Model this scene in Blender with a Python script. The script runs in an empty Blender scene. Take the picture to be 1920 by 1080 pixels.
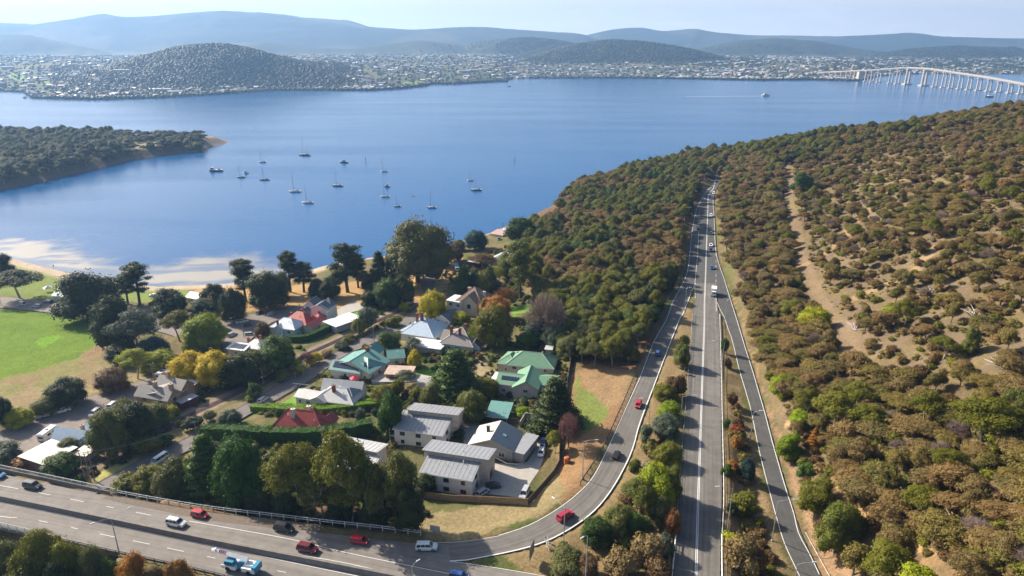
import bpy, math, random
import numpy as np
from mathutils import Vector, Matrix
random.seed(7); rng = np.random.default_rng(7)
PI = math.pi; R = math.radians
SC = bpy.context.scene; COL = SC.collection

# ------------------------------------------------------------------ camera, sky, sun
CAM_H, PITCH, FPX = 120.0, R(19.6), 1280.0
cd = bpy.data.cameras.new('camera'); cam = bpy.data.objects.new('camera', cd); COL.objects.link(cam)
cam.location = (0, 0, CAM_H); cam.rotation_euler = (R(90 - 19.6), 0, 0)
cd.sensor_width = 36; cd.lens = 36 * FPX / 1920; cd.clip_start = 1; cd.clip_end = 60000
SC.camera = cam
SUN_EL, SUN_AZ = R(33), R(-57)          # azimuth clockwise from +Y (forward): the sun stands ahead and to the left
w = bpy.data.worlds.new('World'); SC.world = w; w.use_nodes = True
nt = w.node_tree; nt.nodes.clear()
out = nt.nodes.new('ShaderNodeOutputWorld'); bg = nt.nodes.new('ShaderNodeBackground')
sky = nt.nodes.new('ShaderNodeTexSky'); sky.sky_type = 'NISHITA'; sky.sun_disc = False
sky.sun_elevation = SUN_EL; sky.sun_rotation = SUN_AZ % (2 * PI); sky.altitude = 100
sky.air_density = 1.0; sky.dust_density = 3.5; sky.ozone_density = 2.0
bg.inputs['Strength'].default_value = 0.068
tc = nt.nodes.new('ShaderNodeTexCoord'); mp = nt.nodes.new('ShaderNodeMapping'); mp.inputs['Scale'].default_value = (14, 14, 60)
nz = nt.nodes.new('ShaderNodeTexNoise'); nz.inputs['Scale'].default_value = 1.6; nz.inputs['Detail'].default_value = 7; nz.inputs['Roughness'].default_value = .58
cr = nt.nodes.new('ShaderNodeValToRGB'); cr.color_ramp.elements[0].position = .52; cr.color_ramp.elements[1].position = .66
sx = nt.nodes.new('ShaderNodeSeparateXYZ')
band = nt.nodes.new('ShaderNodeMapRange'); band.inputs[1].default_value = .055; band.inputs[2].default_value = .028; band.inputs[3].default_value = 0; band.inputs[4].default_value = .35
mul = nt.nodes.new('ShaderNodeMath'); mul.operation = 'MULTIPLY'
mx = nt.nodes.new('ShaderNodeMix'); mx.data_type = 'RGBA'; mx.inputs[7].default_value = (11.5, 11.6, 11.8, 1)
L = nt.links
veil = nt.nodes.new('ShaderNodeMapRange'); veil.interpolation_type = 'SMOOTHSTEP'; veil.inputs[1].default_value = .17; veil.inputs[2].default_value = -.02; veil.inputs[3].default_value = 0; veil.inputs[4].default_value = .9
vx = nt.nodes.new('ShaderNodeMix'); vx.data_type = 'RGBA'; vx.inputs[7].default_value = (11.6, 11.5, 11.3, 1)      # pale haze band low in the sky
L.new(tc.outputs['Generated'], mp.inputs[0]); L.new(mp.outputs[0], nz.inputs[0]); L.new(nz.outputs[0], cr.inputs[0])
L.new(tc.outputs['Generated'], sx.inputs[0]); L.new(sx.outputs[2], band.inputs[0])
L.new(cr.outputs[0], mul.inputs[0]); L.new(band.outputs[0], mul.inputs[1])
L.new(mul.outputs[0], mx.inputs[0]); L.new(sx.outputs[2], veil.inputs[0]); L.new(veil.outputs[0], vx.inputs[0]); L.new(sky.outputs[0], vx.inputs[6]); L.new(vx.outputs[2], mx.inputs[6]); L.new(mx.outputs[2], bg.inputs[0]); L.new(bg.outputs[0], out.inputs[0])
sl = bpy.data.lights.new('sun', 'SUN'); sun = bpy.data.objects.new('sun', sl); COL.objects.link(sun)
sl.energy = 5.0; sl.angle = R(.5); sl.color = (1, .90, .76)
sdir = Vector((math.sin(SUN_AZ) * math.cos(SUN_EL), math.cos(SUN_AZ) * math.cos(SUN_EL), math.sin(SUN_EL)))
sun.rotation_euler = sdir.to_track_quat('Z', 'Y').to_euler(); sun.location = (0, 0, 400)
SC.view_settings.view_transform = 'Standard'; SC.view_settings.look = 'None'
SC.view_settings.exposure = 1.05; SC.view_settings.gamma = 1; SC.view_settings.use_curve_mapping = False
cy = SC.cycles
cy.use_denoising = True; cy.max_bounces = 6; cy.diffuse_bounces = 3; cy.glossy_bounces = 3; cy.transmission_bounces = 4
cy.volume_bounces = 0; cy.transparent_max_bounces = 4; cy.caustics_reflective = False; cy.caustics_refractive = False

# ------------------------------------------------------------------ helpers: rays and numbers
def at(p, z=15.0):
    u = (p[0] - 960) / FPX; v = (540 - p[1]) / FPX
    dy = math.cos(PITCH) + v * math.sin(PITCH); dz = -math.sin(PITCH) + v * math.cos(PITCH)
    t = (z - CAM_H) / dz
    return Vector((u * t, dy * t))
def proj(x, y, z):
    dz = z - CAM_H
    d = y * np.cos(PITCH) - dz * np.sin(PITCH); v = (y * np.sin(PITCH) + dz * np.cos(PITCH)) / d
    return 960 + FPX * x / d, 540 - FPX * v
def hsh(ix, iy, s):
    n = (ix.astype(np.int64) * 374761393 + iy.astype(np.int64) * 668265263 + s * 1442695041) & 0x7fffffff
    n = ((n ^ (n >> 13)) * 1274126177) & 0x7fffffff
    return ((n ^ (n >> 16)) & 0xffff) / 65535.0
def vnoise(x, y, s=0):
    ix, iy = np.floor(x), np.floor(y); fx, fy = x - ix, y - iy
    fx = fx * fx * (3 - 2 * fx); fy = fy * fy * (3 - 2 * fy)
    a, b, c, d = hsh(ix, iy, s), hsh(ix + 1, iy, s), hsh(ix, iy + 1, s), hsh(ix + 1, iy + 1, s)
    return (a * (1 - fx) + b * fx) * (1 - fy) + (c * (1 - fx) + d * fx) * fy
def fbm(x, y, s=0, o=4):
    r = 0; a = .5; t = 0
    for k in range(o):
        r = r + a * vnoise(x * 2 ** k, y * 2 ** k, s + k); t += a; a *= .5
    return r / t
def smooth(a, b, x):
    t = np.clip((x - a) / (b - a), 0, 1); return t * t * (3 - 2 * t)
def inpoly(x, y, poly):
    c = np.zeros(x.shape, bool); n = len(poly)
    for i in range(n):
        x1, y1 = poly[i]; x2, y2 = poly[(i + 1) % n]
        if y1 == y2: continue
        c ^= ((y1 > y) != (y2 > y)) & (x < (x2 - x1) * (y - y1) / (y2 - y1) + x1)
    return c
def segdist(x, y, pts, closed=False, zs=None):
    best = np.full(x.shape, 1e9); bz = np.zeros(x.shape)
    n = len(pts)
    for i in range(n if closed else n - 1):
        ax, ay = pts[i][:2]; bx_, by_ = pts[(i + 1) % n][:2]
        dx, dy = bx_ - ax, by_ - ay; l2 = dx * dx + dy * dy + 1e-9
        t = np.clip(((x - ax) * dx + (y - ay) * dy) / l2, 0, 1)
        d = np.hypot(x - ax - t * dx, y - ay - t * dy)
        m = d < best; best = np.where(m, d, best)
        if zs is not None: bz = np.where(m, zs[i] + t * (zs[(i + 1) % n] - zs[i]), bz)
    return (best, bz) if zs is not None else best
def sdist(x, y, poly):
    d = segdist(x, y, poly, True); return np.where(inpoly(x, y, poly), d, -d)
def catmull(pts, step=4.0):
    P = [np.array(p, float) for p in pts]; P = [2 * P[0] - P[1]] + P + [2 * P[-1] - P[-2]]; o = []
    for i in range(1, len(P) - 2):
        n = max(1, int(np.linalg.norm(P[i + 1][:2] - P[i][:2]) / step))
        for k in range(n):
            t = k / n; a, b, c, d = P[i - 1], P[i], P[i + 1], P[i + 2]
            o.append(.5 * (2 * b + (c - a) * t + (2 * a - 5 * b + 4 * c - d) * t * t + (3 * b - a - 3 * c + d) * t ** 3))
    o.append(P[-2]); return o
def resample(pts, n):
    P = np.array([tuple(p) for p in pts], float); s = np.r_[0, np.cumsum(np.linalg.norm(np.diff(P[:, :2], axis=0), axis=1))]
    t = np.linspace(0, s[-1], n); return np.stack([np.interp(t, s, P[:, k]) for k in range(P.shape[1])], 1)

# ------------------------------------------------------------------ helpers: materials
MATS = {}
def nodes(name):
    m = bpy.data.materials.new(name); m.use_nodes = True; t = m.node_tree
    return m, t, t.nodes['Principled BSDF'], t.nodes['Material Output']
def pm(name, c, rough=.8, c2=None, scale=1.0, bump=0, metal=0, stretch=None, spec=.5, coat=0):
    if name in MATS: return MATS[name]
    m, t, b, o = nodes(name)
    c2 = c2 or tuple(k * .72 for k in c)
    g = t.nodes.new('ShaderNodeNewGeometry') if stretch is None else t.nodes.new('ShaderNodeTexCoord')
    n = t.nodes.new('ShaderNodeTexNoise'); n.inputs['Scale'].default_value = scale; n.inputs['Detail'].default_value = 5
    if stretch:
        mpp = t.nodes.new('ShaderNodeMapping'); mpp.inputs['Scale'].default_value = stretch
        t.links.new(g.outputs['UV'], mpp.inputs[0]); t.links.new(mpp.outputs[0], n.inputs[0])
    else: t.links.new(g.outputs['Position'], n.inputs[0])
    r = t.nodes.new('ShaderNodeMapRange'); r.inputs[1].default_value = .3; r.inputs[2].default_value = .7
    x = t.nodes.new('ShaderNodeMix'); x.data_type = 'RGBA'; x.inputs[6].default_value = (*c2, 1); x.inputs[7].default_value = (*c, 1)
    t.links.new(n.outputs[0], r.inputs[0]); t.links.new(r.outputs[0], x.inputs[0]); t.links.new(x.outputs[2], b.inputs['Base Color'])
    b.inputs['Roughness'].default_value = rough; b.inputs['Metallic'].default_value = metal; b.inputs['Specular IOR Level'].default_value = spec
    b.inputs['Coat Weight'].default_value = coat
    if bump:
        u = t.nodes.new('ShaderNodeBump'); u.inputs['Strength'].default_value = bump; u.inputs['Distance'].default_value = .1
        t.links.new(n.outputs[0], u.inputs['Height']); t.links.new(u.outputs[0], b.inputs['Normal'])
    MATS[name] = m; return m
def sat(c, k=1.4, g=1.0):
    m_ = sum(c) / 3; return tuple(max(.004, (m_ + (q - m_) * k) * g) for q in c)
def leafm(name, c1, c2, c3=None, scale=.35):
    if name in MATS: return MATS[name]
    c1, c2 = sat(c1, 1.35, 1.05), sat(c2, 1.35, 1.05); c3 = sat(c3, 1.35, 1.05) if c3 else None
    m, t, b, o = nodes(name)
    tcn = t.nodes.new('ShaderNodeNewGeometry'); n = t.nodes.new('ShaderNodeTexNoise'); n.inputs['Scale'].default_value = scale; n.inputs['Detail'].default_value = 3
    oi = t.nodes.new('ShaderNodeObjectInfo')
    t.links.new(tcn.outputs['Position'], n.inputs[0])
    x = t.nodes.new('ShaderNodeMix'); x.data_type = 'RGBA'; x.inputs[6].default_value = (*c1, 1); x.inputs[7].default_value = (*c2, 1)
    r = t.nodes.new('ShaderNodeMapRange'); r.inputs[1].default_value = .3; r.inputs[2].default_value = .7
    t.links.new(n.outputs[0], r.inputs[0]); t.links.new(r.outputs[0], x.inputs[0])
    c3 = c3 or tuple((a + d) * .36 for a, d in zip(c1, c2))
    y = t.nodes.new('ShaderNodeMix'); y.data_type = 'RGBA'; y.inputs[7].default_value = (*c3, 1)
    rr = t.nodes.new('ShaderNodeMapRange'); rr.inputs[1].default_value = .1; rr.inputs[2].default_value = .95; rr.inputs[4].default_value = .85
    t.links.new(oi.outputs['Random'], rr.inputs[0]); t.links.new(rr.outputs[0], y.inputs[0]); t.links.new(x.outputs[2], y.inputs[6])
    t.links.new(y.outputs[2], b.inputs['Base Color']); b.inputs['Roughness'].default_value = .6; b.inputs['Specular IOR Level'].default_value = .25
    tr = t.nodes.new('ShaderNodeBsdfTranslucent'); ms = t.nodes.new('ShaderNodeMixShader'); ms.inputs[0].default_value = .3
    t.links.new(y.outputs[2], tr.inputs[0]); t.links.new(b.outputs[0], ms.inputs[1]); t.links.new(tr.outputs[0], ms.inputs[2]); t.links.new(ms.outputs[0], o.inputs[0])
    MATS[name] = m; return m

# ------------------------------------------------------------------ helpers: meshes and objects
class MB:
    def __init__(s): s.v = []; s.f = []; s.mi = []
    def add(s, v, f, M=None, mi=0):
        o = len(s.v)
        if M is not None: v = [tuple(M @ Vector(p)) for p in v]
        s.v += [tuple(p) for p in v]; s.f += [tuple(i + o for i in q) for q in f]; s.mi += [mi] * len(f); return s
    def box(s, x0, x1, y0, y1, z0, z1, M=None, mi=0):
        v = [(x, y, z) for z in (z0, z1) for y in (y0, y1) for x in (x0, x1)]
        return s.add(v, [(0, 2, 3, 1), (4, 5, 7, 6), (0, 1, 5, 4), (2, 6, 7, 3), (0, 4, 6, 2), (1, 3, 7, 5)], M, mi)
    def tube(s, a, b, r0, r1=None, n=6, mi=0, cap=True):
        a, b = Vector(a), Vector(b); r1 = r0 if r1 is None else r1; d = (b - a)
        if d.length < 1e-6: return s
        q = d.to_track_quat('Z', 'Y'); v = []
        for p, r in ((a, r0), (b, r1)):
            for k in range(n): v.append(tuple(p + q @ Vector((math.cos(2 * PI * k / n) * r, math.sin(2 * PI * k / n) * r, 0))))
        f = [(k, (k + 1) % n, n + (k + 1) % n, n + k) for k in range(n)]
        if cap: f += [tuple(range(n))[::-1], tuple(range(n, 2 * n))]
        return s.add(v, f, None, mi)
    def path(s, pts, r, n=5, mi=0):
        for a, b in zip(pts[:-1], pts[1:]): s.tube(a, b, r, r, n, mi)
        return s
    def loft(s, secs, M=None, mi=0, closed=True):
        n = len(secs[0]); v = [p for q in secs for p in q]; f = []
        for i in range(len(secs) - 1):
            for k in range(n): f.append((i * n + k, i * n + (k + 1) % n, (i + 1) * n + (k + 1) % n, (i + 1) * n + k))
        if closed: f += [tuple(range(n))[::-1], tuple(range((len(secs) - 1) * n, len(secs) * n))]
        return s.add(v, f, M, mi)
    def mesh(s, name, mats, smooth_=False):
        m = bpy.data.meshes.new(name); m.from_pydata(s.v, [], s.f)
        for k in (mats if isinstance(mats, (list, tuple)) else [mats]): m.materials.append(k)
        if len(set(s.mi)) > 1: m.polygons.foreach_set('material_index', s.mi)
        if smooth_: m.polygons.foreach_set('use_smooth', [True] * len(m.polygons))
        m.update(); return m
    def obj(s, name, mats, parent=None, smooth_=False, **kw):
        return link(name, s.mesh(name, mats, smooth_), parent, **kw)
def link(name, data, parent=None, loc=None, rz=None, label=None, cat=None, group=None, kind=None, scale=None):
    o = bpy.data.objects.new(name, data); COL.objects.link(o)
    if parent is not None: o.parent = parent
    if loc is not None: o.location = loc
    if rz is not None: o.rotation_euler = (0, 0, rz)
    if scale is not None: o.scale = scale
    if label: o['label'] = label
    if cat: o['category'] = cat
    if group: o['group'] = group
    if kind: o['kind'] = kind
    return o
def thing(name, label, cat, loc=(0, 0, 0), rz=0, group=None): return link(name, None, None, loc, rz, label, cat, group)
def setmat(o, m, i=0): o.material_slots[i].link = 'OBJECT'; o.material_slots[i].material = m
def npmesh(name, verts, faces, mats, uv=None):
    """big mesh from numpy arrays (faces all quads or all tris)"""
    m = bpy.data.meshes.new(name); nv, nf, k = len(verts), len(faces), faces.shape[1]
    m.vertices.add(nv); m.vertices.foreach_set('co', np.asarray(verts, np.float32).ravel())
    m.loops.add(nf * k); m.loops.foreach_set('vertex_index', np.asarray(faces, np.int32).ravel())
    m.polygons.add(nf); m.polygons.foreach_set('loop_start', np.arange(0, nf * k, k, dtype=np.int32))
    m.update(calc_edges=True); m.validate()
    for q in (mats if isinstance(mats, (list, tuple)) else [mats]): m.materials.append(q)
    return m
def gridfaces(nr, nc):
    i = np.arange(nr - 1)[:, None] * nc + np.arange(nc - 1)[None, :]
    return np.stack([i, i + 1, i + nc + 1, i + nc], -1).reshape(-1, 4)
def vcol(m, name, rgb):
    a = m.color_attributes.new(name, 'FLOAT_COLOR', 'POINT'); c = np.ones((len(rgb), 4), np.float32); c[:, :3] = rgb
    a.data.foreach_set('color', c.ravel())

# ------------------------------------------------------------------ roads: edges read from the photograph, in world metres
ZR = 15.0
def wpts(px, z): return [np.array([*at(p, z), z]) for p in px]
def zlerp(px, y0, z0, y1, z1):
    return [np.array([*at(p, zz), zz]) for p in px for zz in [z0 + (z1 - z0) * min(1, max(0, (p[1] - y0) / (y1 - y0)))]]
# motorway in three strips
farL = [(1344, 330), (1339, 338), (1335, 345), (1319, 362), (1305, 387), (1299, 409), (1294, 439), (1291, 475), (1286, 509), (1276, 534)]
farR = [(1352, 332), (1350, 340), (1346, 350), (1340, 362), (1339, 380), (1340, 403), (1343, 459), (1347, 487), (1360, 526), (1362, 534)]
ROADS = {}
ROADS['far'] = (wpts(farL, ZR), wpts(farR, ZR))
ROADS['main'] = (wpts([(1302, 531), (1303, 560), (1299, 584), (1296, 640), (1292, 703), (1285, 793), (1280, 853), (1275, 940), (1269, 1010), (1263, 1080)], ZR),
                 wpts([(1343, 531), (1344, 561), (1347, 584), (1349, 640), (1351, 703), (1352, 793), (1353, 853), (1353, 940), (1351, 1010), (1350, 1080)], ZR))
ROADS['ramp'] = (wpts([(1276, 534), (1260, 564), (1246, 600), (1224, 641), (1199, 703), (1190, 723), (1168, 773), (1138, 840), (1111, 893), (1088, 921), (1048, 954), (991, 987), (933, 1006), (885, 1014), (840, 1018)], ZR),
                 wpts([(1302, 531), (1280, 587), (1275, 600), (1251, 660), (1227, 723), (1203, 790), (1171, 878), (1141, 928), (1104, 969), (1041, 1009), (975, 1032), (905, 1043), (845, 1053)], ZR))
ROADS['slip'] = (zlerp([(1343, 531), (1348, 570), (1361, 605), (1373, 639), (1385, 689), (1400, 740), (1409, 773), (1419, 824), (1428, 864), (1440, 911), (1457, 974), (1471, 1019), (1499, 1080)], 560, 15, 1080, 11.5),
                 zlerp([(1362, 534), (1374, 570), (1385, 605), (1400, 655), (1414, 699), (1425, 737), (1436, 775), (1450, 829), (1460, 864), (1473, 909), (1491, 970), (1505, 1008), (1540, 1080)], 560, 15, 1080, 11.5))
def extend(a, n):                        # carry an edge straight on past its last point
    d = a[-1] - a[-2]; d = d / np.linalg.norm(d[:2]); return a + [a[-1] + d * n]
for k in ('main', 'slip'): ROADS[k] = (extend(ROADS[k][0], 45), extend(ROADS[k][1], 45))
hwU = wpts([(-150, 855), (0, 888), (200, 930), (400, 968), (600, 998), (785, 1019), (840, 1018)], ZR)
hwU2 = wpts([(845, 1053), (900, 1061), (987, 1075), (1080, 1090), (1300, 1125)], ZR)
hwL = wpts([(-150, 945), (0, 985), (64, 999), (183, 1027), (290, 1050), (363, 1066), (430, 1082), (560, 1112), (800, 1165), (1150, 1235)], ZR)
ROADS['highway'] = (hwL, hwU + hwU2)
street = (zlerp([(150, 922), (187, 903), (283, 852), (380, 806), (460, 757), (520, 722), (603, 675), (672, 638), (727, 612), (770, 588), (800, 560), (790, 530), (800, 505)], 905, 8.2, 590, 5),
          zlerp([(180, 926), (215, 908), (337, 853), (380, 829), (467, 777), (567, 722), (618, 687), (653, 664), (708, 640), (745, 621), (790, 597), (825, 563), (815, 535), (830, 508)], 905, 8.2, 590, 5))
ROADS['street'] = street
rail_px = [(60, 932), (100, 910), (200, 857), (263, 823), (335, 787), (410, 753), (468, 725), (530, 690), (583, 661), (655, 628), (700, 605), (745, 585), (775, 568)]
RAIL = zlerp(rail_px, 905, 7.9, 590, 5)
lane = (zlerp([(-60, 850), (0, 810), (60, 780), (130, 753), (190, 738), (240, 722), (300, 702), (330, 690)], 850, 6.5, 690, 5),
        zlerp([(-20, 905), (40, 862), (95, 835), (150, 812), (205, 795), (262, 757), (300, 722), (345, 695)], 850, 6.5, 690, 5))
ROADS['lane'] = lane
prom = (wpts([(-80, 560), (0, 556), (100, 566), (200, 572), (300, 580), (360, 585)], 3.2), wpts([(-80, 578), (0, 577), (100, 587), (200, 601), (300, 622), (350, 640)], 3.2))
ROADS['prom'] = prom
park = (wpts([(455, 580), (480, 583), (520, 578), (565, 572)], 4), wpts([(420, 690), (455, 655), (510, 600), (560, 588)], 4))
park = (wpts([(410, 606), (440, 596), (480, 588), (530, 578), (600, 566)], 4), wpts([(420, 665), (455, 650), (500, 610), (545, 592), (610, 580)], 4))
ROADS['carpark'] = park

NEAR = [tuple(at(p, 0)) for p in [(-250, 440), (-100, 455), (0, 478), (60, 494), (140, 514), (230, 531), (300, 537), (420, 532), (540, 520), (600, 500), (700, 482), (790, 472),
        (850, 456), (900, 444), (932, 432), (962, 420), (1010, 400), (1052, 378), (1076, 357), (1080, 350), (1095, 347), (1118, 347)]]
NEAR += [(120, 690), (200, 790), (330, 870), (560, 930), (1300, 980), (1300, 30), (-900, 30), (-900, 420)]
HEAD = [tuple(at(p, 0)) for p in [(-260, 400), (0, 355), (60, 345), (150, 323), (250, 299), (330, 288), (380, 285), (384, 277), (405, 273), (430, 266), (404, 264), (380, 264), (300, 262), (220, 261), (100, 260), (0, 259), (-200, 259)]] + [(-1500, 900), (-1500, 620)]
CP = [(0, 640, 4), (200, 640, 4), (0, 720, 4.5), (200, 720, 4.8), (0, 760, 5.2), (100, 800, 6), (60, 850, 7), (150, 880, 7.6), (260, 895, 8), (480, 745, 7), (640, 645, 6), (760, 580, 5),
      (100, 540, 3), (300, 560, 3), (450, 560, 3.2), (620, 560, 3.5), (560, 610, 4.2), (420, 700, 5), (520, 660, 5), (330, 760, 6), (600, 750, 8.2), (560, 800, 9), (700, 700, 7.5), (800, 650, 7.5), (870, 600, 7.5), (950, 570, 8),
      (460, 880, 11), (640, 900, 12), (300, 915, 9), (800, 830, 10.8), (900, 890, 12), (960, 830, 12), (1000, 880, 12.6), (990, 700, 11), (960, 745, 11.5), (900, 740, 10.5), (930, 650, 9.5), (1060, 700, 13), (1085, 800, 14), (1000, 970, 14.6), (1120, 740, 14.2),
      (850, 500, 4), (920, 460, 4.5), (960, 480, 7), (1000, 600, 11), (1080, 560, 13), (1150, 650, 14.5), (1000, 500, 9), (1100, 480, 14), (1200, 450, 17), (1250, 400, 17.5), (1230, 520, 15.5), (1150, 400, 12), (1200, 350, 13), (1300, 335, 15.5), (1240, 335, 13),
      (1400, 620, 17), (1440, 700, 17), (1470, 800, 15.5), (1510, 900, 14), (1550, 1000, 13.5), (1570, 900, 22), (1600, 800, 22), (1640, 960, 23), (1700, 1060, 25), (1640, 1075, 16),
      (1920, 1050, 36), (1760, 900, 30), (1900, 720, 41), (1700, 650, 33), (1560, 650, 24), (1480, 600, 20), (1920, 450, 54), (1700, 450, 42), (1500, 450, 25), (1400, 480, 18), (1450, 400, 23), (1370, 400, 17),
      (1920, 310, 62), (1700, 310, 47), (1500, 320, 29), (1400, 330, 20), (1360, 310, 18), (1600, 250, 42), (1400, 285, 24), (1920, 200, 68), (1750, 228, 54), (1400, 950, 11.5), (1200, 900, 14.8), (1150, 1000, 14.8), (1230, 1060, 13.5), (1230, 980, 14.6), (1180, 1060, 14.2), (1250, 850, 14.8), (1290, 600, 15), (1260, 760, 14.7),
      (40, 1075, 7), (200, 1078, 8), (1000, 1060, 14.5), (1080, 1060, 13.5)]
cw = [(*at((a, b), z), z) for a, b, z in CP] + [(-700, 60, 5), (-700, 350, 4), (0, 40, 8), (300, 30, 45), (600, 30, 80), (1200, 30, 110), (1200, 500, 105), (750, 600, 95), (1200, 900, 40), (560, 860, 15), (330, 790, 8), (200, 710, 6), (120, 640, 8), (600, 250, 78), (-200, 40, 7)]
cw = np.array(cw)
def U(r2): return np.where(r2 > 1e-9, r2 * np.log(r2 + 1e-12), 0)
_n = len(cw); _K = U(((cw[:, None, :2] - cw[None, :, :2]) ** 2).sum(-1) / 1e4) + np.eye(_n) * .02
_P = np.c_[np.ones(_n), cw[:, :2] / 100]; _A = np.zeros((_n + 3, _n + 3)); _A[:_n, :_n] = _K; _A[:_n, _n:] = _P; _A[_n:, :_n] = _P.T
_S = np.linalg.solve(_A, np.r_[cw[:, 2], 0, 0, 0])
def tps(x, y):
    o = _S[_n] + _S[_n + 1] * x / 100 + _S[_n + 2] * y / 100
    for k in range(_n): o = o + _S[k] * U(((x - cw[k, 0]) ** 2 + (y - cw[k, 1]) ** 2) / 1e4)
    return o
CL = []
for k, (a, b) in ROADS.items():
    n = 40; A_, B_ = resample(a, n), resample(b, n); c = (A_ + B_) / 2; hw = np.linalg.norm((A_ - B_)[:, :2], axis=1) / 2
    CL.append((k, c, hw))
PADS = [([tuple(at(p, 12)) for p in [(735, 800), (770, 760), (880, 765), (1020, 790), (1030, 840), (1045, 870), (988, 940), (880, 925), (780, 905), (780, 850)]], 12.0),
        ([tuple(at(p, 6.6)) for p in [(690, 706), (720, 698), (820, 700), (802, 718), (700, 718)]], 7.4)]
def hfun(x, y):
    z = tps(x, y); z = np.clip(z, 1.5, 130)
    z = z + (fbm(x / 9, y / 9, 3) - .5) * .9 + (fbm(x / 40, y / 40, 5) - .5) * smooth(16, 30, z) * 6
    sd = sdist(x, y, NEAR); z = np.minimum(z, np.where(sd > 0, np.interp(x, [-60, 40], [.09, .7]) * sd, .2 * sd))
    s2 = sdist(x, y, HEAD); z2 = np.where(s2 > 0, np.minimum(7.5 + 2 * fbm(x / 90, y / 90, 8), .4 + s2 * .55), .2 * s2)
    z = np.maximum(z, z2)
    for q, zp in PADS:
        dd = sdist(x, y, q); ww = smooth(-4, 0, dd); z = z * (1 - ww) + zp * ww
    for k, c, hw in CL:
        lo = c[:, :2].min(0) - 30; hi = c[:, :2].max(0) + 30
        m = (x > lo[0]) & (x < hi[0]) & (y > lo[1]) & (y < hi[1])
        if k == 'highway': m &= (x > -86)
        if not m.any(): continue
        xs, ys = x[m], y[m]; d = np.full(xs.shape, 1e9); bz = np.zeros(xs.shape)
        for i in range(len(c) - 1):
            ax, ay = c[i, :2]; dx, dy = c[i + 1, :2] - c[i, :2]; t = np.clip(((xs - ax) * dx + (ys - ay) * dy) / (dx * dx + dy * dy + 1e-9), 0, 1)
            q = np.hypot(xs - ax - t * dx, ys - ay - t * dy) - (hw[i] + t * (hw[i + 1] - hw[i])); mm = q < d; d = np.where(mm, q, d); bz = np.where(mm, c[i, 2] + t * (c[i + 1, 2] - c[i, 2]), bz)
        wgt = smooth(1.2 if k != 'slip' else .8, 7 if k not in ('street', 'lane', 'prom', 'carpark') else 5, d)
        z[m] = z[m] * wgt + (bz - .12 - .25 * (d < .5)) * (1 - wgt)
    d, bz = segdist(x, y, [tuple(p) for p in RAIL], zs=[p[2] for p in RAIL]); wgt = smooth(2.2, 5, d); z = z * wgt + (bz - .15) * (1 - wgt)
    return z
GX0, GX1, GY0, GY1, GS = -620., 700., 60., 1000., 2.5
gx = np.arange(GX0, GX1, GS); gy = np.arange(GY0, GY1, GS); GXX, GYY = np.meshgrid(gx, gy)
GZ = hfun(GXX, GYY)
def hz(x, y):
    x = np.clip(x, GX0, GX1 - 2 * GS - .01); y = np.clip(y, GY0, GY1 - 2 * GS - .01)
    i = (x - GX0) / GS; j = (y - GY0) / GS; i0 = np.floor(i).astype(int); j0 = np.floor(j).astype(int); a, b = i - i0, j - j0
    return (GZ[j0, i0] * (1 - a) + GZ[j0, i0 + 1] * a) * (1 - b) + (GZ[j0 + 1, i0] * (1 - a) + GZ[j0 + 1, i0 + 1] * a) * b
def hzf(x, y): return float(hz(np.array([x]), np.array([y]))[0])
def ground(p):
    """where the line of sight through a photograph pixel meets the ground"""
    u = (p[0] - 960) / FPX; v = (540 - p[1]) / FPX
    dy = math.cos(PITCH) + v * math.sin(PITCH); dz = -math.sin(PITCH) + v * math.cos(PITCH)
    ts = np.linspace(90, 1500, 3000) / dy; X, Y, Z = u * ts, dy * ts, CAM_H + dz * ts
    g = np.maximum(hz(X, Y), 0); k = np.argmax(Z < g)
    if Z[k] >= g[k]: k = len(ts) - 1
    return Vector((X[k], Y[k], max(float(hz(X[k:k + 1], Y[k:k + 1])[0]), 0)))
# ------------------------------------------------------------------ the near land
nr, ncl = 430, 470
yy = 62 * (1180 / 62) ** (np.arange(nr) / (nr - 1)); uu = np.linspace(-1.08, 1.08, ncl)
TY = np.repeat(yy[:, None], ncl, 1); TX = uu[None, :] * (.84 * TY + 65)
TZ = hfun(TX, TY); TZ = np.where(TZ < -3, -3, TZ)
PX, PY = proj(TX, TY, TZ)
PXn = PX + (fbm(TX / 6, TY / 6, 21) - .5) * 30; PYn = PY + (fbm(TX / 6, TY / 6, 22) - .5) * 16
C = np.zeros(TX.shape + (3,)); C[:] = (.15, .125, .06)
def paint(poly, col, k=1.0, noise=True):
    m = inpoly(PXn if noise else PX, PYn if noise else PY, poly); C[m] = C[m] * (1 - k) + np.array(col) * k
def mixc(mask, col, k=1.0):
    kk = (mask * k)[..., None]; C[:] = C * (1 - kk) + np.array(col) * kk
n1 = fbm(TX / 14, TY / 14, 31); n2 = fbm(TX / 4, TY / 4, 32); n3 = fbm(TX / 45, TY / 45, 33)
HILL = (.150, .113, .072); DRY = (.27, .21, .10); LITTER = (.17, .105, .06); SAND = (.62, .52, .38)
# town gardens: patches of lawn, litter and dry grass
mixc(smooth(.45, .6, n1), (.09, .11, .035), .8); mixc(smooth(.55, .7, n2), (.22, .15, .085), .6)
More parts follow.
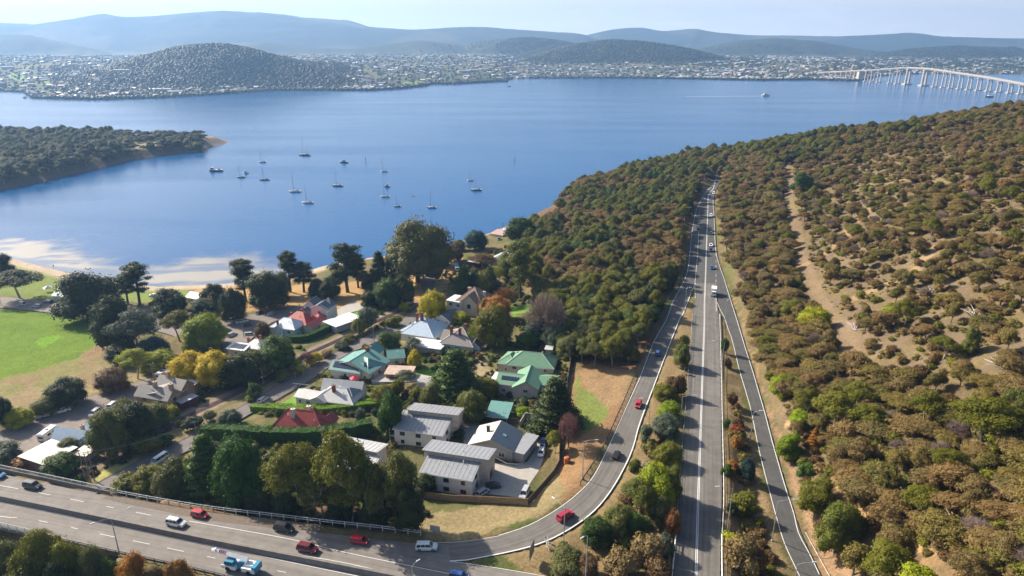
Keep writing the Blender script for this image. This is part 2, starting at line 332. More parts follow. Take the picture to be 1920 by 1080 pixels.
# right-hand hillside
hillm = smooth(-4, 6, TX - np.interp(TY, [60, 120, 250, 530, 700], [60, 66, 92, 160, 60]))
mixc(hillm, HILL); mixc(hillm * smooth(.5, .68, n1), (.19, .142, .09), .8); mixc(hillm * smooth(.52, .66, n2), (.16, .125, .055), .75); mixc(hillm * smooth(.56, .7, n3), (.20, .17, .065), .6)
paint([(1000, 340), (1330, 320), (1290, 480), (1240, 600), (1180, 720), (1090, 690), (1040, 560), (980, 450)], LITTER)
paint([(1330, 250), (1960, 150), (1960, 260), (1500, 330), (1350, 350)], LITTER, .5)
paint([(0, 570), (210, 600), (330, 690), (240, 735), (130, 765), (0, 790), (-200, 800), (-200, 560)], (.24, .195, .105))
mm = inpoly(PXn, PYn, [(0, 570), (210, 600), (330, 690), (240, 735), (130, 765), (0, 790), (-200, 800), (-200, 560)]) * smooth(.5, .7, n1 * .6 + n3 * .4); mixc(mm, (.25, .155, .095), .7)
oval = inpoly(PX + (n1 - .5) * 60, PY + (n1 - .5) * 26, [(-300, 560), (0, 574), (100, 582), (185, 605), (205, 636), (180, 662), (120, 684), (60, 700), (0, 716), (-300, 740)])
oo = inpoly(PX + (n1 - .5) * 130, PY + (n1 - .5) * 60, [(-300, 560), (0, 572), (100, 580), (195, 602), (235, 640), (210, 675), (140, 705), (60, 722), (0, 738), (-300, 760)]); mixc(oo * .45, (.17, .19, .05)); mixc(oval * .95, (.112, .185, .018)); mixc(oval * smooth(.45, .7, n3), (.14, .20, .03), .6); mixc(oval * smooth(.55, .75, n2), (.09, .15, .018), .5)
paint([(75, 648), (120, 636), (112, 628), (80, 640)], (.16, .30, .03), .8)
paint([(-200, 470), (0, 486), (140, 530), (400, 545), (560, 545), (560, 560), (330, 568), (0, 556), (-200, 550)], (.17, .21, .055))
paint([(360, 540), (700, 530), (800, 500), (870, 470), (830, 560), (700, 575), (500, 575), (420, 600), (380, 590)], (.42, .27, .13), .85)
paint([(400, 566), (470, 560), (560, 563), (550, 590), (470, 585)], (.40, .26, .13), .6)
for q in ([(345, 690), (420, 690), (420, 735), (350, 740)], [(200, 930), (260, 905), (760, 960), (800, 1000), (420, 965)]): paint(q, LITTER)
paint([(820, 965), (1000, 930), (1080, 850), (1085, 870), (1110, 900), (1040, 950), (960, 985), (890, 1008), (800, 1015), (790, 985)], (.25, .2, .11))
paint([(1050, 790), (1065, 700), (1110, 680), (1185, 700), (1180, 760), (1130, 840), (1100, 900), (1050, 950), (1050, 900)], (.26, .165, .09))
paint([(1082, 700), (1100, 730), (1140, 765), (1120, 800), (1070, 830), (1080, 760)], (.14, .20, .05), .8)
paint([(1085, 700), (1180, 690), (1190, 730), (1140, 770), (1110, 740)], (.28, .195, .11), .7)
for q, c in (([(1180, 700), (1290, 560), (1300, 600), (1275, 800), (1265, 1010), (1180, 1080), (1000, 1080), (940, 1040), (1120, 970)], (.24, .175, .095)),
             ([(1352, 600), (1366, 640), (1420, 860), (1480, 1080), (1352, 1080)], (.17, .125, .07)),
             ([(1362, 530), (1378, 560), (1470, 840), (1545, 1010), (1640, 1080), (1545, 1080), (1500, 960), (1400, 640)], (.27, .18, .11)),
             ([(1540, 880), (1580, 885), (1590, 920), (1620, 960), (1650, 985), (1700, 1010), (1790, 1045), (1800, 1085), (1620, 1060), (1560, 985), (1545, 930)], (.36, .235, .12)),
             ([(1470, 790), (1530, 760), (1540, 800), (1500, 830)], (.42, .28, .16)),
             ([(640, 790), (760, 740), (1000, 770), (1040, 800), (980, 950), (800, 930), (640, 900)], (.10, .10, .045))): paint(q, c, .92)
mixc(inpoly(PX, PY, [(1352, 600), (1366, 640), (1420, 860), (1480, 1080), (1352, 1080)]) * smooth(.45, .6, n2), (.27, .2, .11), .7)
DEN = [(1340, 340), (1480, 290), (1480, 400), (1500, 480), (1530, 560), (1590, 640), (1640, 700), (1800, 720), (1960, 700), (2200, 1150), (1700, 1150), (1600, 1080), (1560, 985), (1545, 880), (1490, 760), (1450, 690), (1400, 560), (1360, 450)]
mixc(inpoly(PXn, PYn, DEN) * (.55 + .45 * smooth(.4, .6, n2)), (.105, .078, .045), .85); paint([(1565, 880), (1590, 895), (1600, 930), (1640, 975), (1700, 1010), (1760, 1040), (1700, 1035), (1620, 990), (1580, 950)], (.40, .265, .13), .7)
# lawns of the gardens
for q in ([(545, 745), (560, 738), (560, 755), (530, 756)], [(785, 690), (822, 688), (826, 700), (800, 712), (783, 706)], [(630, 590), (680, 580), (682, 592), (640, 592)], [(960, 573), (1000, 570), (1010, 585), (960, 592)]): paint(q, (.15, .27, .05))
for q in ([(250, 838), (275, 838), (215, 908), (180, 905)], [(262, 862), (272, 858), (200, 905), (185, 902)]): paint(q, (.33, .31, .12))
def track(px, wd, col, k=.9):
    P = [tuple(ground(p)[:2]) for p in px]; d = segdist(TX, TY, P); mixc(1 - smooth(wd * .5, wd * .5 + 1.5, d + (n2 - .5) * 2.5), col, k)
track([(1475, 300), (1482, 340), (1478, 385), (1492, 430), (1500, 480), (1518, 520), (1540, 570), (1580, 610), (1600, 680)], 3.6, (.25, .18, .115), .5)
track([(1700, 330), (1600, 420), (1560, 470), (1500, 500)], 3, (.36, .24, .14), .6)
track([(1920, 395), (1800, 430), (1700, 520), (1600, 560)], 3, (.36, .25, .15), .6)
track([tuple(p) for p in rail_px], 5, (.27, .20, .16), .95)
track([(640, 665), (560, 705), (470, 752), (380, 800), (300, 838), (240, 868)], 4, (.30, .24, .14), .7)
track([(760, 640), (880, 600), (905, 700), (1000, 690)], 2.5, (.36, .29, .2), .6)
# beach and the wet shore
sdn = sdist(TX, TY, NEAR); bm = (1 - smooth(6, 12, sdn)) * (PX < 640); mixc(bm, (.44, .36, .26)); bm2 = (1 - smooth(2, 5, sdn)) * (PX >= 640); mixc(bm2, (.42, .32, .22))
s2n = sdist(TX, TY, HEAD); hd = (s2n > -40); C[hd] = (.10, .085, .045); mixc(hd * (TZ > 7), (.24, .19, .09)); mixc((s2n > -30) * (1 - smooth(3, 9, s2n)), (.13, .10, .07)); mixc(hd * (PX > 378) * (TX > -480), (.34, .27, .19), .8)
_mc = C.mean(-1, keepdims=True); C[:] = np.clip(_mc + (C - _mc) * 1.12, .004, 1)
C *= (.82 + .36 * fbm(TX / 1.7, TY / 1.7, 40))[..., None]
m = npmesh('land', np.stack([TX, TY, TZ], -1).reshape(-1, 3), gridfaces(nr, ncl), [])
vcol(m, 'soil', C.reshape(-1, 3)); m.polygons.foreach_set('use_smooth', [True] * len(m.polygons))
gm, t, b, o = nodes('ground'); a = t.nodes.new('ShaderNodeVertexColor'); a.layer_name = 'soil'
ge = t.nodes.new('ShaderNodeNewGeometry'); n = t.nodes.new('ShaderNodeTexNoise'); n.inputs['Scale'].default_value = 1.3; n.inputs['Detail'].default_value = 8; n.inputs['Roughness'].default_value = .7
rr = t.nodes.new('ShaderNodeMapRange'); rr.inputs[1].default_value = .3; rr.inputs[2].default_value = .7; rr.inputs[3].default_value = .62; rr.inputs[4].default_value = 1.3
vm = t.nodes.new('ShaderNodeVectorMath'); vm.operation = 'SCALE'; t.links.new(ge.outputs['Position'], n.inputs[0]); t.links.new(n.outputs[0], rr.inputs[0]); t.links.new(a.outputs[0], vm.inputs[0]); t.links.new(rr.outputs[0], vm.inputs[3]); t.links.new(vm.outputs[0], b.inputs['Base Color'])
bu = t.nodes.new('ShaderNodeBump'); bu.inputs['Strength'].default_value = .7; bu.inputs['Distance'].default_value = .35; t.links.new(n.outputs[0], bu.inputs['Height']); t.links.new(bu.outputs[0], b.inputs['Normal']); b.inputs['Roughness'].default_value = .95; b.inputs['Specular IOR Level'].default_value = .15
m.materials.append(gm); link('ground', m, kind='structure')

# ------------------------------------------------------------------ water, with the wet sand flats in front of the beach
def water_shader(t, b):
    ge = t.nodes.new('ShaderNodeNewGeometry'); mp_ = t.nodes.new('ShaderNodeMapping'); mp_.inputs['Scale'].default_value = (.22, .5, 1); mp_.inputs['Rotation'].default_value = (0, 0, .25)
    n_ = t.nodes.new('ShaderNodeTexNoise'); n_.inputs['Scale'].default_value = 1.0; n_.inputs['Detail'].default_value = 6; n_.inputs['Roughness'].default_value = .62
    t.links.new(ge.outputs['Position'], mp_.inputs[0]); t.links.new(mp_.outputs[0], n_.inputs[0])
    ml = t.nodes.new('ShaderNodeMapping'); ml.inputs['Scale'].default_value = (.0022, .012, 1); ml.inputs['Rotation'].default_value = (0, 0, .12)
    nl = t.nodes.new('ShaderNodeTexNoise'); nl.inputs['Scale'].default_value = 1; nl.inputs['Detail'].default_value = 5; t.links.new(ge.outputs['Position'], ml.inputs[0]); t.links.new(ml.outputs[0], nl.inputs[0])
    r_ = t.nodes.new('ShaderNodeMapRange'); r_.inputs[1].default_value = .35; r_.inputs[2].default_value = .65; r_.inputs[3].default_value = .10; r_.inputs[4].default_value = .55; t.links.new(nl.outputs[0], r_.inputs[0])
    u_ = t.nodes.new('ShaderNodeBump'); u_.inputs['Distance'].default_value = .5; t.links.new(r_.outputs[0], u_.inputs['Strength']); t.links.new(n_.outputs[0], u_.inputs['Height']); t.links.new(u_.outputs[0], b.inputs['Normal'])
    c_ = t.nodes.new('ShaderNodeMix'); c_.data_type = 'RGBA'; c_.inputs[6].default_value = (.004, .068, .205, 1); c_.inputs[7].default_value = (.006, .09, .25, 1)
    t.links.new(nl.outputs[0], c_.inputs[0]); t.links.new(c_.outputs[2], b.inputs['Base Color'])
    b.inputs['Roughness'].default_value = .16; b.inputs['IOR'].default_value = 1.33; b.inputs['Specular IOR Level'].default_value = .40
    return c_
wm, t, b, o = nodes('water'); water_shader(t, b)
wv = MB(); wv.add([(-12300, -450, 0), (12300, -450, 0), (12300, 9800, 0), (-12300, 9800, 0)], [(0, 1, 2, 3)]); wv.obj('water', wm, kind='structure')
# tidal flat
fl = [(-200, 440), (0, 447), (60, 447), (130, 452), (140, 462), (180, 472), (220, 485), (235, 497), (270, 505), (300, 498), (340, 484), (385, 476), (430, 473), (480, 477), (530, 488), (560, 500), (590, 520), (600, 545), (300, 545), (100, 525), (-200, 500)]
FL = [tuple(at(p, 0)) for p in fl]; xs = np.arange(-520, -60, 2.2); ys = np.arange(330, 560, 2.2); X, Y = np.meshgrid(xs, ys)
sdf = sdist(X, Y, FL); mm = smooth(-6, 16, sdf + (fbm(X / 12, Y / 12, 61) - .5) * 26)
keep = (sdf > -14); idx = -np.ones(X.shape, int); F_ = gridfaces(len(ys), len(xs)); kf = keep.ravel()[F_].all(1); F_ = F_[kf]; used = np.unique(F_); re = -np.ones(X.size, int); re[used] = np.arange(len(used))
m = npmesh('flat', np.stack([X.ravel()[used], Y.ravel()[used], np.full(len(used), .04)], 1), re[F_], [])
streak = fbm(X / 26 + fbm(X / 30, Y / 30, 71) * 3, Y / 7 + fbm(X / 40, Y / 40, 72) * 4, 70)
wt = (mm * (.42 + .58 * smooth(.34, .62, streak))).ravel()[used]; vcol(m, 'wet', np.stack([wt] * 3, 1))
fm, t, b, o = nodes('wet_sand'); cw_ = water_shader(t, b); va = t.nodes.new('ShaderNodeVertexColor'); va.layer_name = 'wet'
x = t.nodes.new('ShaderNodeMix'); x.data_type = 'RGBA'; t.links.new(va.outputs[0], x.inputs[0]); t.links.new(cw_.outputs[2], x.inputs[6]); x.inputs[7].default_value = (.30, .285, .26, 1); t.links.new(x.outputs[2], b.inputs['Base Color'])
mr = t.nodes.new('ShaderNodeMapRange'); mr.inputs[3].default_value = .16; mr.inputs[4].default_value = .62; t.links.new(va.outputs[0], mr.inputs[0]); t.links.new(mr.outputs[0], b.inputs['Roughness'])
m.materials.append(fm); link('tidal_flat', m, kind='structure')

# ------------------------------------------------------------------ far shore, suburbs and ranges as one relief in polar rows
shore = [(-600, 165), (-100, 168), (0, 171), (45, 173), (62, 184), (120, 186), (180, 187), (300, 184), (420, 177), (520, 170), (600, 170), (700, 170), (760, 166), (800, 161), (810, 158), (850, 158), (905, 155), (950, 153), (953, 149), (1000, 147), (1200, 147), (1330, 149), (1430, 151), (1520, 150), (1610, 152), (1628, 148), (1650, 143), (1700, 139), (1920, 139), (2500, 138)]
def rdist(px, py): # ground distance along y for a pixel row at water level
    v = (540 - py) / FPX; return CAM_H * (math.cos(PITCH) + v * math.sin(PITCH)) / (math.sin(PITCH) - v * math.cos(PITCH))
spx = np.array([p[0] for p in shore]); sdd = np.array([rdist(*p) for p in shore])
FU = np.linspace(-600, 2500, 640)                       # photo columns -> directions on the ground
def udir(px, D): return (px - 960) / FPX * (D * math.cos(PITCH) + CAM_H * math.sin(PITCH))
ds = np.interp(FU, spx, sdd)
NRW = 250; tt = np.linspace(0, 1, NRW) ** 1.25
D = ds[None, :] + (9700 - ds[None, :]) * tt[:, None] - 6; XF = udir(FU[None, :], D); UU = np.repeat(FU[None, :], NRW, 0); rel = D - ds[None, :]
ridges = [  # distance, half depth, silhouette in the photograph
    (2300, 520, [(120, 150), (200, 128), (290, 104), (340, 90), (400, 84), (440, 85), (480, 94), (530, 108), (600, 130), (660, 150)]),
    (3750, 700, [(940, 128), (1020, 99), (1080, 83), (1140, 75), (1200, 78), (1270, 88), (1340, 104), (1410, 125)]),
    (5000, 800, [(1560, 132), (1600, 116), (1640, 102), (1700, 92), (1790, 86), (1850, 90), (1910, 102), (1990, 125)]),
    (5400, 800, [(1240, 108), (1300, 92), (1380, 76), (1450, 71), (1530, 77), (1600, 92), (1680, 100)]),
    (5000, 800, [(-600, 70), (0, 64), (60, 64), (150, 85), (230, 103), (330, 95), (420, 82), (500, 78), (560, 86), (650, 93), (720, 84), (790, 75), (860, 84), (930, 92), (1000, 96), (1100, 99)]),
    (4700, 500, [(880, 95), (960, 72), (1000, 70), (1060, 78), (1110, 92)]),
    (7000, 1800, [(-600, 38), (-100, 46), (0, 45), (30, 43), (70, 47), (150, 36), (210, 26), (240, 32), (290, 31), (360, 24), (430, 20), (520, 26), (580, 37), (640, 43), (700, 51), (780, 56), (850, 51), (900, 50), (960, 55), (1020, 59), (1080, 62), (1130, 76), (1180, 100)]),
    (8200, 1200, [(1020, 90), (1090, 68), (1150, 54), (1200, 51), (1240, 59), (1300, 53), (1330, 60), (1400, 66), (1500, 67), (1560, 68), (1620, 66), (1700, 61), (1760, 69), (1850, 72), (2000, 72), (2500, 66)])]
def far_h(px, Dd, relv):
    x = udir(px, Dd); h = np.minimum(.6 + relv * .05, 14 + relv * .033) + 14 * (fbm(x / 420, Dd / 420, 90) - .35) * smooth(0, 500, relv)
    cap = np.interp(px, [-600, 900, 1150, 1450, 1600, 2500], [62, 60, 50, 50, 38, 38]); h = cap - np.log1p(np.exp(np.clip((cap - h) / 8, -30, 30))) * 8; wood = smooth(2400, 4200, relv) * .85
    for d0, wd, pl in ridges:
        qd = np.abs(Dd - d0) / wd; pw = px + ((fbm(px / 90, Dd / (wd * .9), 131, 3) - .5) * 190 + (fbm(px / 30, Dd / (wd * .35), 133, 3) - .5) * 60) * smooth(0, .6, qd)
        py = sum(np.interp(pw + o_, [p[0] for p in pl], [p[1] for p in pl], left=400, right=400) * k_ for o_, k_ in ((-14, .25), (0, .5), (14, .25)))
        el = (540 - py) / FPX; tz = (el * math.cos(PITCH) - math.sin(PITCH)) / (math.cos(PITCH) + el * math.sin(PITCH))
        crest = np.maximum(CAM_H + d0 * tz, -50)
        q = (Dd - d0 - (fbm(x / 800, Dd / 800, 95, 2) - .5) * wd * .15) / wd
        f = np.where(q < 0, 1 - smooth(0, 1, -q) * 1.0, 1 - .6 * smooth(0, 2, q)); rg = 1 - .12 * np.abs(fbm(x / (wd * .55), Dd / (wd * .8), 97, 5) * 2 - 1) * smooth(0, .25, np.abs(q))
        rg = rg if d0 < 4000 else 1 + .42 * (fbm(x / 800, Dd / 620, 97, 4) - .5) * smooth(.02, .3, np.abs(q))
        hh = crest * f * rg * smooth(-20, 280, relv); wood = np.where(hh > h, np.clip((hh - h) / 18, 0, 1), wood); h = np.maximum(h, hh)
    return h, wood
HF, WOOD = far_h(UU, D, rel); RI = np.repeat(np.arange(NRW)[:, None] * 1.0, len(FU), 1); HF = HF + 6 * (fbm(UU / 11, RI / 2.2, 99, 2) - .5) * WOOD * smooth(20, 300, rel); HF[0] = -3
fc = np.zeros(D.shape + (3,)); n1 = fbm(XF / 260, D / 300, 101, 3); n2 = fbm(UU / 14, RI / 3, 102, 2)
fc[:] = (.10, .11, .065); k = smooth(.45, .62, n1)[..., None]; fc = fc * (1 - k) + np.array((.16, .15, .075)) * k
k = (smooth(.5, .62, n2))[..., None]; fc = fc * (1 - .6 * k) + np.array((.05, .06, .035)) * .6 * k
k = WOOD[..., None]; fc = fc * (1 - k) + np.array((.045, .055, .03)) * k
k = (WOOD * smooth(.57, .68, fbm(XF / 700, D / 700, 103, 2)) * smooth(3000, 4500, D))[..., None] * .3; fc = fc * (1 - k) + np.array((.22, .18, .09)) * k
k = (1 - smooth(4, 14, rel))[..., None]; fc = fc * (1 - k) + np.array((.26, .2, .14)) * k
lk = (inpoly(UU, rel, [(20, 300), (95, 300), (95, 520), (20, 520)]) | inpoly(UU, rel, [(755, 60), (800, 60), (800, 170), (755, 170)]))[..., None] * .8; fc = fc * (1 - lk) + np.array((.22, .33, .08)) * lk
fc *= (.8 + .4 * fbm(UU / 10, RI / 2, 104, 2))[..., None]
m = npmesh('far', np.stack([XF, D, HF], -1).reshape(-1, 3), gridfaces(NRW, len(FU)), []); vcol(m, 'soil', fc.reshape(-1, 3)); m.polygons.foreach_set('use_smooth', [True] * len(m.polygons))
m.materials.append(gm); link('hills', m, kind='structure')
def farz(px, Dd, relv):
    a, b_ = far_h(np.array([float(px)]), np.array([float(Dd)]), np.array([float(relv)])); return float(a[0]), float(b_[0])
def far_dens(px, rl):
    return None

# ------------------------------------------------------------------ haze
hb = MB().box(-12500, 12500, -500, 9900, -4.5, 560); hm = bpy.data.materials.new('haze'); hm.use_nodes = True; t = hm.node_tree; t.nodes.clear()
o = t.nodes.new('ShaderNodeOutputMaterial'); v = t.nodes.new('ShaderNodeVolumePrincipled'); v.inputs['Density'].default_value = 1.15e-4; v.inputs['Color'].default_value = (.32, .57, 1, 1); v.inputs['Anisotropy'].default_value = .35
t.links.new(v.outputs[0], o.inputs['Volume']); hb.obj('haze', hm, kind='stuff', label='pale blue haze over the river and hills')

# ------------------------------------------------------------------ road surfaces and markings
def asphalt(name, c, streak):
    m, t, b, o = nodes(name); uvn = t.nodes.new('ShaderNodeUVMap'); mpn = t.nodes.new('ShaderNodeMapping'); mpn.inputs['Scale'].default_value = (1.1, .012, 1)
    n = t.nodes.new('ShaderNodeTexNoise'); n.inputs['Scale'].default_value = 1.2; n.inputs['Detail'].default_value = 3
    g = t.nodes.new('ShaderNodeNewGeometry'); n2 = t.nodes.new('ShaderNodeTexNoise'); n2.inputs['Scale'].default_value = .35; n2.inputs['Detail'].default_value = 8; n2.inputs['Roughness'].default_value = .7
    t.links.new(uvn.outputs[0], mpn.inputs[0]); t.links.new(mpn.outputs[0], n.inputs[0]); t.links.new(g.outputs['Position'], n2.inputs[0])
    r1 = t.nodes.new('ShaderNodeMapRange'); r1.inputs[1].default_value = .3; r1.inputs[2].default_value = .7; r1.inputs[3].default_value = 1 - streak; r1.inputs[4].default_value = 1 + streak
    r2 = t.nodes.new('ShaderNodeMapRange'); r2.inputs[1].default_value = .3; r2.inputs[2].default_value = .7; r2.inputs[3].default_value = .80; r2.inputs[4].default_value = 1.18
    mu = t.nodes.new('ShaderNodeMath'); mu.operation = 'MULTIPLY'; vs = t.nodes.new('ShaderNodeVectorMath'); vs.operation = 'SCALE'; vs.inputs[0].default_value = c
    t.links.new(n.outputs[0], r1.inputs[0]); t.links.new(n2.outputs[0], r2.inputs[0]); t.links.new(r1.outputs[0], mu.inputs[0]); t.links.new(r2.outputs[0], mu.inputs[1]); t.links.new(mu.outputs[0], vs.inputs[3]); t.links.new(vs.outputs[0], b.inputs['Base Color'])
    b.inputs['Roughness'].default_value = .85; b.inputs['Specular IOR Level'].default_value = .3; return m
def ribbon(name, a, b, mat_, nx=6, skirt=.35, nper=3.0, camber=0):
    A, B = catmull(a), catmull(b); Lr = sum(np.linalg.norm(A[i + 1] - A[i]) for i in range(len(A) - 1)); n = max(8, int(Lr / nper)); A, B = resample(A, n), resample(B, n)
    v = []; uv = []; f = []; s = 0
    for i in range(n):
        if i: s += np.linalg.norm((A[i] + B[i] - A[i - 1] - B[i - 1])[:2]) / 2
        wd = np.linalg.norm((B[i] - A[i])[:2]); row = [A[i] - (0, 0, skirt)] + [A[i] + (B[i] - A[i]) * k / nx for k in range(nx + 1)] + [B[i] - (0, 0, skirt)]
        v += [tuple(p) for p in row]; uv += [(0, s)] + [(wd * k / nx, s) for k in range(nx + 1)] + [(wd, s)]
    c = nx + 3
    for i in range(n - 1):
        for k in range(c - 1): f.append((i * c + k, (i + 1) * c + k, (i + 1) * c + k + 1, i * c + k + 1))
    m = bpy.data.meshes.new(name); m.from_pydata(v, [], f); m.materials.append(mat_); ul = m.uv_layers.new(name='UVMap')
    idx = np.array(f).ravel(); ul.data.foreach_set('uv', np.array(uv, np.float32)[idx].ravel()); m.update()
    return link(name, m, kind='structure')
A_DARK = asphalt('asphalt_dark', (.082, .080, .078), .10); A_MID = asphalt('asphalt_mid', (.145, .134, .120), .22); A_PALE = asphalt('asphalt_pale', (.19, .172, .154), .16)
A_ST = asphalt('asphalt_street', (.165, .145, .135), .06); A_LANE = asphalt('asphalt_lane', (.20, .17, .15), .05)
up = lambda L_, dz: [p + np.array([0, 0, dz]) for p in L_]
ribbon('motorway_road', *ROADS['far'], A_DARK); ribbon('motorway_road', up(ROADS['main'][0], .01), up(ROADS['main'][1], .01), A_MID)
ribbon('ramp_road', up(ROADS['ramp'][0], -.01), up(ROADS['ramp'][1], -.01), A_MID); ribbon('slip_road', *[up(q, .005) for q in ROADS['slip']], A_DARK)
ribbon('highway_road', up(hwL, -.03), up(hwU + hwU2, -.03), A_PALE, 12, skirt=1.3)
ribbon('street_road', *street, A_ST); ribbon('lane_road', *lane, A_LANE); ribbon('waterfront_road', *prom, A_LANE); ribbon('carpark_road', *park, A_LANE)
# far road curving on behind the crest
WHITE = pm('line_paint', (.78, .78, .76), .6, (.62, .62, .6), 2.0); YEL = pm('line_paint_yellow', (.7, .5, .12), .6)
def strip(px, wd, z=ZR + .025, dash=None, mat_=WHITE, pts=None, dz=.03):
    P = pts if pts is not None else (wpts(px, z) if not callable(z) else [np.array([*at(p, z(p)), z(p) + dz]) for p in px])
    P = catmull(P, 2.0); b = MB(); s = 0; on = True
    for p, q in zip(P[:-1], P[1:]):
        d = q - p; l = np.linalg.norm(d); s += l
        if dash and (s % (dash[0] + dash[1])) > dash[0]: continue
        nrm = np.array([-d[1], d[0], 0]) / (np.linalg.norm(d[:2]) + 1e-9) * wd / 2; b.add([p - nrm, p + nrm, q + nrm, q - nrm], [(0, 3, 2, 1)])
    if b.f: b.obj('road_marking', mat_, kind='structure')
zsl = lambda p: 15 + (11.5 - 15) * min(1, max(0, (p[1] - 560) / 520))
for off in (-.17, .17):
    c = wpts([(1341, 338), (1337.5, 353), (1328.6, 367), (1327, 398), (1325, 453), (1323, 514), (1321, 570), (1320.5, 610), (1318, 679), (1315, 768), (1312, 853), (1311, 884), (1308, 973), (1305, 1080)], ZR + .04)
    strip(None, .16, pts=[p + np.array([off, 0, 0]) for p in extend(c, 40)])
strip([(1336, 347), (1322, 363), (1308, 387), (1302, 409), (1297, 439), (1293.5, 475), (1289, 509), (1279, 534), (1263, 564), (1249, 600), (1226, 641), (1202, 703), (1193, 723), (1170, 773), (1141, 838), (1114, 891), (1090, 919), (1050, 951), (993, 984), (935, 1004)], .16, ZR + .04)
strip([(1338, 362), (1337, 380), (1338.5, 403), (1341, 459), (1345.5, 487), (1358.5, 526), (1372, 570), (1383, 605), (1398, 655), (1412, 699), (1423, 737), (1434, 775), (1448, 829), (1458, 864), (1471, 909), (1488, 962), (1497, 999), (1518, 1039), (1536, 1077)], .18, z=zsl)
strip([(1328, 366), (1314, 380), (1311, 409), (1310, 434)], .12, ZR + .04, (2, 4)); strip([(1310, 434), (1308, 475), (1304.5, 515), (1303, 531), (1303.5, 559)], .16, ZR + .04)
strip([(1304, 531), (1294, 554), (1281, 587), (1273.5, 600), (1250, 660), (1226, 723), (1200, 792), (1187, 838), (1170, 877), (1140, 927), (1103, 967), (1040, 1007), (973, 1030), (873, 1050), (843, 1052)], .3, ZR + .04)
strip([(1342.6, 462), (1342.5, 485), (1342.5, 535)], .14, ZR + .04, (1.2, 1.8)); strip([(1342.5, 545), (1343, 584)], .16, ZR + .04)
strip([(1343, 562), (1350, 580), (1358, 595), (1366, 619), (1373, 638.5), (1385, 689), (1400, 740), (1409, 773), (1419, 824), (1428, 864), (1440, 911), (1457, 974), (1471, 1019), (1499, 1080)], .16, z=zsl)
strip([(1510, 998), (1530, 1035), (1556, 1082)], .14, z=lambda p: hzf(*at(p, 12)) + .0 if False else 12.05)
# highway lanes
strip([(-150, 897), (0, 927), (100, 947), (213, 971), (400, 1009), (520, 1033), (640, 1054), (760, 1080), (1000, 1125)], .14)
strip([(-150, 915), (0, 941), (213, 985), (355, 1015), (400, 1024), (640, 1074), (720, 1090), (900, 1125)], .14)
for q in ([(-150, 880), (0, 907), (68, 914), (83, 927), (140, 938), (213, 952), (283, 965), (352, 980)],): strip([(-150, 880), (0, 910), (70, 923), (143, 938), (213, 952), (283, 966)], .12, dash=(3, 7))
strip([(355, 977), (430, 990), (550, 1012), (640, 1034), (760, 1059), (840, 1075), (1000, 1105)], .14)
strip([(-150, 939), (0, 968), (45, 971), (120, 986), (187, 1001), (265, 1017), (345, 1034), (420, 1050), (520, 1070), (640, 1095)], .12, dash=(3, 6))
strip([(843, 1052), (900, 1060), (987, 1074), (1050, 1086)], .12)
strip([(783, 1017), (860, 1016), (935, 1005)], .1)
for k, (a, b_) in enumerate([((556, 708), (590, 713))]):
    pass
for px_ in ([(517, 707), (560, 713)], [(573, 700), (587, 708)], [(597, 678), (619, 684)], [(540, 718), (580, 722)], [(693, 648), (708, 652)]):
    strip(px_, .5, z=lambda p: hzf(*at(p, 6.6)) + .17)
# concrete driveways, yards, kerbs
CONC = pm('pale_concrete', (.40, .37, .33), .8, (.34, .32, .28), .6)
def slab(name, px, mat_, dz=.10, gz=None):
    P = [ground(p) for p in px]; z = (max(p.z for p in P) if gz is None else gz) + dz
    P = [Vector((*at(p, z), z)) for p in px]; n = len(P)
    b = MB().add([tuple(p) for p in P] + [(p.x, p.y, z - 1.2) for p in P], [tuple(range(n))] + [(i, (i + 1) % n, n + (i + 1) % n, n + i) for i in range(n)])
    return b.obj(name, mat_, kind='structure')
slab('driveway', [(866, 800), (872, 788), (900, 790), (892, 812), (915, 840), (925, 868), (962, 870), (988, 866), (1002, 845), (1008, 818), (1024, 822), (1022, 850), (1012, 880), (990, 912), (984, 934), (880, 922), (898, 895), (905, 862), (870, 835)], CONC, .06, 12.0)
slab('driveway', [(690, 706), (720, 702), (790, 702), (812, 706), (802, 715), (700, 716)], CONC, .12)
slab('driveway', [(783, 710), (818, 706), (810, 722), (797, 732), (780, 724)], pm('grey_concrete', (.34, .32, .30), .85), .1)
slab('driveway', [(632, 580), (660, 566), (690, 570), (688, 578), (650, 588), (634, 594)], CONC, .12)
# median barrier, kerbs, underpass wall
CB = pm('barrier_concrete', (.20, .18, .16), .85, (.14, .13, .12), .8)  # concrete colour darkened so the median barrier reads as its shadow strip
ribbon('highway_shoulder', wpts([(190, 934), (300, 957), (400, 976), (500, 988), (600, 997)], ZR - .005), wpts([(212, 927), (300, 943.5), (400, 960), (500, 972), (600, 984)], ZR - .005), pm('shoulder_dirt', (.17, .13, .10), .95, (.12, .095, .07), 1.2), 4, skirt=.05)
def wall_along(name, pts, th, h, mat_, z0=0, **kw):
    P = catmull(pts, 4); b = MB()
    secs = []
    for i, p in enumerate(P):
        d = P[min(i + 1, len(P) - 1)] - P[max(i - 1, 0)]; nrm = np.array([-d[1], d[0], 0]) / (np.linalg.norm(d[:2]) + 1e-9) * th / 2
        lo, hi = np.array([0, 0, z0]), np.array([0, 0, h]); secs.append([tuple(p - nrm + lo), tuple(p + nrm + lo), tuple(p + nrm * .6 + hi), tuple(p - nrm * .6 + hi)])
    b.loft(secs); return b.obj(name, mat_, **kw)
wall_along('median_barrier', wpts([(-150, 908), (0, 936), (213, 980), (400, 1019), (640, 1066), (760, 1090), (1000, 1138)], ZR), 1.1, 1.25, CB, -.1, label='low concrete median barrier between the two highway carriageways', cat='barrier')
for q in (street[0], street[1]): wall_along('kerb', [p - np.array([0, 0, .02]) for p in q], .3, .13, CB, -.2, kind='structure')
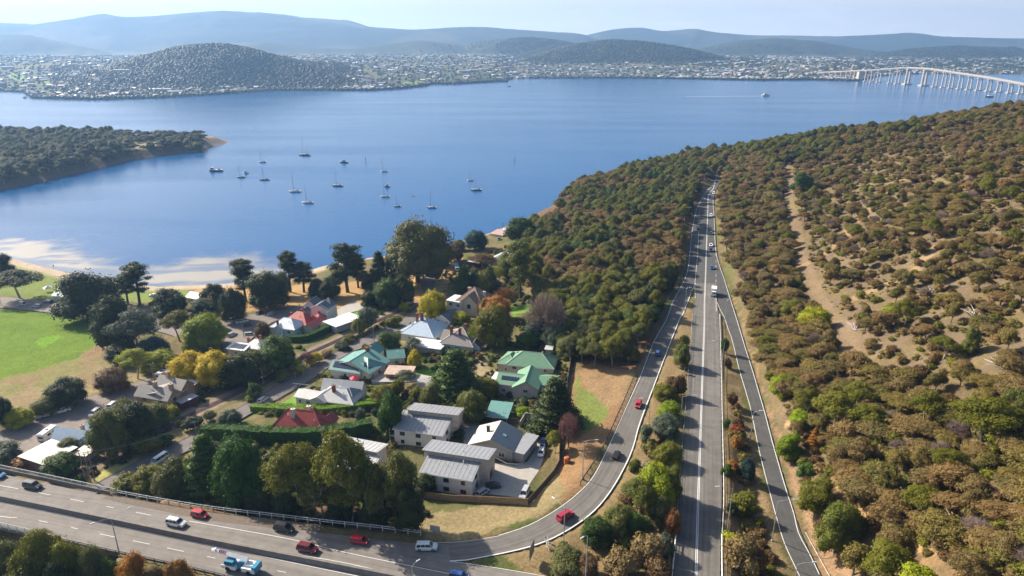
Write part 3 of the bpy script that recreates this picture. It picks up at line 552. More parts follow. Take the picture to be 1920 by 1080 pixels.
FOOT = pm('footpath', (.30, .26, .22), .9)

wall_along('parapet_kerb', wpts([(-60, 869), (0, 883), (105, 905), (206, 927)], ZR), .3, .95, CB, -.2, label='solid low kerb wall inside the white barred parapet of the highway bridge', cat='wall')
# ------------------------------------------------------------------ vegetation
BARK = pm('bark', (.13, .10, .08), .95, (.08, .06, .05), 3.0); PALEBARK = pm('pale_bark', (.36, .32, .27), .85, (.22, .19, .16), 2.5)
def ico():
    t = (1 + 5 ** .5) / 2; v = np.array([(-1, t, 0), (1, t, 0), (-1, -t, 0), (1, -t, 0), (0, -1, t), (0, 1, t), (0, -1, -t), (0, 1, -t), (t, 0, -1), (t, 0, 1), (-t, 0, -1), (-t, 0, 1)], float); v /= np.linalg.norm(v[0])
    f = [(0, 11, 5), (0, 5, 1), (0, 1, 7), (0, 7, 10), (0, 10, 11), (1, 5, 9), (5, 11, 4), (11, 10, 2), (10, 7, 6), (7, 1, 8), (3, 9, 4), (3, 4, 2), (3, 2, 6), (3, 6, 8), (3, 8, 9), (4, 9, 5), (2, 4, 11), (6, 2, 10), (8, 6, 7), (9, 8, 1)]
    V = [tuple(p) for p in v]; F = []; cache = {}
    def mid(a, b):
        k = (min(a, b), max(a, b))
        if k not in cache: m = np.array(V[a]) + V[b]; V.append(tuple(m / np.linalg.norm(m))); cache[k] = len(V) - 1
        return cache[k]
    for a, b, c in f: ab, bc, ca = mid(a, b), mid(b, c), mid(c, a); F += [(a, ab, ca), (b, bc, ab), (c, ca, bc), (ab, bc, ca)]
    return np.array(V), np.array(F)
IV, IF = ico()
def crown(name, lobes, n, s, seed, core=.8, up=.5, needle=1.0):
    """foliage: leaf-sized triangles through the outer shell of each lobe, over rough inner masses"""
    r_ = np.random.default_rng(seed); lb = np.array(lobes, float)   # x y z rx ry rz
    wgt = (lb[:, 3] * lb[:, 4] + lb[:, 5] * lb[:, 3]); wgt /= wgt.sum(); k = r_.choice(len(lb), int(n * 1.6), p=wgt)
    d = r_.normal(size=(len(k), 3)); d[:, 2] += .25; d /= np.linalg.norm(d, axis=1)[:, None]; rad = r_.uniform(.74, 1.16, len(k))
    bumpy = 1 + .24 * np.sin(d[:, 0] * 7 + k) * np.sin(d[:, 1] * 6 + k * 2) ; p = lb[k, :3] + d * lb[k, 3:] * (rad * bumpy)[:, None]
    ins = np.zeros(len(k), bool)
    for j in range(len(lb)): ins |= (((p - lb[j, :3]) / lb[j, 3:]) ** 2).sum(1) < .5
    p = p[~ins][:n]; d = d[~ins][:n]
    nrm = d + r_.normal(size=d.shape) * .55; nrm[:, 2] += up; nrm /= np.linalg.norm(nrm, axis=1)[:, None]
    a = np.cross(nrm, r_.normal(size=d.shape)); a /= np.linalg.norm(a, axis=1)[:, None]; b = np.cross(nrm, a); sc = (s * r_.uniform(.55, 1.35, len(p)))[:, None]
    V = np.concatenate([p + a * sc * needle, p - a * sc * .5 + b * sc * .8 / needle, p - a * sc * .5 - b * sc * .8 / needle], 1).reshape(-1, 3); F = np.arange(len(V)).reshape(-1, 3)
    if core > 0:
        for j in range(len(lb)):
            q = IV * (1 + r_.uniform(-.22, .1, (len(IV), 1))) * lb[j, 3:] * core + lb[j, :3]; F = np.r_[F, IF + len(V)]; V = np.r_[V, q]
    return V, F
def dome(r_, R_, H0, H1, nl, lr, flat=.8):
    L_ = [(0, 0, (H0 + H1) / 2, R_ * .62, R_ * .62, (H1 - H0) * .42)]
    for i in range(nl):
        a = r_.uniform(0, 2 * PI); q = math.sqrt(r_.uniform(.05, 1)); x, y = math.cos(a) * q * R_ * .72, math.sin(a) * q * R_ * .72
        zt = H0 + (H1 - H0) * (.28 + .62 * math.sqrt(max(0, 1 - q * q * .92))) * r_.uniform(.8, 1.04); k = lr * r_.uniform(.7, 1.25)
        L_.append((x, y, zt - k * .4, k * r_.uniform(.8, 1.25), k * r_.uniform(.8, 1.25), k * flat * r_.uniform(.75, 1.2)))
    return L_
def wood(paths, name, n=5):
    b = MB()
    for P in paths:
        for (p, r0), (q, r1) in zip(P[:-1], P[1:]): b.tube(p, q, r0, r1, n, 0, False)
    return b
def limbs(r_, H0, H1, R_, r0, k=5, lean=.3):
    top = Vector((r_.uniform(-lean, lean), r_.uniform(-lean, lean), H0)); P = [[((0, 0, -.6), r0 * 1.25), (tuple(top * .5), r0), (tuple(top), r0 * .75)]]
    for i in range(k):
        a = 2 * PI * (i + r_.uniform(-.3, .3)) / k; e = Vector((math.cos(a) * R_ * .6, math.sin(a) * R_ * .6, H0 + (H1 - H0) * r_.uniform(.5, .8))); m_ = top.lerp(e, .5) + Vector((0, 0, (H1 - H0) * .06))
        P.append([(tuple(top), r0 * .6), (tuple(m_), r0 * .4), (tuple(e), r0 * .15)])
    return P
KIND = {}       # kind -> list of (crown mesh, trunk mesh, height, radius)
def addkind(kind, lobes, n, s, seed, H, R_, paths, core=.8, bark=BARK, up=.5, needle=1.0, leaf=None):
    V, F = crown(kind, lobes, n, s, seed, core, up, needle); cm = npmesh(kind + '_crown', V, F, [leaf]); tm = wood(paths, kind).mesh(kind + '_trunk', [bark]); KIND.setdefault(kind, []).append((cm, tm, H, R_))
SHE = leafm('sheoak_leaf', (.20, .15, .075), (.115, .105, .045), (.225, .155, .08), .25)
SHE2 = leafm('sheoak_olive', (.165, .145, .055), (.10, .098, .036), (.19, .15, .062))
EUC = leafm('euc_leaf', (.085, .105, .030), (.150, .155, .045), (.115, .115, .05)); GREYG = leafm('greygreen_leaf', (.10, .125, .085), (.15, .165, .11))
OLIVE = leafm('olive_leaf', (.12, .13, .032), (.19, .18, .045)); DARK = leafm('dark_leaf', (.026, .040, .014), (.058, .072, .022)); DGREEN = leafm('green_leaf', (.045, .080, .022), (.085, .125, .03))
BLUEG = leafm('blue_leaf', (.03, .06, .055), (.055, .09, .075)); YEL_L = leafm('yellow_leaf', (.42, .33, .03), (.55, .42, .05), (.30, .28, .04)); YGREEN = leafm('yellowgreen_leaf', (.22, .25, .03), (.33, .31, .03), (.17, .21, .03))
LIME = leafm('lime_leaf', (.16, .22, .03), (.24, .29, .04)); RUST = leafm('rust_leaf', (.30, .13, .04), (.38, .19, .05), (.20, .12, .05)); REDB = leafm('red_leaf', (.33, .07, .05), (.22, .08, .05)); HEDGE = leafm('hedge_leaf', (.03, .075, .015), (.06, .12, .02)); HEDGE2 = leafm('hedge_bright', (.10, .18, .02), (.16, .24, .03))
TWIG = leafm('twig', (.26, .20, .17), (.36, .30, .26), (.22, .17, .16), 1.0); PINKTW = leafm('pink_twig', (.30, .17, .16), (.22, .13, .12)); STRAW = leafm('straw', (.24, .18, .095), (.17, .135, .07)); BROWN = leafm('brown_leaf', (.16, .105, .055), (.11, .075, .04)); REDD = leafm('dry_red_leaf', (.24, .12, .06), (.17, .10, .05))
for i in range(6):
    r_ = np.random.default_rng(100 + i); H = 6.4; R_ = 3.0
    addkind('sheoak', dome(r_, R_, 1.6 + .4 * (i % 3), H, 14, .98, .72), 4200, .155, i, H, R_, limbs(r_, 1.9, H, R_, .17, 5), .76, leaf=SHE, up=.3, needle=1.3)
for i in range(4):
    r_ = np.random.default_rng(200 + i); H = 14.; R_ = 5.2; lb = []
    for j in range(15):
        a = j * 2.4 + r_.uniform(-.4, .4); q = math.sqrt((j + .5) / 15); z = 6.2 + (1 - q * .75) * 6.3 * r_.uniform(.65, 1.05); k = r_.uniform(1.2, 2.1); lb.append((math.cos(a) * q * R_ * .8, math.sin(a) * q * R_ * .8, z, k, k, k * .72))
    P = limbs(r_, 5.0, 11.5, R_, .24, 4, .8)
    for l in lb: P.append([((0, 0, 5), .14), ((l[0] * .6, l[1] * .6, 5 + (l[2] - 5) * .65), .09), (l[:3], .05)])
    addkind('eucalypt', lb, 8500, .20, 10 + i, H, R_, P, .45, PALEBARK, leaf=EUC, needle=1.3)
for i in range(4):
    r_ = np.random.default_rng(300 + i); H = 9.; R_ = 4.2
    addkind('broadleaf', dome(r_, R_, .2, H, 24, 1.45, .95) + [(math.cos(a_) * 2.6, math.sin(a_) * 2.6, 2.6 + .6 * math.sin(a_ * 3), 1.5, 1.5, 1.5) for a_ in np.arange(0, 6.2, .9)], 11000, .17, 20 + i, H, R_, limbs(r_, 1.8, H, R_, .25, 4), .86, leaf=DARK)
for i in range(3):
    r_ = np.random.default_rng(400 + i); H = 18.; R_ = 4.6; lb = []; P = [[((0, 0, -.6), .5), ((.3, 0, 8), .38), ((.1, .3, 16.5), .12)]]
    for j in range(20):
        z = 6.5 + 11 * j / 20; a = j * 2.39; q = (1.05 - .6 * abs((z - 10.5) / 8)) * R_ * r_.uniform(.35, .8); k = r_.uniform(1.0, 1.9); e = (math.cos(a) * q, math.sin(a) * q, z); lb.append((*e, k * 1.25, k * 1.25, k * .6)); P.append([((.2, .1, z - 1.3), .12), (e, .05)])
    lb.append((0, 0, 17.2, 1.2, 1.2, .8)); addkind('cypress', lb, 6500, .22, 30 + i, H, R_, P, .72, leaf=DARK)
for i in range(2):
    r_ = np.random.default_rng(500 + i); H = 12.; R_ = 3.4; lb = []
    for j in range(46):
        z = 1.0 + 10.6 * j / 46; a = j * 2.39; q = R_ * (1.02 - z / 12.5) * r_.uniform(.5, .85); k = .5 + (12.5 - z) * .095; lb.append((math.cos(a) * q, math.sin(a) * q, z, k * 1.25, k * 1.25, k * .6))
    addkind('conifer', lb, 6000, .22, 40 + i, H, R_, [[((0, 0, -.5), .3), ((0, 0, 11.8), .05)]], .85, leaf=DARK, up=.2, needle=1.5)
for i in range(5):
    r_ = np.random.default_rng(600 + i); H = 2.4; R_ = 1.7
    addkind('shrub', dome(r_, R_, -.1, H, 9, .72, .85), 1400, .14, 50 + i, H, R_, [[((0, 0, -.4), .1), ((0, 0, 1.2), .06)]], .85, leaf=OLIVE)
for i in range(3):                       # bare crowns: fine twigs
    r_ = np.random.default_rng(700 + i); H = 8.; R_ = 4.; P = limbs(r_, 1.8, 7, R_, .2, 7); b = MB()
    for j in range(420):
        a = r_.uniform(0, 2 * PI); q = math.sqrt(r_.uniform(0, 1)); z = 2.6 + 4.6 * math.sqrt(max(0, 1 - q * q)) * r_.uniform(.35, 1); e = Vector((math.cos(a) * q * R_ * .95, math.sin(a) * q * R_ * .95, z)); s_ = e * .55 + Vector((0, 0, 1.0)); m_ = s_.lerp(e, .5) + Vector(r_.normal(size=3)) * .25
        b.tube(s_, m_, .035, .028, 3, 0, False); b.tube(m_, e, .028, .015, 3, 0, False)
        for g in range(4): d_ = Vector(r_.normal(size=3)) * .5; d_.z = abs(d_.z); k_ = m_.lerp(e, r_.uniform(.2, 1)); b.tube(k_, k_ + d_, .02, .012, 3, 0, False)
    cm = b.mesh('bare_crown', [TWIG]); KIND.setdefault('bare', []).append((cm, wood(P, 'b').mesh('bare_trunk', [BARK]), H, R_))
TREEN = {'sheoak': 'sheoak_tree', 'eucalypt': 'gum_tree', 'broadleaf': 'broadleaf_tree', 'cypress': 'cypress_tree', 'conifer': 'conifer_tree', 'shrub': 'shrub', 'bare': 'bare_tree'}
def plant(kind, loc, h, rad, mat_, label, group=None, cat=None, rz=None, var=None):
    var = random.randrange(len(KIND[kind])) if var is None else var; cm, tm, H, R_ = KIND[kind][var]
    root = thing(TREEN[kind], label, cat or ('shrub' if kind == 'shrub' else 'tree'), loc, random.uniform(0, 6.28) if rz is None else rz, group)
    q_ = random.uniform(.84, 1.2); sc = (rad / R_ * q_, rad / R_ / q_, h / H); tk = link('trunk', tm, root, scale=sc); c = link('crown', cm, root, scale=sc)
    if mat_ is not None: setmat(c, mat_)
    if kind == 'shrub' : tk.name = 'stem'
    return root
PLANTED = []
def tree_px(px, base, top, wd, kind, mat_, label, z=None, group=None, cat=None):
    """place a tree so that foot, top and spread come out as read from the photograph"""
    g = ground((px, base)) if z is None else Vector((*at((px, base), z), z))
    lo, hi = .3, 60
    for _ in range(24):
        mid = (lo + hi) / 2
        if proj(g.x, g.y, g.z + mid)[1] > top: lo = mid
        else: hi = mid
    dep = g.y * math.cos(PITCH) - (g.z - CAM_H) * math.sin(PITCH); rad = wd / 2 * dep / FPX
    h = max(lo * .97, .8); PLANTED.append((g.x, g.y, rad)); return plant(kind, tuple(g), h, rad * 1.08, mat_, label, group, cat)
T = lambda *a, **k: tree_px(*a, **k)
# waterfront and park, left
for a in [
 (8, 520, 475, 40, 'broadleaf', DARK, 'dark tree cut by the left edge of the picture, on the grass by the beach'),
 (38, 560, 497, 78, 'eucalypt', DARK, 'broad dark gum on the beach lawn left of the teal-roofed clubhouse'),
 (172, 600, 507, 100, 'broadleaf', DARK, 'widest dark dome-shaped tree, just right of the teal-roofed clubhouse'),
 (262, 572, 490, 50, 'cypress', DARK, 'tall dark cypress with flat rounded head and bare lower stems at the oval'),
 (240, 570, 512, 38, 'cypress', DARK, 'shorter dark cypress leaning on the left of the tall flat-headed one'),
 (222, 655, 548, 66, 'broadleaf', DARK, 'tall bushy brownish green tree at the right end of the oval'),
 (262, 665, 566, 80, 'eucalypt', GREYG, 'grey-green gum with a pale forked trunk at the right end of the oval'),
 (238, 680, 640, 60, 'broadleaf', DARK, 'low dark bush under the grey-green gum by the oval'),
 (290, 680, 630, 55, 'broadleaf', BLUEG, 'low bluish bush right of the grey-green gum by the oval'),
 (322, 596, 540, 58, 'broadleaf', DARK, 'dark spreading tree behind the beach between the oval and the car park'),
 (385, 585, 560, 55, 'broadleaf', DARK, 'low dark tree beside the grey shed near the beach'),
 (404, 585, 521, 40, 'eucalypt', DARK, 'small airy dark gum right of the grey shed near the beach'),
 (338, 640, 572, 55, 'eucalypt', OLIVE, 'olive gum left of the golden-green tree beside the car park'),
 (392, 652, 584, 68, 'broadleaf', YGREEN, 'rounded golden-green tree on the left side of the car park'),
 (362, 660, 634, 34, 'shrub', YGREEN, 'small yellow-green bush at the foot of the rounded golden-green tree'),
 (440, 604, 535, 44, 'broadleaf', DARK, 'dense dark tree standing at the head of the car park'),
 (462, 566, 482, 44, 'cypress', DARK, 'tall dark cypress behind the car park with the mudflat behind it'),
 (418, 585, 548, 30, 'shrub', OLIVE, 'scrubby olive bush between the small airy gum and the car park trees'),
 (506, 578, 505, 70, 'broadleaf', DARK, 'spreading dark tree on the brown grass above the car park'),
 (545, 548, 468, 36, 'cypress', DARK, 'slim cypress with flat layered head at the water edge behind the white houses'),
 (570, 548, 489, 42, 'cypress', DARK, 'lower cypress immediately right of the slim layered one at the water edge'),
 (620, 560, 517, 40, 'broadleaf', DARK, 'small round dark tree on the brown grass beyond the white gabled house'),
 (652, 548, 453, 52, 'cypress', DARK, 'tall open-topped cypress right of the small round tree by the water'),
 (672, 540, 475, 36, 'cypress', DARK, 'narrower cypress between the open-topped one and the conical one'),
 (713, 540, 467, 42, 'conifer', DARK, 'dark conical tree to the left of the huge gum by the water'),
 (693, 545, 515, 30, 'broadleaf', DARK, 'low dark tree under the cypresses by the water'),
 (785, 530, 402, 104, 'broadleaf', EUC, 'largest tree of the waterfront, a huge dense gum in front of the water'),
 (828, 500, 455, 40, 'broadleaf', DARK, 'dark low tree to the right of the huge waterfront gum'),
 (852, 490, 453, 34, 'broadleaf', BROWN, 'brownish tree on the bank left of the round bluish tree'),
 (892, 468, 429, 42, 'broadleaf', BLUEG, 'round bluish tree on the bank beside the striped boatshed'),
 (975, 452, 404, 50, 'broadleaf', DGREEN, 'round bright green tree right of the striped boatshed'),
 (1003, 425, 398, 20, 'broadleaf', EUC, 'small tree on the shore beyond the round bright green tree'),
 (757, 572, 512, 42, 'broadleaf', DARK, 'dark round-headed tree above the brown verge, left of the power poles'),
 (727, 576, 520, 48, 'broadleaf', DGREEN, 'green round tree beside the white parked cars in the yard'),
 (694, 575, 545, 36, 'broadleaf', DARK, 'dark tree beside the white concrete forecourt'),
 (870, 548, 495, 36, 'conifer', DGREEN, 'green conical tree behind the brown tiled house, leftmost of that row'),
 (888, 548, 508, 28, 'conifer', BLUEG, 'small blue-green conical tree behind the brown tiled house'),
 (912, 548, 502, 34, 'broadleaf', OLIVE, 'olive tree behind the brown tiled house'),
 (918, 545, 498, 30, 'conifer', BLUEG, 'blue-green spruce behind the chimney of the brown tiled house'),
 (935, 530, 494, 32, 'bare', YGREEN, 'thin yellow-green tree between the blue spruce and the tall dark gum'),
 (975, 560, 447, 54, 'cypress', EUC, 'tall dark gum above the garden of the brown tiled house'),
 (903, 505, 470, 44, 'eucalypt', BROWN, 'brownish green tree beside the long silver roof'),
 (812, 600, 541, 54, 'broadleaf', YEL_L, 'bright yellow autumn tree left of the brown tiled house'),
 (930, 600, 552, 54, 'broadleaf', RUST, 'orange-brown autumn tree right of the brown tiled house'),
 (948, 575, 532, 44, 'bare', RUST, 'thin copper-coloured tree behind the orange-brown autumn tree'),
 (910, 600, 556, 20, 'broadleaf', OLIVE, 'small rounded olive tree between the brown tiled house and the orange tree'),
 (928, 650, 568, 60, 'broadleaf', OLIVE, 'large olive weeping tree in the garden above the slate-roofed house'),
 (897, 650, 590, 40, 'bare', YGREEN, 'feathery pale yellow-green tree to the left of the olive weeping tree'),
 (864, 607, 583, 34, 'broadleaf', YGREEN, 'yellow-green round tree in front of the gabled garage'),
 (1022, 640, 534, 78, 'bare', TWIG, 'large bare pinkish grey tree at the edge of the wood'),
 (1010, 640, 598, 50, 'broadleaf', BLUEG, 'bluish dense tree under the large bare tree'),
 (988, 652, 621, 44, 'broadleaf', DGREEN, 'round bright green tree behind the green-roofed house'),
 (1040, 650, 605, 44, 'broadleaf', GREYG, 'grey bushy tree between the bare tree and the wood'),
 (728, 660, 622, 42, 'broadleaf', DGREEN, 'green tree in the street in front of the blue-roofed house'),
 (776, 662, 628, 30, 'eucalypt', GREYG, 'small grey-green tree in front of the blue-roofed house'),
 (778, 690, 656, 26, 'broadleaf', YEL_L, 'small bright yellow tree between the teal house and the flat white roof'),
 (855, 745, 650, 84, 'conifer', DGREEN, 'great dark cedar in the middle of the gardens'),
 (762, 722, 690, 34, 'eucalypt', GREYG, 'grey-green tree beside the rusty garage'),
 (810, 770, 715, 40, 'broadleaf', EUC, 'willowy olive tree behind the upper townhouse, left of the cedar foot'),
 (785, 755, 722, 30, 'broadleaf', OLIVE, 'pale olive bush at the head of the grey driveway'),
 (885, 790, 730, 56, 'broadleaf', EUC, 'rounded olive tree between the upper townhouse and the teal carport'),
 (920, 745, 708, 34, 'broadleaf', OLIVE, 'olive tree against the lower green-roofed house'),
 (1040, 800, 704, 86, 'conifer', DARK, 'big dark cypress at the right side of the lower green-roofed house'),
 (1066, 840, 765, 50, 'bare', PINKTW, 'bare purplish tree below the big dark cypress'),
 (1040, 850, 802, 36, 'eucalypt', OLIVE, 'light green sapling by the white car in the driveway'),
 (906, 792, 777, 22, 'shrub', DARK, 'small dark shrub in the shade below the teal carport'),
 (978, 778, 764, 30, 'shrub', LIME, 'low lime-green shrub right of the teal carport'),
 (862, 822, 805, 22, 'shrub', DARK, 'dark shrub beside the upper townhouse wall'),
 (735, 818, 735, 50, 'broadleaf', HEDGE, 'tall dark green tree against the left end of the upper townhouse'),
 (720, 760, 720, 40, 'broadleaf', OLIVE, 'light olive bush behind the white-roofed house'),
 (745, 745, 712, 30, 'shrub', OLIVE, 'pale olive shrub at the right end of the white-roofed house'),
 (678, 800, 762, 22, 'shrub', GREYG, 'silver-grey shrub at the right end of the red hipped roof'),
 (130, 760, 706, 66, 'broadleaf', DARK, 'round dark tree on the edge of the oval above the white utility'),
 (88, 778, 745, 42, 'broadleaf', EUC, 'small olive tree left of the round dark one above the trailer'),
 (213, 732, 687, 60, 'broadleaf', BROWN, 'dome-shaped brownish dark tree at the road bend by the oval'),
 (258, 712, 643, 54, 'eucalypt', YGREEN, 'sparse yellow-green gum with bare branches beside the sandstone house'),
 (298, 695, 657, 60, 'broadleaf', YGREEN, 'yellow-green tree behind the sandstone house'),
 (362, 720, 656, 62, 'broadleaf', YEL_L, 'left half of the golden willow row, a yellow crown beside the railway'),
 (405, 724, 655, 66, 'broadleaf', YEL_L, 'right half of the golden willow row, a yellow crown beside the railway'),
 (450, 722, 662, 70, 'broadleaf', DARK, 'dark tree to the right of the golden willows'),
 (478, 712, 655, 50, 'broadleaf', EUC, 'dark olive tree over the railway cutting'),
 (522, 695, 627, 72, 'broadleaf', DGREEN, 'big green round tree in front of the pale blue house'),
 (405, 660, 645, 30, 'shrub', OLIVE, 'pale olive shrub left of the small solar-roofed cottage'),
 (494, 636, 602, 26, 'broadleaf', BROWN, 'small round reddish brown tree left of the pale blue house'),
 (575, 688, 655, 32, 'bare', PINKTW, 'pink leafless tree beside the railway cutting'),
 (480, 748, 716, 26, 'shrub', DGREEN, 'small green round bush on the railway side of the street'),
 (12, 800, 742, 40, 'broadleaf', DARK, 'dark tree at the left edge beside the yard road'),
 (38, 800, 764, 46, 'broadleaf', YGREEN, 'bright yellow-green tree at the left edge beside the yard road'),
 (14, 870, 828, 60, 'broadleaf', GREYG, 'grey-green bush at the left edge above the bridge fence'),
 (40, 880, 858, 50, 'shrub', RUST, 'rusty brown bush above the bridge fence'),
 (130, 850, 822, 36, 'broadleaf', EUC, 'small green tree between the white flat roof and the utility poles'),
 (120, 890, 850, 60, 'broadleaf', DGREEN, 'green tree behind the bridge fence left of the utility poles'),
 (190, 800, 774, 30, 'broadleaf', OLIVE, 'yellowish small tree beside the pale grey cottage'),
 (215, 855, 760, 66, 'broadleaf', EUC, 'dark green tree beside the pale grey cottage, left of its group along the railway'),
 (255, 835, 750, 80, 'broadleaf', DARK, 'dark green tree in front of the sandstone house, largest along the railway'),
 (290, 800, 755, 56, 'broadleaf', EUC, 'dark olive tree in front of the right corner of the sandstone house'),
 (235, 785, 745, 34, 'broadleaf', OLIVE, 'pale olive tree at the left corner of the sandstone house'),
 (322, 782, 758, 26, 'shrub', YGREEN, 'yellow-green shrub at the end of the dark red shed'),
 (275, 848, 818, 50, 'shrub', OLIVE, 'olive bush between the railway and the street, next to the white van'),
 (310, 832, 812, 34, 'shrub', DGREEN, 'green bush between the railway and the street, right of the olive one'),
 (363, 805, 782, 32, 'shrub', DARK, 'dark green bush between the railway and the street'),
 (395, 788, 770, 26, 'shrub', EUC, 'round dark bush between the railway and the street'),
 (432, 800, 768, 44, 'broadleaf', GREYG, 'silvery olive tree at the roadside by the long hedge'),
 (240, 918, 890, 50, 'shrub', OLIVE, 'olive brown bush at the bridge end of the street'),
 (285, 925, 872, 56, 'broadleaf', OLIVE, 'olive bushy tree right of the bridge end'),
 (330, 935, 862, 64, 'broadleaf', EUC, 'olive dark tree between the street and the highway fence'),
 (310, 935, 905, 34, 'shrub', RUST, 'rust coloured bush behind the white highway fence'),
 (395, 922, 808, 78, 'conifer', DGREEN, 'dense dark green pine above the highway fence, left of the pair'),
 (458, 950, 812, 88, 'broadleaf', HEDGE, 'dense dark green pine above the highway fence, right of the pair'),
 (560, 966, 802, 94, 'eucalypt', OLIVE, 'tall olive gum above the lamp post on the highway'),
 (608, 975, 842, 70, 'eucalypt', EUC, 'slender gum to the right of the tall olive one'),
 (652, 985, 772, 100, 'eucalypt', OLIVE, 'tallest gum in front of the white townhouse roofs'),
 (700, 985, 838, 84, 'eucalypt', EUC, 'dark gum between the tallest gum and the lower townhouse'),
 (755, 985, 824, 80, 'eucalypt', EUC, 'dark gum at the left end of the lower townhouse'),
 (520, 935, 872, 56, 'broadleaf', DARK, 'dark understorey tree behind the highway lamp'),
 (640, 980, 915, 60, 'broadleaf', DARK, 'dark understorey tree beneath the tallest gum'),
 (710, 985, 905, 60, 'broadleaf', DARK, 'dark understorey tree left of the lower townhouse'),
 (800, 925, 888, 40, 'broadleaf', DARK, 'dark tree against the front wall of the lower townhouse'),
 (425, 951, 905, 50, 'broadleaf', DARK, 'dark low tree right behind the highway fence, left of the low row'), (482, 957, 898, 54, 'broadleaf', EUC, 'green low tree right behind the highway fence, under the dark pines'), (545, 966, 900, 56, 'broadleaf', DARK, 'dark low tree right behind the highway fence, at the lamp'), (598, 972, 890, 60, 'eucalypt', EUC, 'leafy young gum right behind the highway fence'), (660, 984, 880, 60, 'eucalypt', OLIVE, 'thin olive gum close to the highway fence'), (722, 992, 886, 60, 'eucalypt', EUC, 'thin dark gum close to the highway fence, near its end'), (768, 998, 900, 50, 'broadleaf', DARK, 'dark bushy tree at the end lamp of the white fence'),
 (484, 560, 512, 38, 'eucalypt', DARK, 'loose dark gum behind the car park with sandflat behind'), (528, 556, 508, 34, 'broadleaf', EUC, 'olive tree left of the slim layered cypress'), (596, 556, 520, 34, 'broadleaf', DARK, 'dark bush right of the lower layered cypress'), (636, 552, 500, 34, 'eucalypt', DARK, 'airy dark gum left of the open-topped cypress'), (684, 548, 500, 32, 'eucalypt', EUC, 'thin gum between the cypresses and the conical tree'), (735, 540, 480, 44, 'broadleaf', DARK, 'dark tree against the left foot of the huge gum'), (760, 530, 450, 60, 'eucalypt', EUC, 'gum joined to the left side of the huge waterfront tree'), (815, 522, 440, 50, 'eucalypt', EUC, 'gum joined to the right side of the huge waterfront tree'),
 (300, 590, 555, 34, 'eucalypt', DARK, 'small dark gum between the flat-headed cypress and the road'), (200, 585, 535, 40, 'broadleaf', EUC, 'brownish green tree on the right flank of the widest dark tree'), (860, 470, 448, 26, 'broadleaf', OLIVE, 'small olive tree on the bank by the moored boats'), (950, 520, 470, 40, 'broadleaf', EUC, 'green tree left of the tall dark gum'), (1000, 520, 470, 40, 'broadleaf', OLIVE, 'olive tree right of the tall dark gum at the wood edge'),
 (590, 800, 765, 30, 'shrub', OLIVE, 'olive bush above the red hipped roof')]: T(*a)
# below the highway, bottom left
for a in [(30, 1120, 1010, 70, 'broadleaf', EUC, 'dark olive tree at the bottom left corner'), (95, 1120, 975, 74, 'eucalypt', OLIVE, 'tallest gum below the highway at the bottom left, its head over the road'),
 (70, 1140, 1035, 70, 'broadleaf', OLIVE, 'yellowish olive bush at the bottom left below the tallest gum'), (145, 1120, 1010, 60, 'broadleaf', OLIVE, 'olive tree in the bottom left group, right of the tallest gum'),
 (185, 1120, 1018, 50, 'broadleaf', EUC, 'dark olive tree in the bottom left group under the double lamp'), (215, 1125, 1045, 44, 'broadleaf', DGREEN, 'greenest bush of the bottom left group'),
 (262, 1130, 1035, 54, 'broadleaf', RUST, 'rust coloured tree below the highway at the bottom, left one'), (300, 1140, 1062, 50, 'broadleaf', BROWN, 'brown bush between the two rust coloured trees at the bottom'), (345, 1130, 1045, 44, 'broadleaf', RUST, 'rust coloured tree below the highway at the bottom, right one'),
 (125, 1150, 1050, 60, 'broadleaf', DARK, 'dark bush at the bottom edge in the left group')]: T(*a, z=9.5)
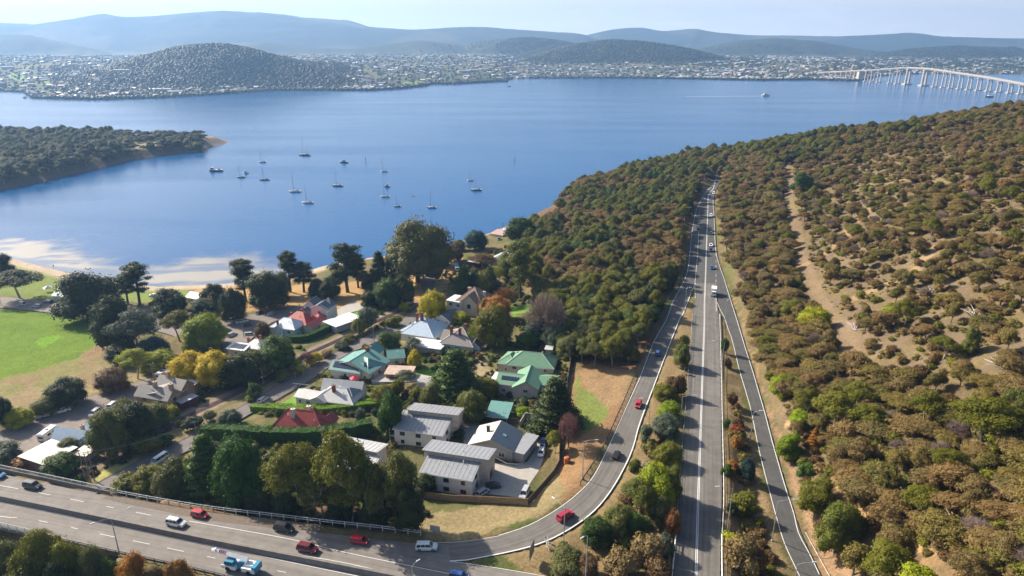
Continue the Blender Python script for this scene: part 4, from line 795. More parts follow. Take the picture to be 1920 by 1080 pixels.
# strips between the motorway, its ramp and the slip road
for a in [(1277, 688, 642, 34, 'broadleaf', EUC, 'green tree on the left edge of the motorway across from the shaded blue car'), (1283, 650, 628, 20, 'shrub', OLIVE, 'small olive bush where the strip beside the motorway narrows'),
 (1245, 752, 718, 40, 'broadleaf', OLIVE, 'olive bush on the strip next to the red car going up the ramp'), (1272, 745, 700, 24, 'shrub', BROWN, 'brownish bush on the strip at the motorway edge'),
 (1254, 785, 752, 44, 'broadleaf', LIME, 'brightest lime-green bush on the strip beside the motorway'), (1248, 820, 775, 54, 'broadleaf', GREYG, 'silvery bush below the lime-green one'),
 (1210, 825, 795, 26, 'shrub', GREYG, 'small silvery bush at the ramp edge near its lamp post'), (1252, 870, 830, 50, 'broadleaf', OLIVE, 'olive bush under the silvery one on the strip'), (1190, 880, 858, 22, 'shrub', EUC, 'small dark bush on the bare grass of the strip'),
 (1215, 890, 860, 26, 'shrub', TWIG, 'grey dry bush on the strip'), (1225, 950, 865, 74, 'broadleaf', YGREEN, 'large yellow-green tree leaning over the strip'), (1195, 975, 885, 56, 'eucalypt', EUC, 'dark gum left of the large yellow-green tree'), (1258, 935, 872, 40, 'broadleaf', EUC, 'dark green tree against the motorway edge, mid strip'),
 (1235, 985, 928, 50, 'broadleaf', EUC, 'dark green bush below the large yellow-green tree'), (1258, 1000, 952, 40, 'broadleaf', REDD, 'rusty olive bush against the motorway bridge rail'), (1160, 1005, 945, 60, 'broadleaf', EUC, 'dark green rounded tree inside the bend of the ramp'), (1120, 1025, 968, 54, 'broadleaf', DGREEN, 'green tree inside the bend of the ramp near the street lamp'),
 (1190, 1010, 960, 40, 'broadleaf', DGREEN, 'green bush between the bend of the ramp and the motorway'), (1062, 1075, 1032, 70, 'broadleaf', EUC, 'dark green bush at the bottom between lamp post and road sign'), (1100, 1085, 1040, 50, 'broadleaf', BROWN, 'brown bush at the bottom right of the dark green one'), (1057, 1028, 1015, 16, 'shrub', DGREEN, 'small green bush at the foot of the street lamp in the bend'),
 (1165, 1075, 1030, 60, 'shrub', STRAW, 'straw coloured dry bush at the bottom of the strip'), (1215, 1060, 1005, 60, 'shrub', STRAW, 'straw coloured dry bush left of the motorway bridge rail'), (1245, 1045, 1000, 34, 'shrub', GREYG, 'grey-green bush left of the motorway bridge rail'), (1232, 1085, 1045, 50, 'shrub', BROWN, 'dark dry bush at the bottom left of the bridge rail'),
 (1357, 662, 634, 16, 'shrub', DGREEN, 'green bush at the right edge of the motorway near the lamp'), (1360, 805, 785, 18, 'shrub', DGREEN, 'small green bush above the red shrubs beside the motorway'), (1381, 818, 796, 24, 'shrub', REDB, 'red shrub beside the motorway, upper of three'), (1379, 842, 816, 25, 'shrub', RUST, 'orange-red shrub beside the motorway, middle of three'),
 (1374, 885, 862, 24, 'shrub', RUST, 'orange-red shrub beside the motorway, lowest of three'), (1399, 905, 855, 26, 'broadleaf', BLUEG, 'bluish green bush beside the lowest orange-red shrub'), (1362, 892, 870, 20, 'shrub', DGREEN, 'dark green shrub left of the lowest orange-red shrub'),
 (1392, 965, 925, 46, 'shrub', OLIVE, 'olive shrub between the motorway and the slip road'), (1372, 1020, 1002, 34, 'shrub', YGREEN, 'yellow-green low shrub beside the end of the motorway rail'), (1372, 965, 940, 20, 'shrub', DARK, 'dark shrub at the motorway edge below the lamp'),
 (1385, 1060, 1000, 60, 'shrub', STRAW, 'dry straw bush between the motorway and the slip road, at the bottom'), (1410, 1075, 1030, 50, 'shrub', BROWN, 'dark dry bush between the motorway and the slip road, at the bottom'), (1362, 690, 670, 16, 'shrub', BROWN, 'dry brown shrub on the narrow strip beside the slip road'), (1372, 760, 735, 22, 'shrub', BROWN, 'brown shrub above the red shrubs on the strip')]: T(*a)
# right bank beside the slip road
for a in [(1463, 745, 700, 44, 'broadleaf', YGREEN, 'yellow-green bush at the top of the slip road bank'), (1450, 715, 690, 34, 'broadleaf', OLIVE, 'olive bush above the yellow-green one on the slip road bank'), (1478, 860, 812, 46, 'broadleaf', LIME, 'lime-green sapling leaning over the slip road'), (1497, 800, 768, 40, 'broadleaf', LIME, 'bright lime bush on the slip road bank'),
 (1525, 840, 800, 22, 'conifer', RUST, 'narrow rust coloured conifer on the slip road bank'), (1513, 890, 868, 34, 'shrub', DGREEN, 'round green shrub on the slip road bank'), (1528, 965, 895, 64, 'broadleaf', OLIVE, 'big olive bush at the foot of the orange cutting'), (1565, 1035, 938, 74, 'broadleaf', EUC, 'dark green tree in front of the orange cutting'), (1540, 1000, 975, 24, 'shrub', BROWN, 'small brown shrub at the foot of the orange cutting'),
 (1660, 1085, 1020, 84, 'broadleaf', OLIVE, 'rounded olive tree at the bottom right below the orange cutting'), (1720, 1095, 1062, 60, 'shrub', YGREEN, 'yellow-green shrub at the bottom edge below the cutting'), (1560, 820, 720, 70, 'eucalypt', OLIVE, 'pale green gum with white branches high on the slip road bank'), (1840, 830, 735, 110, 'eucalypt', OLIVE, 'green gum with white branches on the right part of the slope'),
 (1905, 790, 715, 60, 'eucalypt', EUC, 'gum with white limbs at the right edge of the picture'), (1502, 362, 322, 36, 'broadleaf', DGREEN, 'dark green round tree standing alone on the slope by the dirt track'), (1693, 615, 550, 44, 'eucalypt', OLIVE, 'lone slender gum with green flat crown on the open slope'), (1669, 596, 573, 30, 'shrub', LIME, 'light green low shrub next to the lone slender gum'),
 (1815, 665, 612, 32, 'broadleaf', EUC, 'upright dark green shrub tree on the open slope'), (1615, 600, 588, 8, 'shrub', LIME, 'tiny bright green seedling on the open slope'), (1525, 620, 572, 50, 'broadleaf', YGREEN, 'yellow-green gum beside the dirt track'), (1485, 600, 560, 50, 'broadleaf', OLIVE, 'yellow-olive tree in the thick scrub left of the dirt track')]: T(*a)
# clipped hedges: long boxes of leaves
def hedge(px, h, th, mat_, label):
    P = catmull([ground(p) for p in px], 1.2); r_ = np.random.default_rng(len(label)); V = []; n = 0; b = MB(); secs = []
    for i, p in enumerate(P):
        d = P[min(i + 1, len(P) - 1)] - P[max(i - 1, 0)]; d = d / np.linalg.norm(d[:2]); nn = np.array([-d[1], d[0], 0]); w_ = th / 2 * .88 * r_.uniform(.92, 1.06); hh = h * .93 * r_.uniform(.94, 1.05)
        secs.append([tuple(p - nn * w_ - (0, 0, .5)), tuple(p + nn * w_ - (0, 0, .5)), tuple(p + nn * w_ * .95 + (0, 0, hh)), tuple(p - nn * w_ * .95 + (0, 0, hh))])
        for k in range(int(60 * (h + th) / 3)):
            if r_.random() < .45: q = p + d * r_.uniform(-.7, .7) + nn * r_.uniform(-th / 2, th / 2) + (0, 0, h * r_.uniform(.92, 1.04))
            else: q = p + d * r_.uniform(-.7, .7) + nn * th / 2 * (1 if r_.random() < .5 else -1) * r_.uniform(.9, 1.1) + (0, 0, h * r_.uniform(0, 1))
            a = r_.normal(size=3) * .17; c = r_.normal(size=3) * .17; V += [q, q + a, q + c]
    b.loft(secs); o = len(b.v); b.v += [tuple(v) for v in V]; b.f += [(o + i, o + i + 1, o + i + 2) for i in range(0, len(V), 3)]; b.mi += [0] * (len(V) // 3)
    b.obj('hedge', mat_, label=label, cat='hedge')
hedge([(474, 772), (540, 776), (600, 776), (660, 770), (714, 764)], 2.4, 2.4, HEDGE2, 'clipped bright green hedge between the white house and the red hipped roof')
hedge([(500, 766), (560, 770), (625, 768), (704, 757)], 2.0, 1.4, HEDGE2, 'second clipped hedge, close under the windows of the white house')
hedge([(385, 826), (450, 828), (520, 832), (600, 832), (640, 826), (700, 815)], 5.0, 3.5, HEDGE, 'tall dark hedge on the near side of the red hipped roof')
hedge([(545, 642), (575, 640), (605, 628), (640, 612)], 3.0, 2.5, HEDGE, 'clipped green hedge along the railway below the pale blue house')
hedge([(622, 720), (660, 722), (700, 716)], 1.4, 1.2, BROWN, 'low brown-green hedge in front of the teal-roofed house')
for i, (px, py, w_, h_, mt, lb) in enumerate([(470, 752, 18, 12, YGREEN, 'yellow'), (560, 698, 30, 22, YGREEN, 'yellow'), (590, 682, 26, 20, YEL_L, 'yellow'), (530, 712, 30, 18, EUC, 'olive'), (612, 668, 26, 12, STRAW, 'straw'), (640, 655, 30, 14, DARK, 'dark'), (655, 640, 26, 12, OLIVE, 'olive'), (690, 615, 40, 40, GREYG, 'grey'), (672, 625, 26, 30, OLIVE, 'olive'), (740, 612, 30, 20, OLIVE, 'olive'), (757, 583, 20, 16, YGREEN, 'yellow'), (620, 706, 24, 10, OLIVE, 'olive'), (648, 712, 20, 8, BROWN, 'brown')]):
    T(px, py, py - h_, w_, 'shrub', mt, ['', ''][0] + {0: 'yellow-green shrub between railway and street, nearest the white van', 1: 'yellow-green shrub between railway and street, below the pink tree', 2: 'golden shrub between railway and street, right of the pink tree', 3: 'dark olive shrub under the yellow ones beside the street', 4: 'pale straw shrub beside the street opposite the teal house', 5: 'dark shrub on the railway side of the street opposite the teal house', 6: 'olive shrub beyond the dark one on the railway side of the street', 7: 'tall grey-green bush between the long white roof and the street', 8: 'olive bush at the left of the tall grey-green one beside the street', 9: 'olive bush where the street narrows near the blue-roofed house', 10: 'yellow-green bush left of the bright yellow tree', 11: 'olive shrub at the street corner of the teal-roofed house', 12: 'brown shrub in front of the teal-roofed house wall'}[i])

# ---- the many: she-oaks on the slope, the wood above the shore, the headland
ROADPOLY = [[tuple(p[:2]) for p in a] + [tuple(p[:2]) for p in b[::-1]] for k, (a, b) in ROADS.items() if k not in ('prom', 'carpark', 'lane', 'street')]
def scatter(x0, x1, y0, y1, n, dmin, dens, seed):
    r_ = np.random.default_rng(seed); X = r_.uniform(x0, x1, n); Y = r_.uniform(y0, y1, n); Z = hz(X, Y); PX_, PY_ = proj(X, Y, Z + 2); q = r_.random(n); D_ = dens(X, Y, PX_, PY_, Z); ok = q < D_
    for rp in ROADPOLY: ok &= sdist(X, Y, rp) < -4.2
    out = []; cell = {}
    for i in np.where(ok)[0]:
        c = (int(X[i] // dmin), int(Y[i] // dmin)); bad = False
        for a in (-1, 0, 1):
            for b in (-1, 0, 1):
                for j in cell.get((c[0] + a, c[1] + b), ()):
                    if (X[j] - X[i]) ** 2 + (Y[j] - Y[i]) ** 2 < dmin * dmin: bad = True
        if not bad: cell.setdefault(c, []).append(i); out.append((X[i], Y[i], Z[i], PX_[i], PY_[i]))
    return out
DENSE1 = [(1340, 340), (1480, 290), (1480, 400), (1500, 480), (1530, 560), (1590, 640), (1640, 700), (1800, 720), (1960, 700), (1990, 1150), (1560, 1150), (1600, 1080), (1560, 985), (1545, 880), (1480, 760), (1440, 690), (1390, 560), (1355, 450)]
CREST = [(1300, 200), (1990, 120), (1990, 235), (1700, 275), (1500, 310), (1340, 360)]
CUT = [(1535, 875), (1585, 880), (1600, 925), (1630, 960), (1660, 985), (1800, 1040), (1800, 1090), (1600, 1090), (1545, 960)]
CLEAR = [(1560, 480), (1640, 470), (1800, 560), (1930, 560), (1930, 640), (1820, 700), (1700, 705), (1610, 650), (1575, 560)]
trk = [tuple(ground(p)[:2]) for p in [(1475, 300), (1482, 340), (1478, 385), (1492, 430), (1500, 480), (1518, 520), (1540, 570), (1580, 610), (1600, 680)]]
HERO = np.array([(a, b, c) for a, b, c in PLANTED])
def nearhero(X, Y, k=.8):
    d = np.hypot(X[:, None] - HERO[None, :, 0], Y[:, None] - HERO[None, :, 1]); return (d < HERO[None, :, 2] * k).any(1)
_re = sorted([(p[1], p[0]) for p in ROADS['slip'][1] + ROADS['far'][1]])
def REDGE(Y): return np.interp(Y, [a for a, b in _re], [b for a, b in _re])
def dens_hill(X, Y, px, py, Z):
    d = np.where(inpoly(px, py, DENSE1), .95, .20); d = np.where(inpoly(px, py, CREST), .7, d); d = np.where(inpoly(px, py, CUT), .28, d); d = np.where(inpoly(px, py, CLEAR), .06, d)
    d = np.where(~inpoly(px, py, DENSE1) & ~inpoly(px, py, CLEAR), d * (.22 + 1.25 * smooth(.45, .62, fbm(X / 28, Y / 28, 201))), d)
    right = X > REDGE(Y)
    d = np.where(right & (px < 2350) & (px > 1300), d, 0); d = np.where(segdist(X, Y, trk) < 5, 0, d); d = np.where(nearhero(X, Y), 0, d); return d
hill = scatter(45, 640, 62, 860, 110000, 4.2, dens_hill, 11)
WOODP = [(985, 440), (1060, 385), (1085, 358), (1200, 330), (1345, 320), (1300, 380), (1285, 470), (1262, 530), (1235, 590), (1205, 640), (1190, 690), (1150, 700), (1080, 680), (1050, 650), (1050, 600), (1000, 545), (985, 490)]
WOODP2 = [(1345, 325), (1080, 350), (1150, 330), (1300, 270), (1420, 240), (1420, 320)]
def dens_wood(X, Y, px, py, Z):
    sd = sdist(X, Y, NEAR); left = X < np.interp(Y, [60, 184, 250, 400, 530, 720], [20, 40, 70, 118, 150, 230]) - 5
    d = np.where(inpoly(px, py, WOODP) & left, .95, 0); d = np.where((Y > 430) & (X > 40) & (sd > 3) & left, .95, d); d = np.where((Y > 560) & (X < 330) & (X > 50) & (sd > 3) & (Y > 540), .9, d); d = np.where(sd < 2, 0, d); return np.where(nearhero(X, Y, .7), 0, d)
woodl = scatter(-20, 330, 215, 860, 40000, 4.1, dens_wood, 12)
def dens_head(X, Y, px, py, Z):
    s = sdist(X, Y, HEAD); d = np.where(s > 5, .9, 0); d = np.where((px > 220) & (s > 16) & (Y > 760) & (px > 225), np.where((px > 240) & (px < 300) & (s > 22) & (s < 60), 0, .5), d); d = np.where(px < -120, 0, d); return np.where(px > 383, 0, d)
head_raw = []
def scatter_head():
    r_ = np.random.default_rng(13); X = r_.uniform(-760, -340, 16000); Y = r_.uniform(560, 1100, 16000); s = sdist(X, Y, HEAD); Z = hfun(X, Y); px, py = proj(X, Y, Z); D_ = dens_head(X, Y, px, py, Z); ok = r_.random(len(X)) < D_; out = []; cell = {}
    for i in np.where(ok)[0]:
        c = (int(X[i] // 6.5), int(Y[i] // 6.5)); bad = any((X[j] - X[i]) ** 2 + (Y[j] - Y[i]) ** 2 < 42 for a in (-1, 0, 1) for b in (-1, 0, 1) for j in cell.get((c[0] + a, c[1] + b), ()))
        if not bad: cell.setdefault(c, []).append(i); out.append((X[i], Y[i], Z[i], px[i], py[i]))
    return out
headl = scatter_head()
TV = []  # entries: kind, x,y,z,h,rad,matkey,px,py,zone
def zone_of(px, py, z0):
    return z0
rs = random.Random(5)
for x, y, z, px, py in hill:
    u = rs.random(); dn = inpoly(np.array([px]), np.array([py]), DENSE1)[0]
    if u < .78: k, h, r_, mt = 'sheoak', rs.choice([rs.uniform(3.2, 5), rs.uniform(4.5, 7.6)]) * (1.1 if dn else 1), rs.choice([rs.uniform(2., 3.2), rs.uniform(3.2, 4.8)]) * (1.22 if dn else 1), SHE if rs.random() < .62 else SHE2
    elif u < .86: k, h, r_, mt = 'bare', rs.uniform(3.5, 6.5), rs.uniform(2., 3.4), TWIG
    elif u < .955: k, h, r_, mt = 'shrub', rs.uniform(1.5, 3.), rs.uniform(1.3, 2.6), rs.choice([OLIVE, BROWN])
    else: k, h, r_, mt = 'eucalypt', rs.uniform(8, 12), rs.uniform(3, 4.4), OLIVE
    TV.append((k, x, y, z, h, r_, mt, px, py, 'dense scrub' if dn else 'open slope'))
for x, y, z, px, py in woodl:
    u = rs.random(); brown = fbm(np.array([x / 40]), np.array([y / 40]), 301)[0] > .42 and y > 300
    if brown and u < .85: k, h, r_, mt = 'sheoak', rs.uniform(4.5, 7.5), rs.uniform(3.0, 4.4), SHE
    elif u < .55: k, h, r_, mt = 'broadleaf', rs.uniform(6, 10), rs.uniform(3, 4.6), rs.choice([EUC, OLIVE, EUC, DGREEN, DARK])
    else: k, h, r_, mt = 'eucalypt', rs.uniform(9, 14), rs.uniform(3.2, 4.8), rs.choice([EUC, OLIVE, OLIVE])
    TV.append((k, x, y, z, h, r_, mt, px, py, 'wood'))
for x, y, z, px, py in headl:
    u = rs.random(); k = 'broadleaf' if u < .6 else 'eucalypt'; TV.append((k, x, y, z, rs.uniform(7, 13) if px < 215 else rs.uniform(5, 9), rs.uniform(4, 7), EUC if u < .3 else DARK, px, py, 'headland'))
TV = [t_ for t_ in TV if -260 < t_[7] < 2350]
TV.sort(key=lambda t_: t_[2] / t_[4] + (0 if -40 < t_[7] < 1960 and t_[8] < 1130 else 1e4))
NIND = {'sheoak': 300, 'eucalypt': 190, 'broadleaf': 190, 'bare': 120, 'shrub': 160}; cnt = {}; rest = []
ZL = {'dense scrub': 'in the thick scrub of the right-hand hillside', 'open slope': 'standing apart on the dry open slope right of the motorway', 'wood': 'in the wood between the shore and the motorway', 'headland': 'on the headland across the bay'}
KL = {'sheoak': {SHE.name: 'brown round-topped she-oak', SHE2.name: 'olive round-topped she-oak'}, 'eucalypt': {}, 'broadleaf': {}, 'bare': {TWIG.name: 'grey leafless tree'}, 'shrub': {OLIVE.name: 'low olive shrub', BROWN.name: 'low brown shrub'}}
QH = {'sheoak': (5.3, 6.4), 'eucalypt': (10, 12), 'broadleaf': (8, 11), 'bare': (4.5, 5.6), 'shrub': (2, 2.5)}
LMK = {'hill': [(1420, 450, 'beside the far stretch of the motorway'), (1420, 330, 'where the motorway crests'), (1500, 420, 'at the upper dirt track'), (1560, 560, 'at the bend of the dirt track'), (1600, 660, 'at the lower end of the dirt track'), (1490, 700, 'on the bank above the slip road'), (1620, 820, 'above the orange cutting'), (1700, 960, 'behind the orange cutting'), (1850, 1010, 'in the bottom right corner'), (1880, 860, 'low on the slope at the right edge'),
 (1720, 770, 'in the thick scrub at mid slope'), (1850, 740, 'near the white-limbed gum on the right'), (1700, 600, 'near the lone slender gum'), (1860, 620, 'on the open ground at the right'), (1700, 450, 'in the middle of the open slope'), (1880, 450, 'high on the slope at the right edge'), (1650, 330, 'high on the open slope'), (1850, 280, 'below the ridge at the right'), (1550, 280, 'along the ridge above the river')],
 'wood': [(1240, 560, 'beside the guardrail at the top of the ramp'), (1180, 670, 'by the shaded bend of the ramp'), (1100, 640, 'at the lower edge of the wood'), (1060, 560, 'behind the bare pinkish grey tree'), (1030, 470, 'on the garden side of the wood'), (1100, 400, 'in the wood near the small sandy point'), (1190, 480, 'in the middle of the wood'), (1270, 400, 'beside the far left verge of the motorway'), (1220, 340, 'on the shore side of the wood near the crest'), (1380, 290, 'in the wood beyond the motorway crest')],
 'headland': [(20, 300, 'at the left end of the headland across the bay'), (150, 290, 'in the middle of the headland wood'), (250, 270, 'by the dry field on the headland'), (350, 270, 'near the tip of the headland')]}
MN = {EUC.name: 'green', OLIVE.name: 'olive', DARK.name: 'dark', DGREEN.name: 'bright green'}
for t_ in TV:
    k, x, y, z, h, r_, mt, px, py, zn = t_; c = cnt.get(k, 0)
    if c < NIND[k]:
        cnt[k] = c + 1; nm = KL[k].get(mt.name) or (MN[mt.name] + (' gum' if k == 'eucalypt' else ' dense-crowned tree'))
        lm = min(LMK[zn if zn in LMK else 'hill'], key=lambda q: (q[0] - px) ** 2 + (q[1] - py) ** 2)[2]; sz = 'small' if h < QH[k][0] else 'large' if h > QH[k][1] else 'mid-sized'; nm = sz + ' ' + nm; lab = nm + ' ' + lm; plant(k, (x, y, z - .1), h, r_, mt, lab, group=lab.replace(nm, nm + 's'))
    else: rest.append(t_)
print('trees', len(TV), cnt, 'rest', len(rest))
# the rest of the trees as one object of instances per zone
def instancer(name, protos, pts, idx, scl, rot, label):
    """protos: list of meshes; one object whose geometry nodes put them on points"""
    pc = bpy.data.collections.new(name + '_sources')
    for i, me in enumerate(protos):
        o = bpy.data.objects.new('source%02d' % i, me); pc.objects.link(o)
    m = bpy.data.meshes.new(name); m.vertices.add(len(pts)); m.vertices.foreach_set('co', np.asarray(pts, np.float32).ravel())
    a = m.attributes.new('pick', 'INT', 'POINT'); a.data.foreach_set('value', np.asarray(idx, np.int32)); a = m.attributes.new('siz', 'FLOAT_VECTOR', 'POINT'); a.data.foreach_set('vector', np.asarray(scl, np.float32).ravel())
    a = m.attributes.new('turn', 'FLOAT_VECTOR', 'POINT'); a.data.foreach_set('vector', np.asarray(rot, np.float32).ravel()); m.update()
    o = link(name, m, kind='stuff', label=label); g = bpy.data.node_groups.new(name, 'GeometryNodeTree'); g.interface.new_socket('Geometry', in_out='INPUT', socket_type='NodeSocketGeometry'); g.interface.new_socket('Geometry', in_out='OUTPUT', socket_type='NodeSocketGeometry')
    gi = g.nodes.new('NodeGroupInput'); go = g.nodes.new('NodeGroupOutput'); ci = g.nodes.new('GeometryNodeCollectionInfo'); ci.inputs['Collection'].default_value = pc; ci.inputs['Separate Children'].default_value = True; ci.inputs['Reset Children'].default_value = True
    ip = g.nodes.new('GeometryNodeInstanceOnPoints'); ip.inputs['Pick Instance'].default_value = True
    def at_(n_, ty): q = g.nodes.new('GeometryNodeInputNamedAttribute'); q.data_type = ty; q.inputs['Name'].default_value = n_; return q.outputs[0]
    er = g.nodes.new('FunctionNodeEulerToRotation'); g.links.new(at_('turn', 'FLOAT_VECTOR'), er.inputs[0])
    g.links.new(gi.outputs[0], ip.inputs['Points']); g.links.new(ci.outputs[0], ip.inputs['Instance']); g.links.new(at_('pick', 'INT'), ip.inputs['Instance Index']); g.links.new(er.outputs[0], ip.inputs['Rotation']); g.links.new(at_('siz', 'FLOAT_VECTOR'), ip.inputs['Scale']); g.links.new(ip.outputs[0], go.inputs[0])
    md = o.modifiers.new('scatter', 'NODES'); md.node_group = g; return o
def joined(kind, var, mt):
    cm, tm, H, R_ = KIND[kind][var]; nm = 'src_%s_%d_%s' % (kind, var, mt.name)
    if nm in bpy.data.meshes: return bpy.data.meshes[nm]
    def arr(q): v = np.empty(len(q.vertices) * 3); q.vertices.foreach_get('co', v); return v.reshape(-1, 3)
    v = np.r_[arr(cm), arr(tm)]; f = [tuple(p.vertices) for p in cm.polygons]; nf = len(f); f += [tuple(i + len(cm.vertices) for i in p.vertices) for p in tm.polygons]
    me = bpy.data.meshes.new(nm); me.from_pydata(v.tolist(), [], f); me.materials.append(mt); me.materials.append(tm.materials[0]); me.polygons.foreach_set('material_index', [0] * nf + [1] * (len(f) - nf)); return me
for zs_, nm, lb in ((('dense scrub', 'open slope'), 'hillside_scrub', 'massed brown she-oaks over the upper part of the right-hand hillside'), (('wood',), 'shore_wood', 'massed green and brown trees between the shore and the motorway'), (('headland',), 'headland_wood', 'dark massed trees covering the headland across the bay')):
    sub = [t_ for t_ in rest if t_[9] in zs_]
    if not sub: continue
    src = []; keys = []; pts = []; idx = []; scl = []; rot = []
    for k, x, y, z, h, r_, mt, px, py, zn in sub:
        v_ = rs.randrange(min(3, len(KIND[k]))); key = (k, v_, mt.name)
        if key not in keys: keys.append(key); src.append(joined(k, v_, mt))
        cm, tm, H, R_ = KIND[k][v_]; pts.append((x, y, z - .15)); idx.append(keys.index(key)); q_ = rs.uniform(.82, 1.22); scl.append((r_ / R_ * q_, r_ / R_ / q_, h / H)); rot.append((0, 0, rs.uniform(0, 6.28)))
    instancer(nm, src, pts, idx, scl, rot, lb)
# tussocks and fallen scrub that nobody could count
TUS = leafm('tussock', (.26, .20, .10), (.17, .145, .06), (.13, .11, .05)); r_ = np.random.default_rng(900); tus = []
for i in range(3): V, F = crown('t', dome(r_, .9, -.3, .7, 4, .4), 110, .16, 900 + i, .8); tus.append(npmesh('tussock', V, F, [TUS]))
def dens_t(X, Y, px, py, Z):
    right = X > np.interp(Y, [60, 120, 184, 250, 400, 530, 700], [60, 70, 82, 103, 128, 163, 200]) + 1; d = np.where(right, .85 * smooth(.38, .6, fbm(X / 12, Y / 12, 401)), 0); d = np.where(segdist(X, Y, trk) < 3, 0, d)
    d = np.where(inpoly(px, py, [(1180, 700), (1290, 560), (1300, 600), (1275, 800), (1265, 1010), (1180, 1080), (1000, 1080), (940, 1040), (1120, 970)]), .22, d); d = np.where(inpoly(px, py, [(1352, 600), (1366, 640), (1420, 860), (1480, 1080), (1352, 1080)]), .9, d)
    return np.where(inpoly(px, py, CUT), .05, d)
tp = scatter(10, 560, 100, 640, 46000, .9, dens_t, 31); n = len(tp); r_ = np.random.default_rng(5); s_ = r_.uniform(.5, 1.5, n)
instancer('dry_scrub', tus, [(a[0], a[1], a[2]) for a in tp], r_.integers(0, 3, n), np.stack([s_, s_, s_ * r_.uniform(.5, 1.3, n)], 1), np.stack([0 * s_, 0 * s_, r_.uniform(0, 6.28, n)], 1), 'dry grass tussocks and low scrub over the hillside and verges')
und = []; r_ = np.random.default_rng(902)
for i, mt in enumerate((SHE, SHE2, BROWN, OLIVE)): V, F = crown('u', dome(r_, 1.5, -.3, 1.7, 6, .6), 520, .14, 970 + i, .8); und.append(npmesh('scrub_clump', V, F, [mt]))
STR1 = [(1190, 770), (1228, 735), (1268, 640), (1292, 600), (1288, 720), (1275, 850), (1262, 1010), (1255, 1120), (1020, 1120), (960, 1060), (1120, 985), (1150, 930)]; STR2 = [(1356, 610), (1368, 660), (1420, 870), (1490, 1090), (1358, 1100), (1360, 800)]
up_ = scatter(12, 460, 75, 620, 90000, 2.0, lambda X, Y, px, py, Z: np.where(inpoly(px, py, STR2), .75, np.where(inpoly(px, py, STR1), .55 * smooth(.38, .5, fbm(X / 9, Y / 9, 602)), 1) * np.where(inpoly(px, py, CUT), .25, np.where((X > REDGE(Y) + 3) & (px < 2300), np.where(inpoly(px, py, DENSE1), .9 * smooth(.36, .5, fbm(X / 16, Y / 16, 601)), .10), np.where(inpoly(px, py, STR1), 1, 0)))) * (segdist(X, Y, trk) > 4), 51); n = len(up_); s_ = r_.uniform(.8, 1.9, n); print('scrub', n)
instancer('low_scrub', und, [(a[0], a[1], a[2]) for a in up_], r_.integers(0, 4, n), np.stack([s_, s_, s_ * r_.uniform(.6, 1.2, n)], 1), np.stack([0 * s_, 0 * s_, r_.uniform(0, 6.28, n)], 1), 'low tangled brown and olive scrub filling between the hillside trees')
# understorey of the town gardens
r_ = np.random.default_rng(901); gd = []
for i, mt in enumerate((EUC, OLIVE, DARK, DGREEN, BROWN)): V, F = crown('g', dome(r_, 1.2, -.3, 1.5, 5, .5), 420, .15, 950 + i, .82); gd.append(npmesh('garden_clump', V, F, [mt]))
GARD = [(690, 560), (1000, 560), (1065, 640), (1060, 760), (1000, 770), (880, 760), (740, 770), (600, 770), (470, 770), (640, 700), (560, 700), (640, 640)]
GARD2 = [(380, 830), (740, 790), (780, 930), (820, 960), (560, 975), (250, 930), (330, 870)]; GARD3 = [(60, 860), (300, 770), (440, 690), (560, 640), (600, 650), (420, 745), (250, 850), (130, 905)]; GARD4 = [(820, 500), (1000, 440), (1060, 560), (1000, 600), (960, 560), (860, 540)]
LAWN = [[(864, 786), (905, 786), (925, 866), (1030, 815), (1024, 860), (990, 940), (875, 925), (900, 860), (862, 835)], [(686, 698), (792, 698), (822, 704), (806, 736), (780, 726), (690, 720)], [(525, 730), (562, 733), (562, 760), (520, 760)], [(785, 686), (824, 684), (828, 702), (800, 714), (783, 708)], [(628, 562), (695, 562), (690, 594), (628, 596)], [(955, 566), (1005, 566), (1012, 594), (955, 594)]]
def dens_g(X, Y, px, py, Z):
    d = np.where(inpoly(px, py, GARD), .95 * smooth(.33, .47, fbm(X / 11, Y / 11, 501)), 0); d = np.where(inpoly(px, py, GARD2), .8, d); d = np.where(inpoly(px, py, GARD3), .6 * smooth(.4, .55, fbm(X / 11, Y / 11, 502)), d); d = np.where(inpoly(px, py, GARD4), .5 * smooth(.4, .55, fbm(X / 11, Y / 11, 503)), d)
    for q in LAWN: d = np.where(inpoly(px, py, q), 0, d)
    for k in ('street', 'lane', 'carpark', 'prom'): a, b = ROADS[k]; d = np.where(sdist(X, Y, [tuple(p[:2]) for p in a] + [tuple(p[:2]) for p in b[::-1]]) > -1.5, 0, d)
    d = np.where(segdist(X, Y, [tuple(p[:2]) for p in RAIL]) < 3.5, 0, d)
    for q in HOUSEPADS: d = np.where(inpoly(X, Y, q), 0, d)
    return d
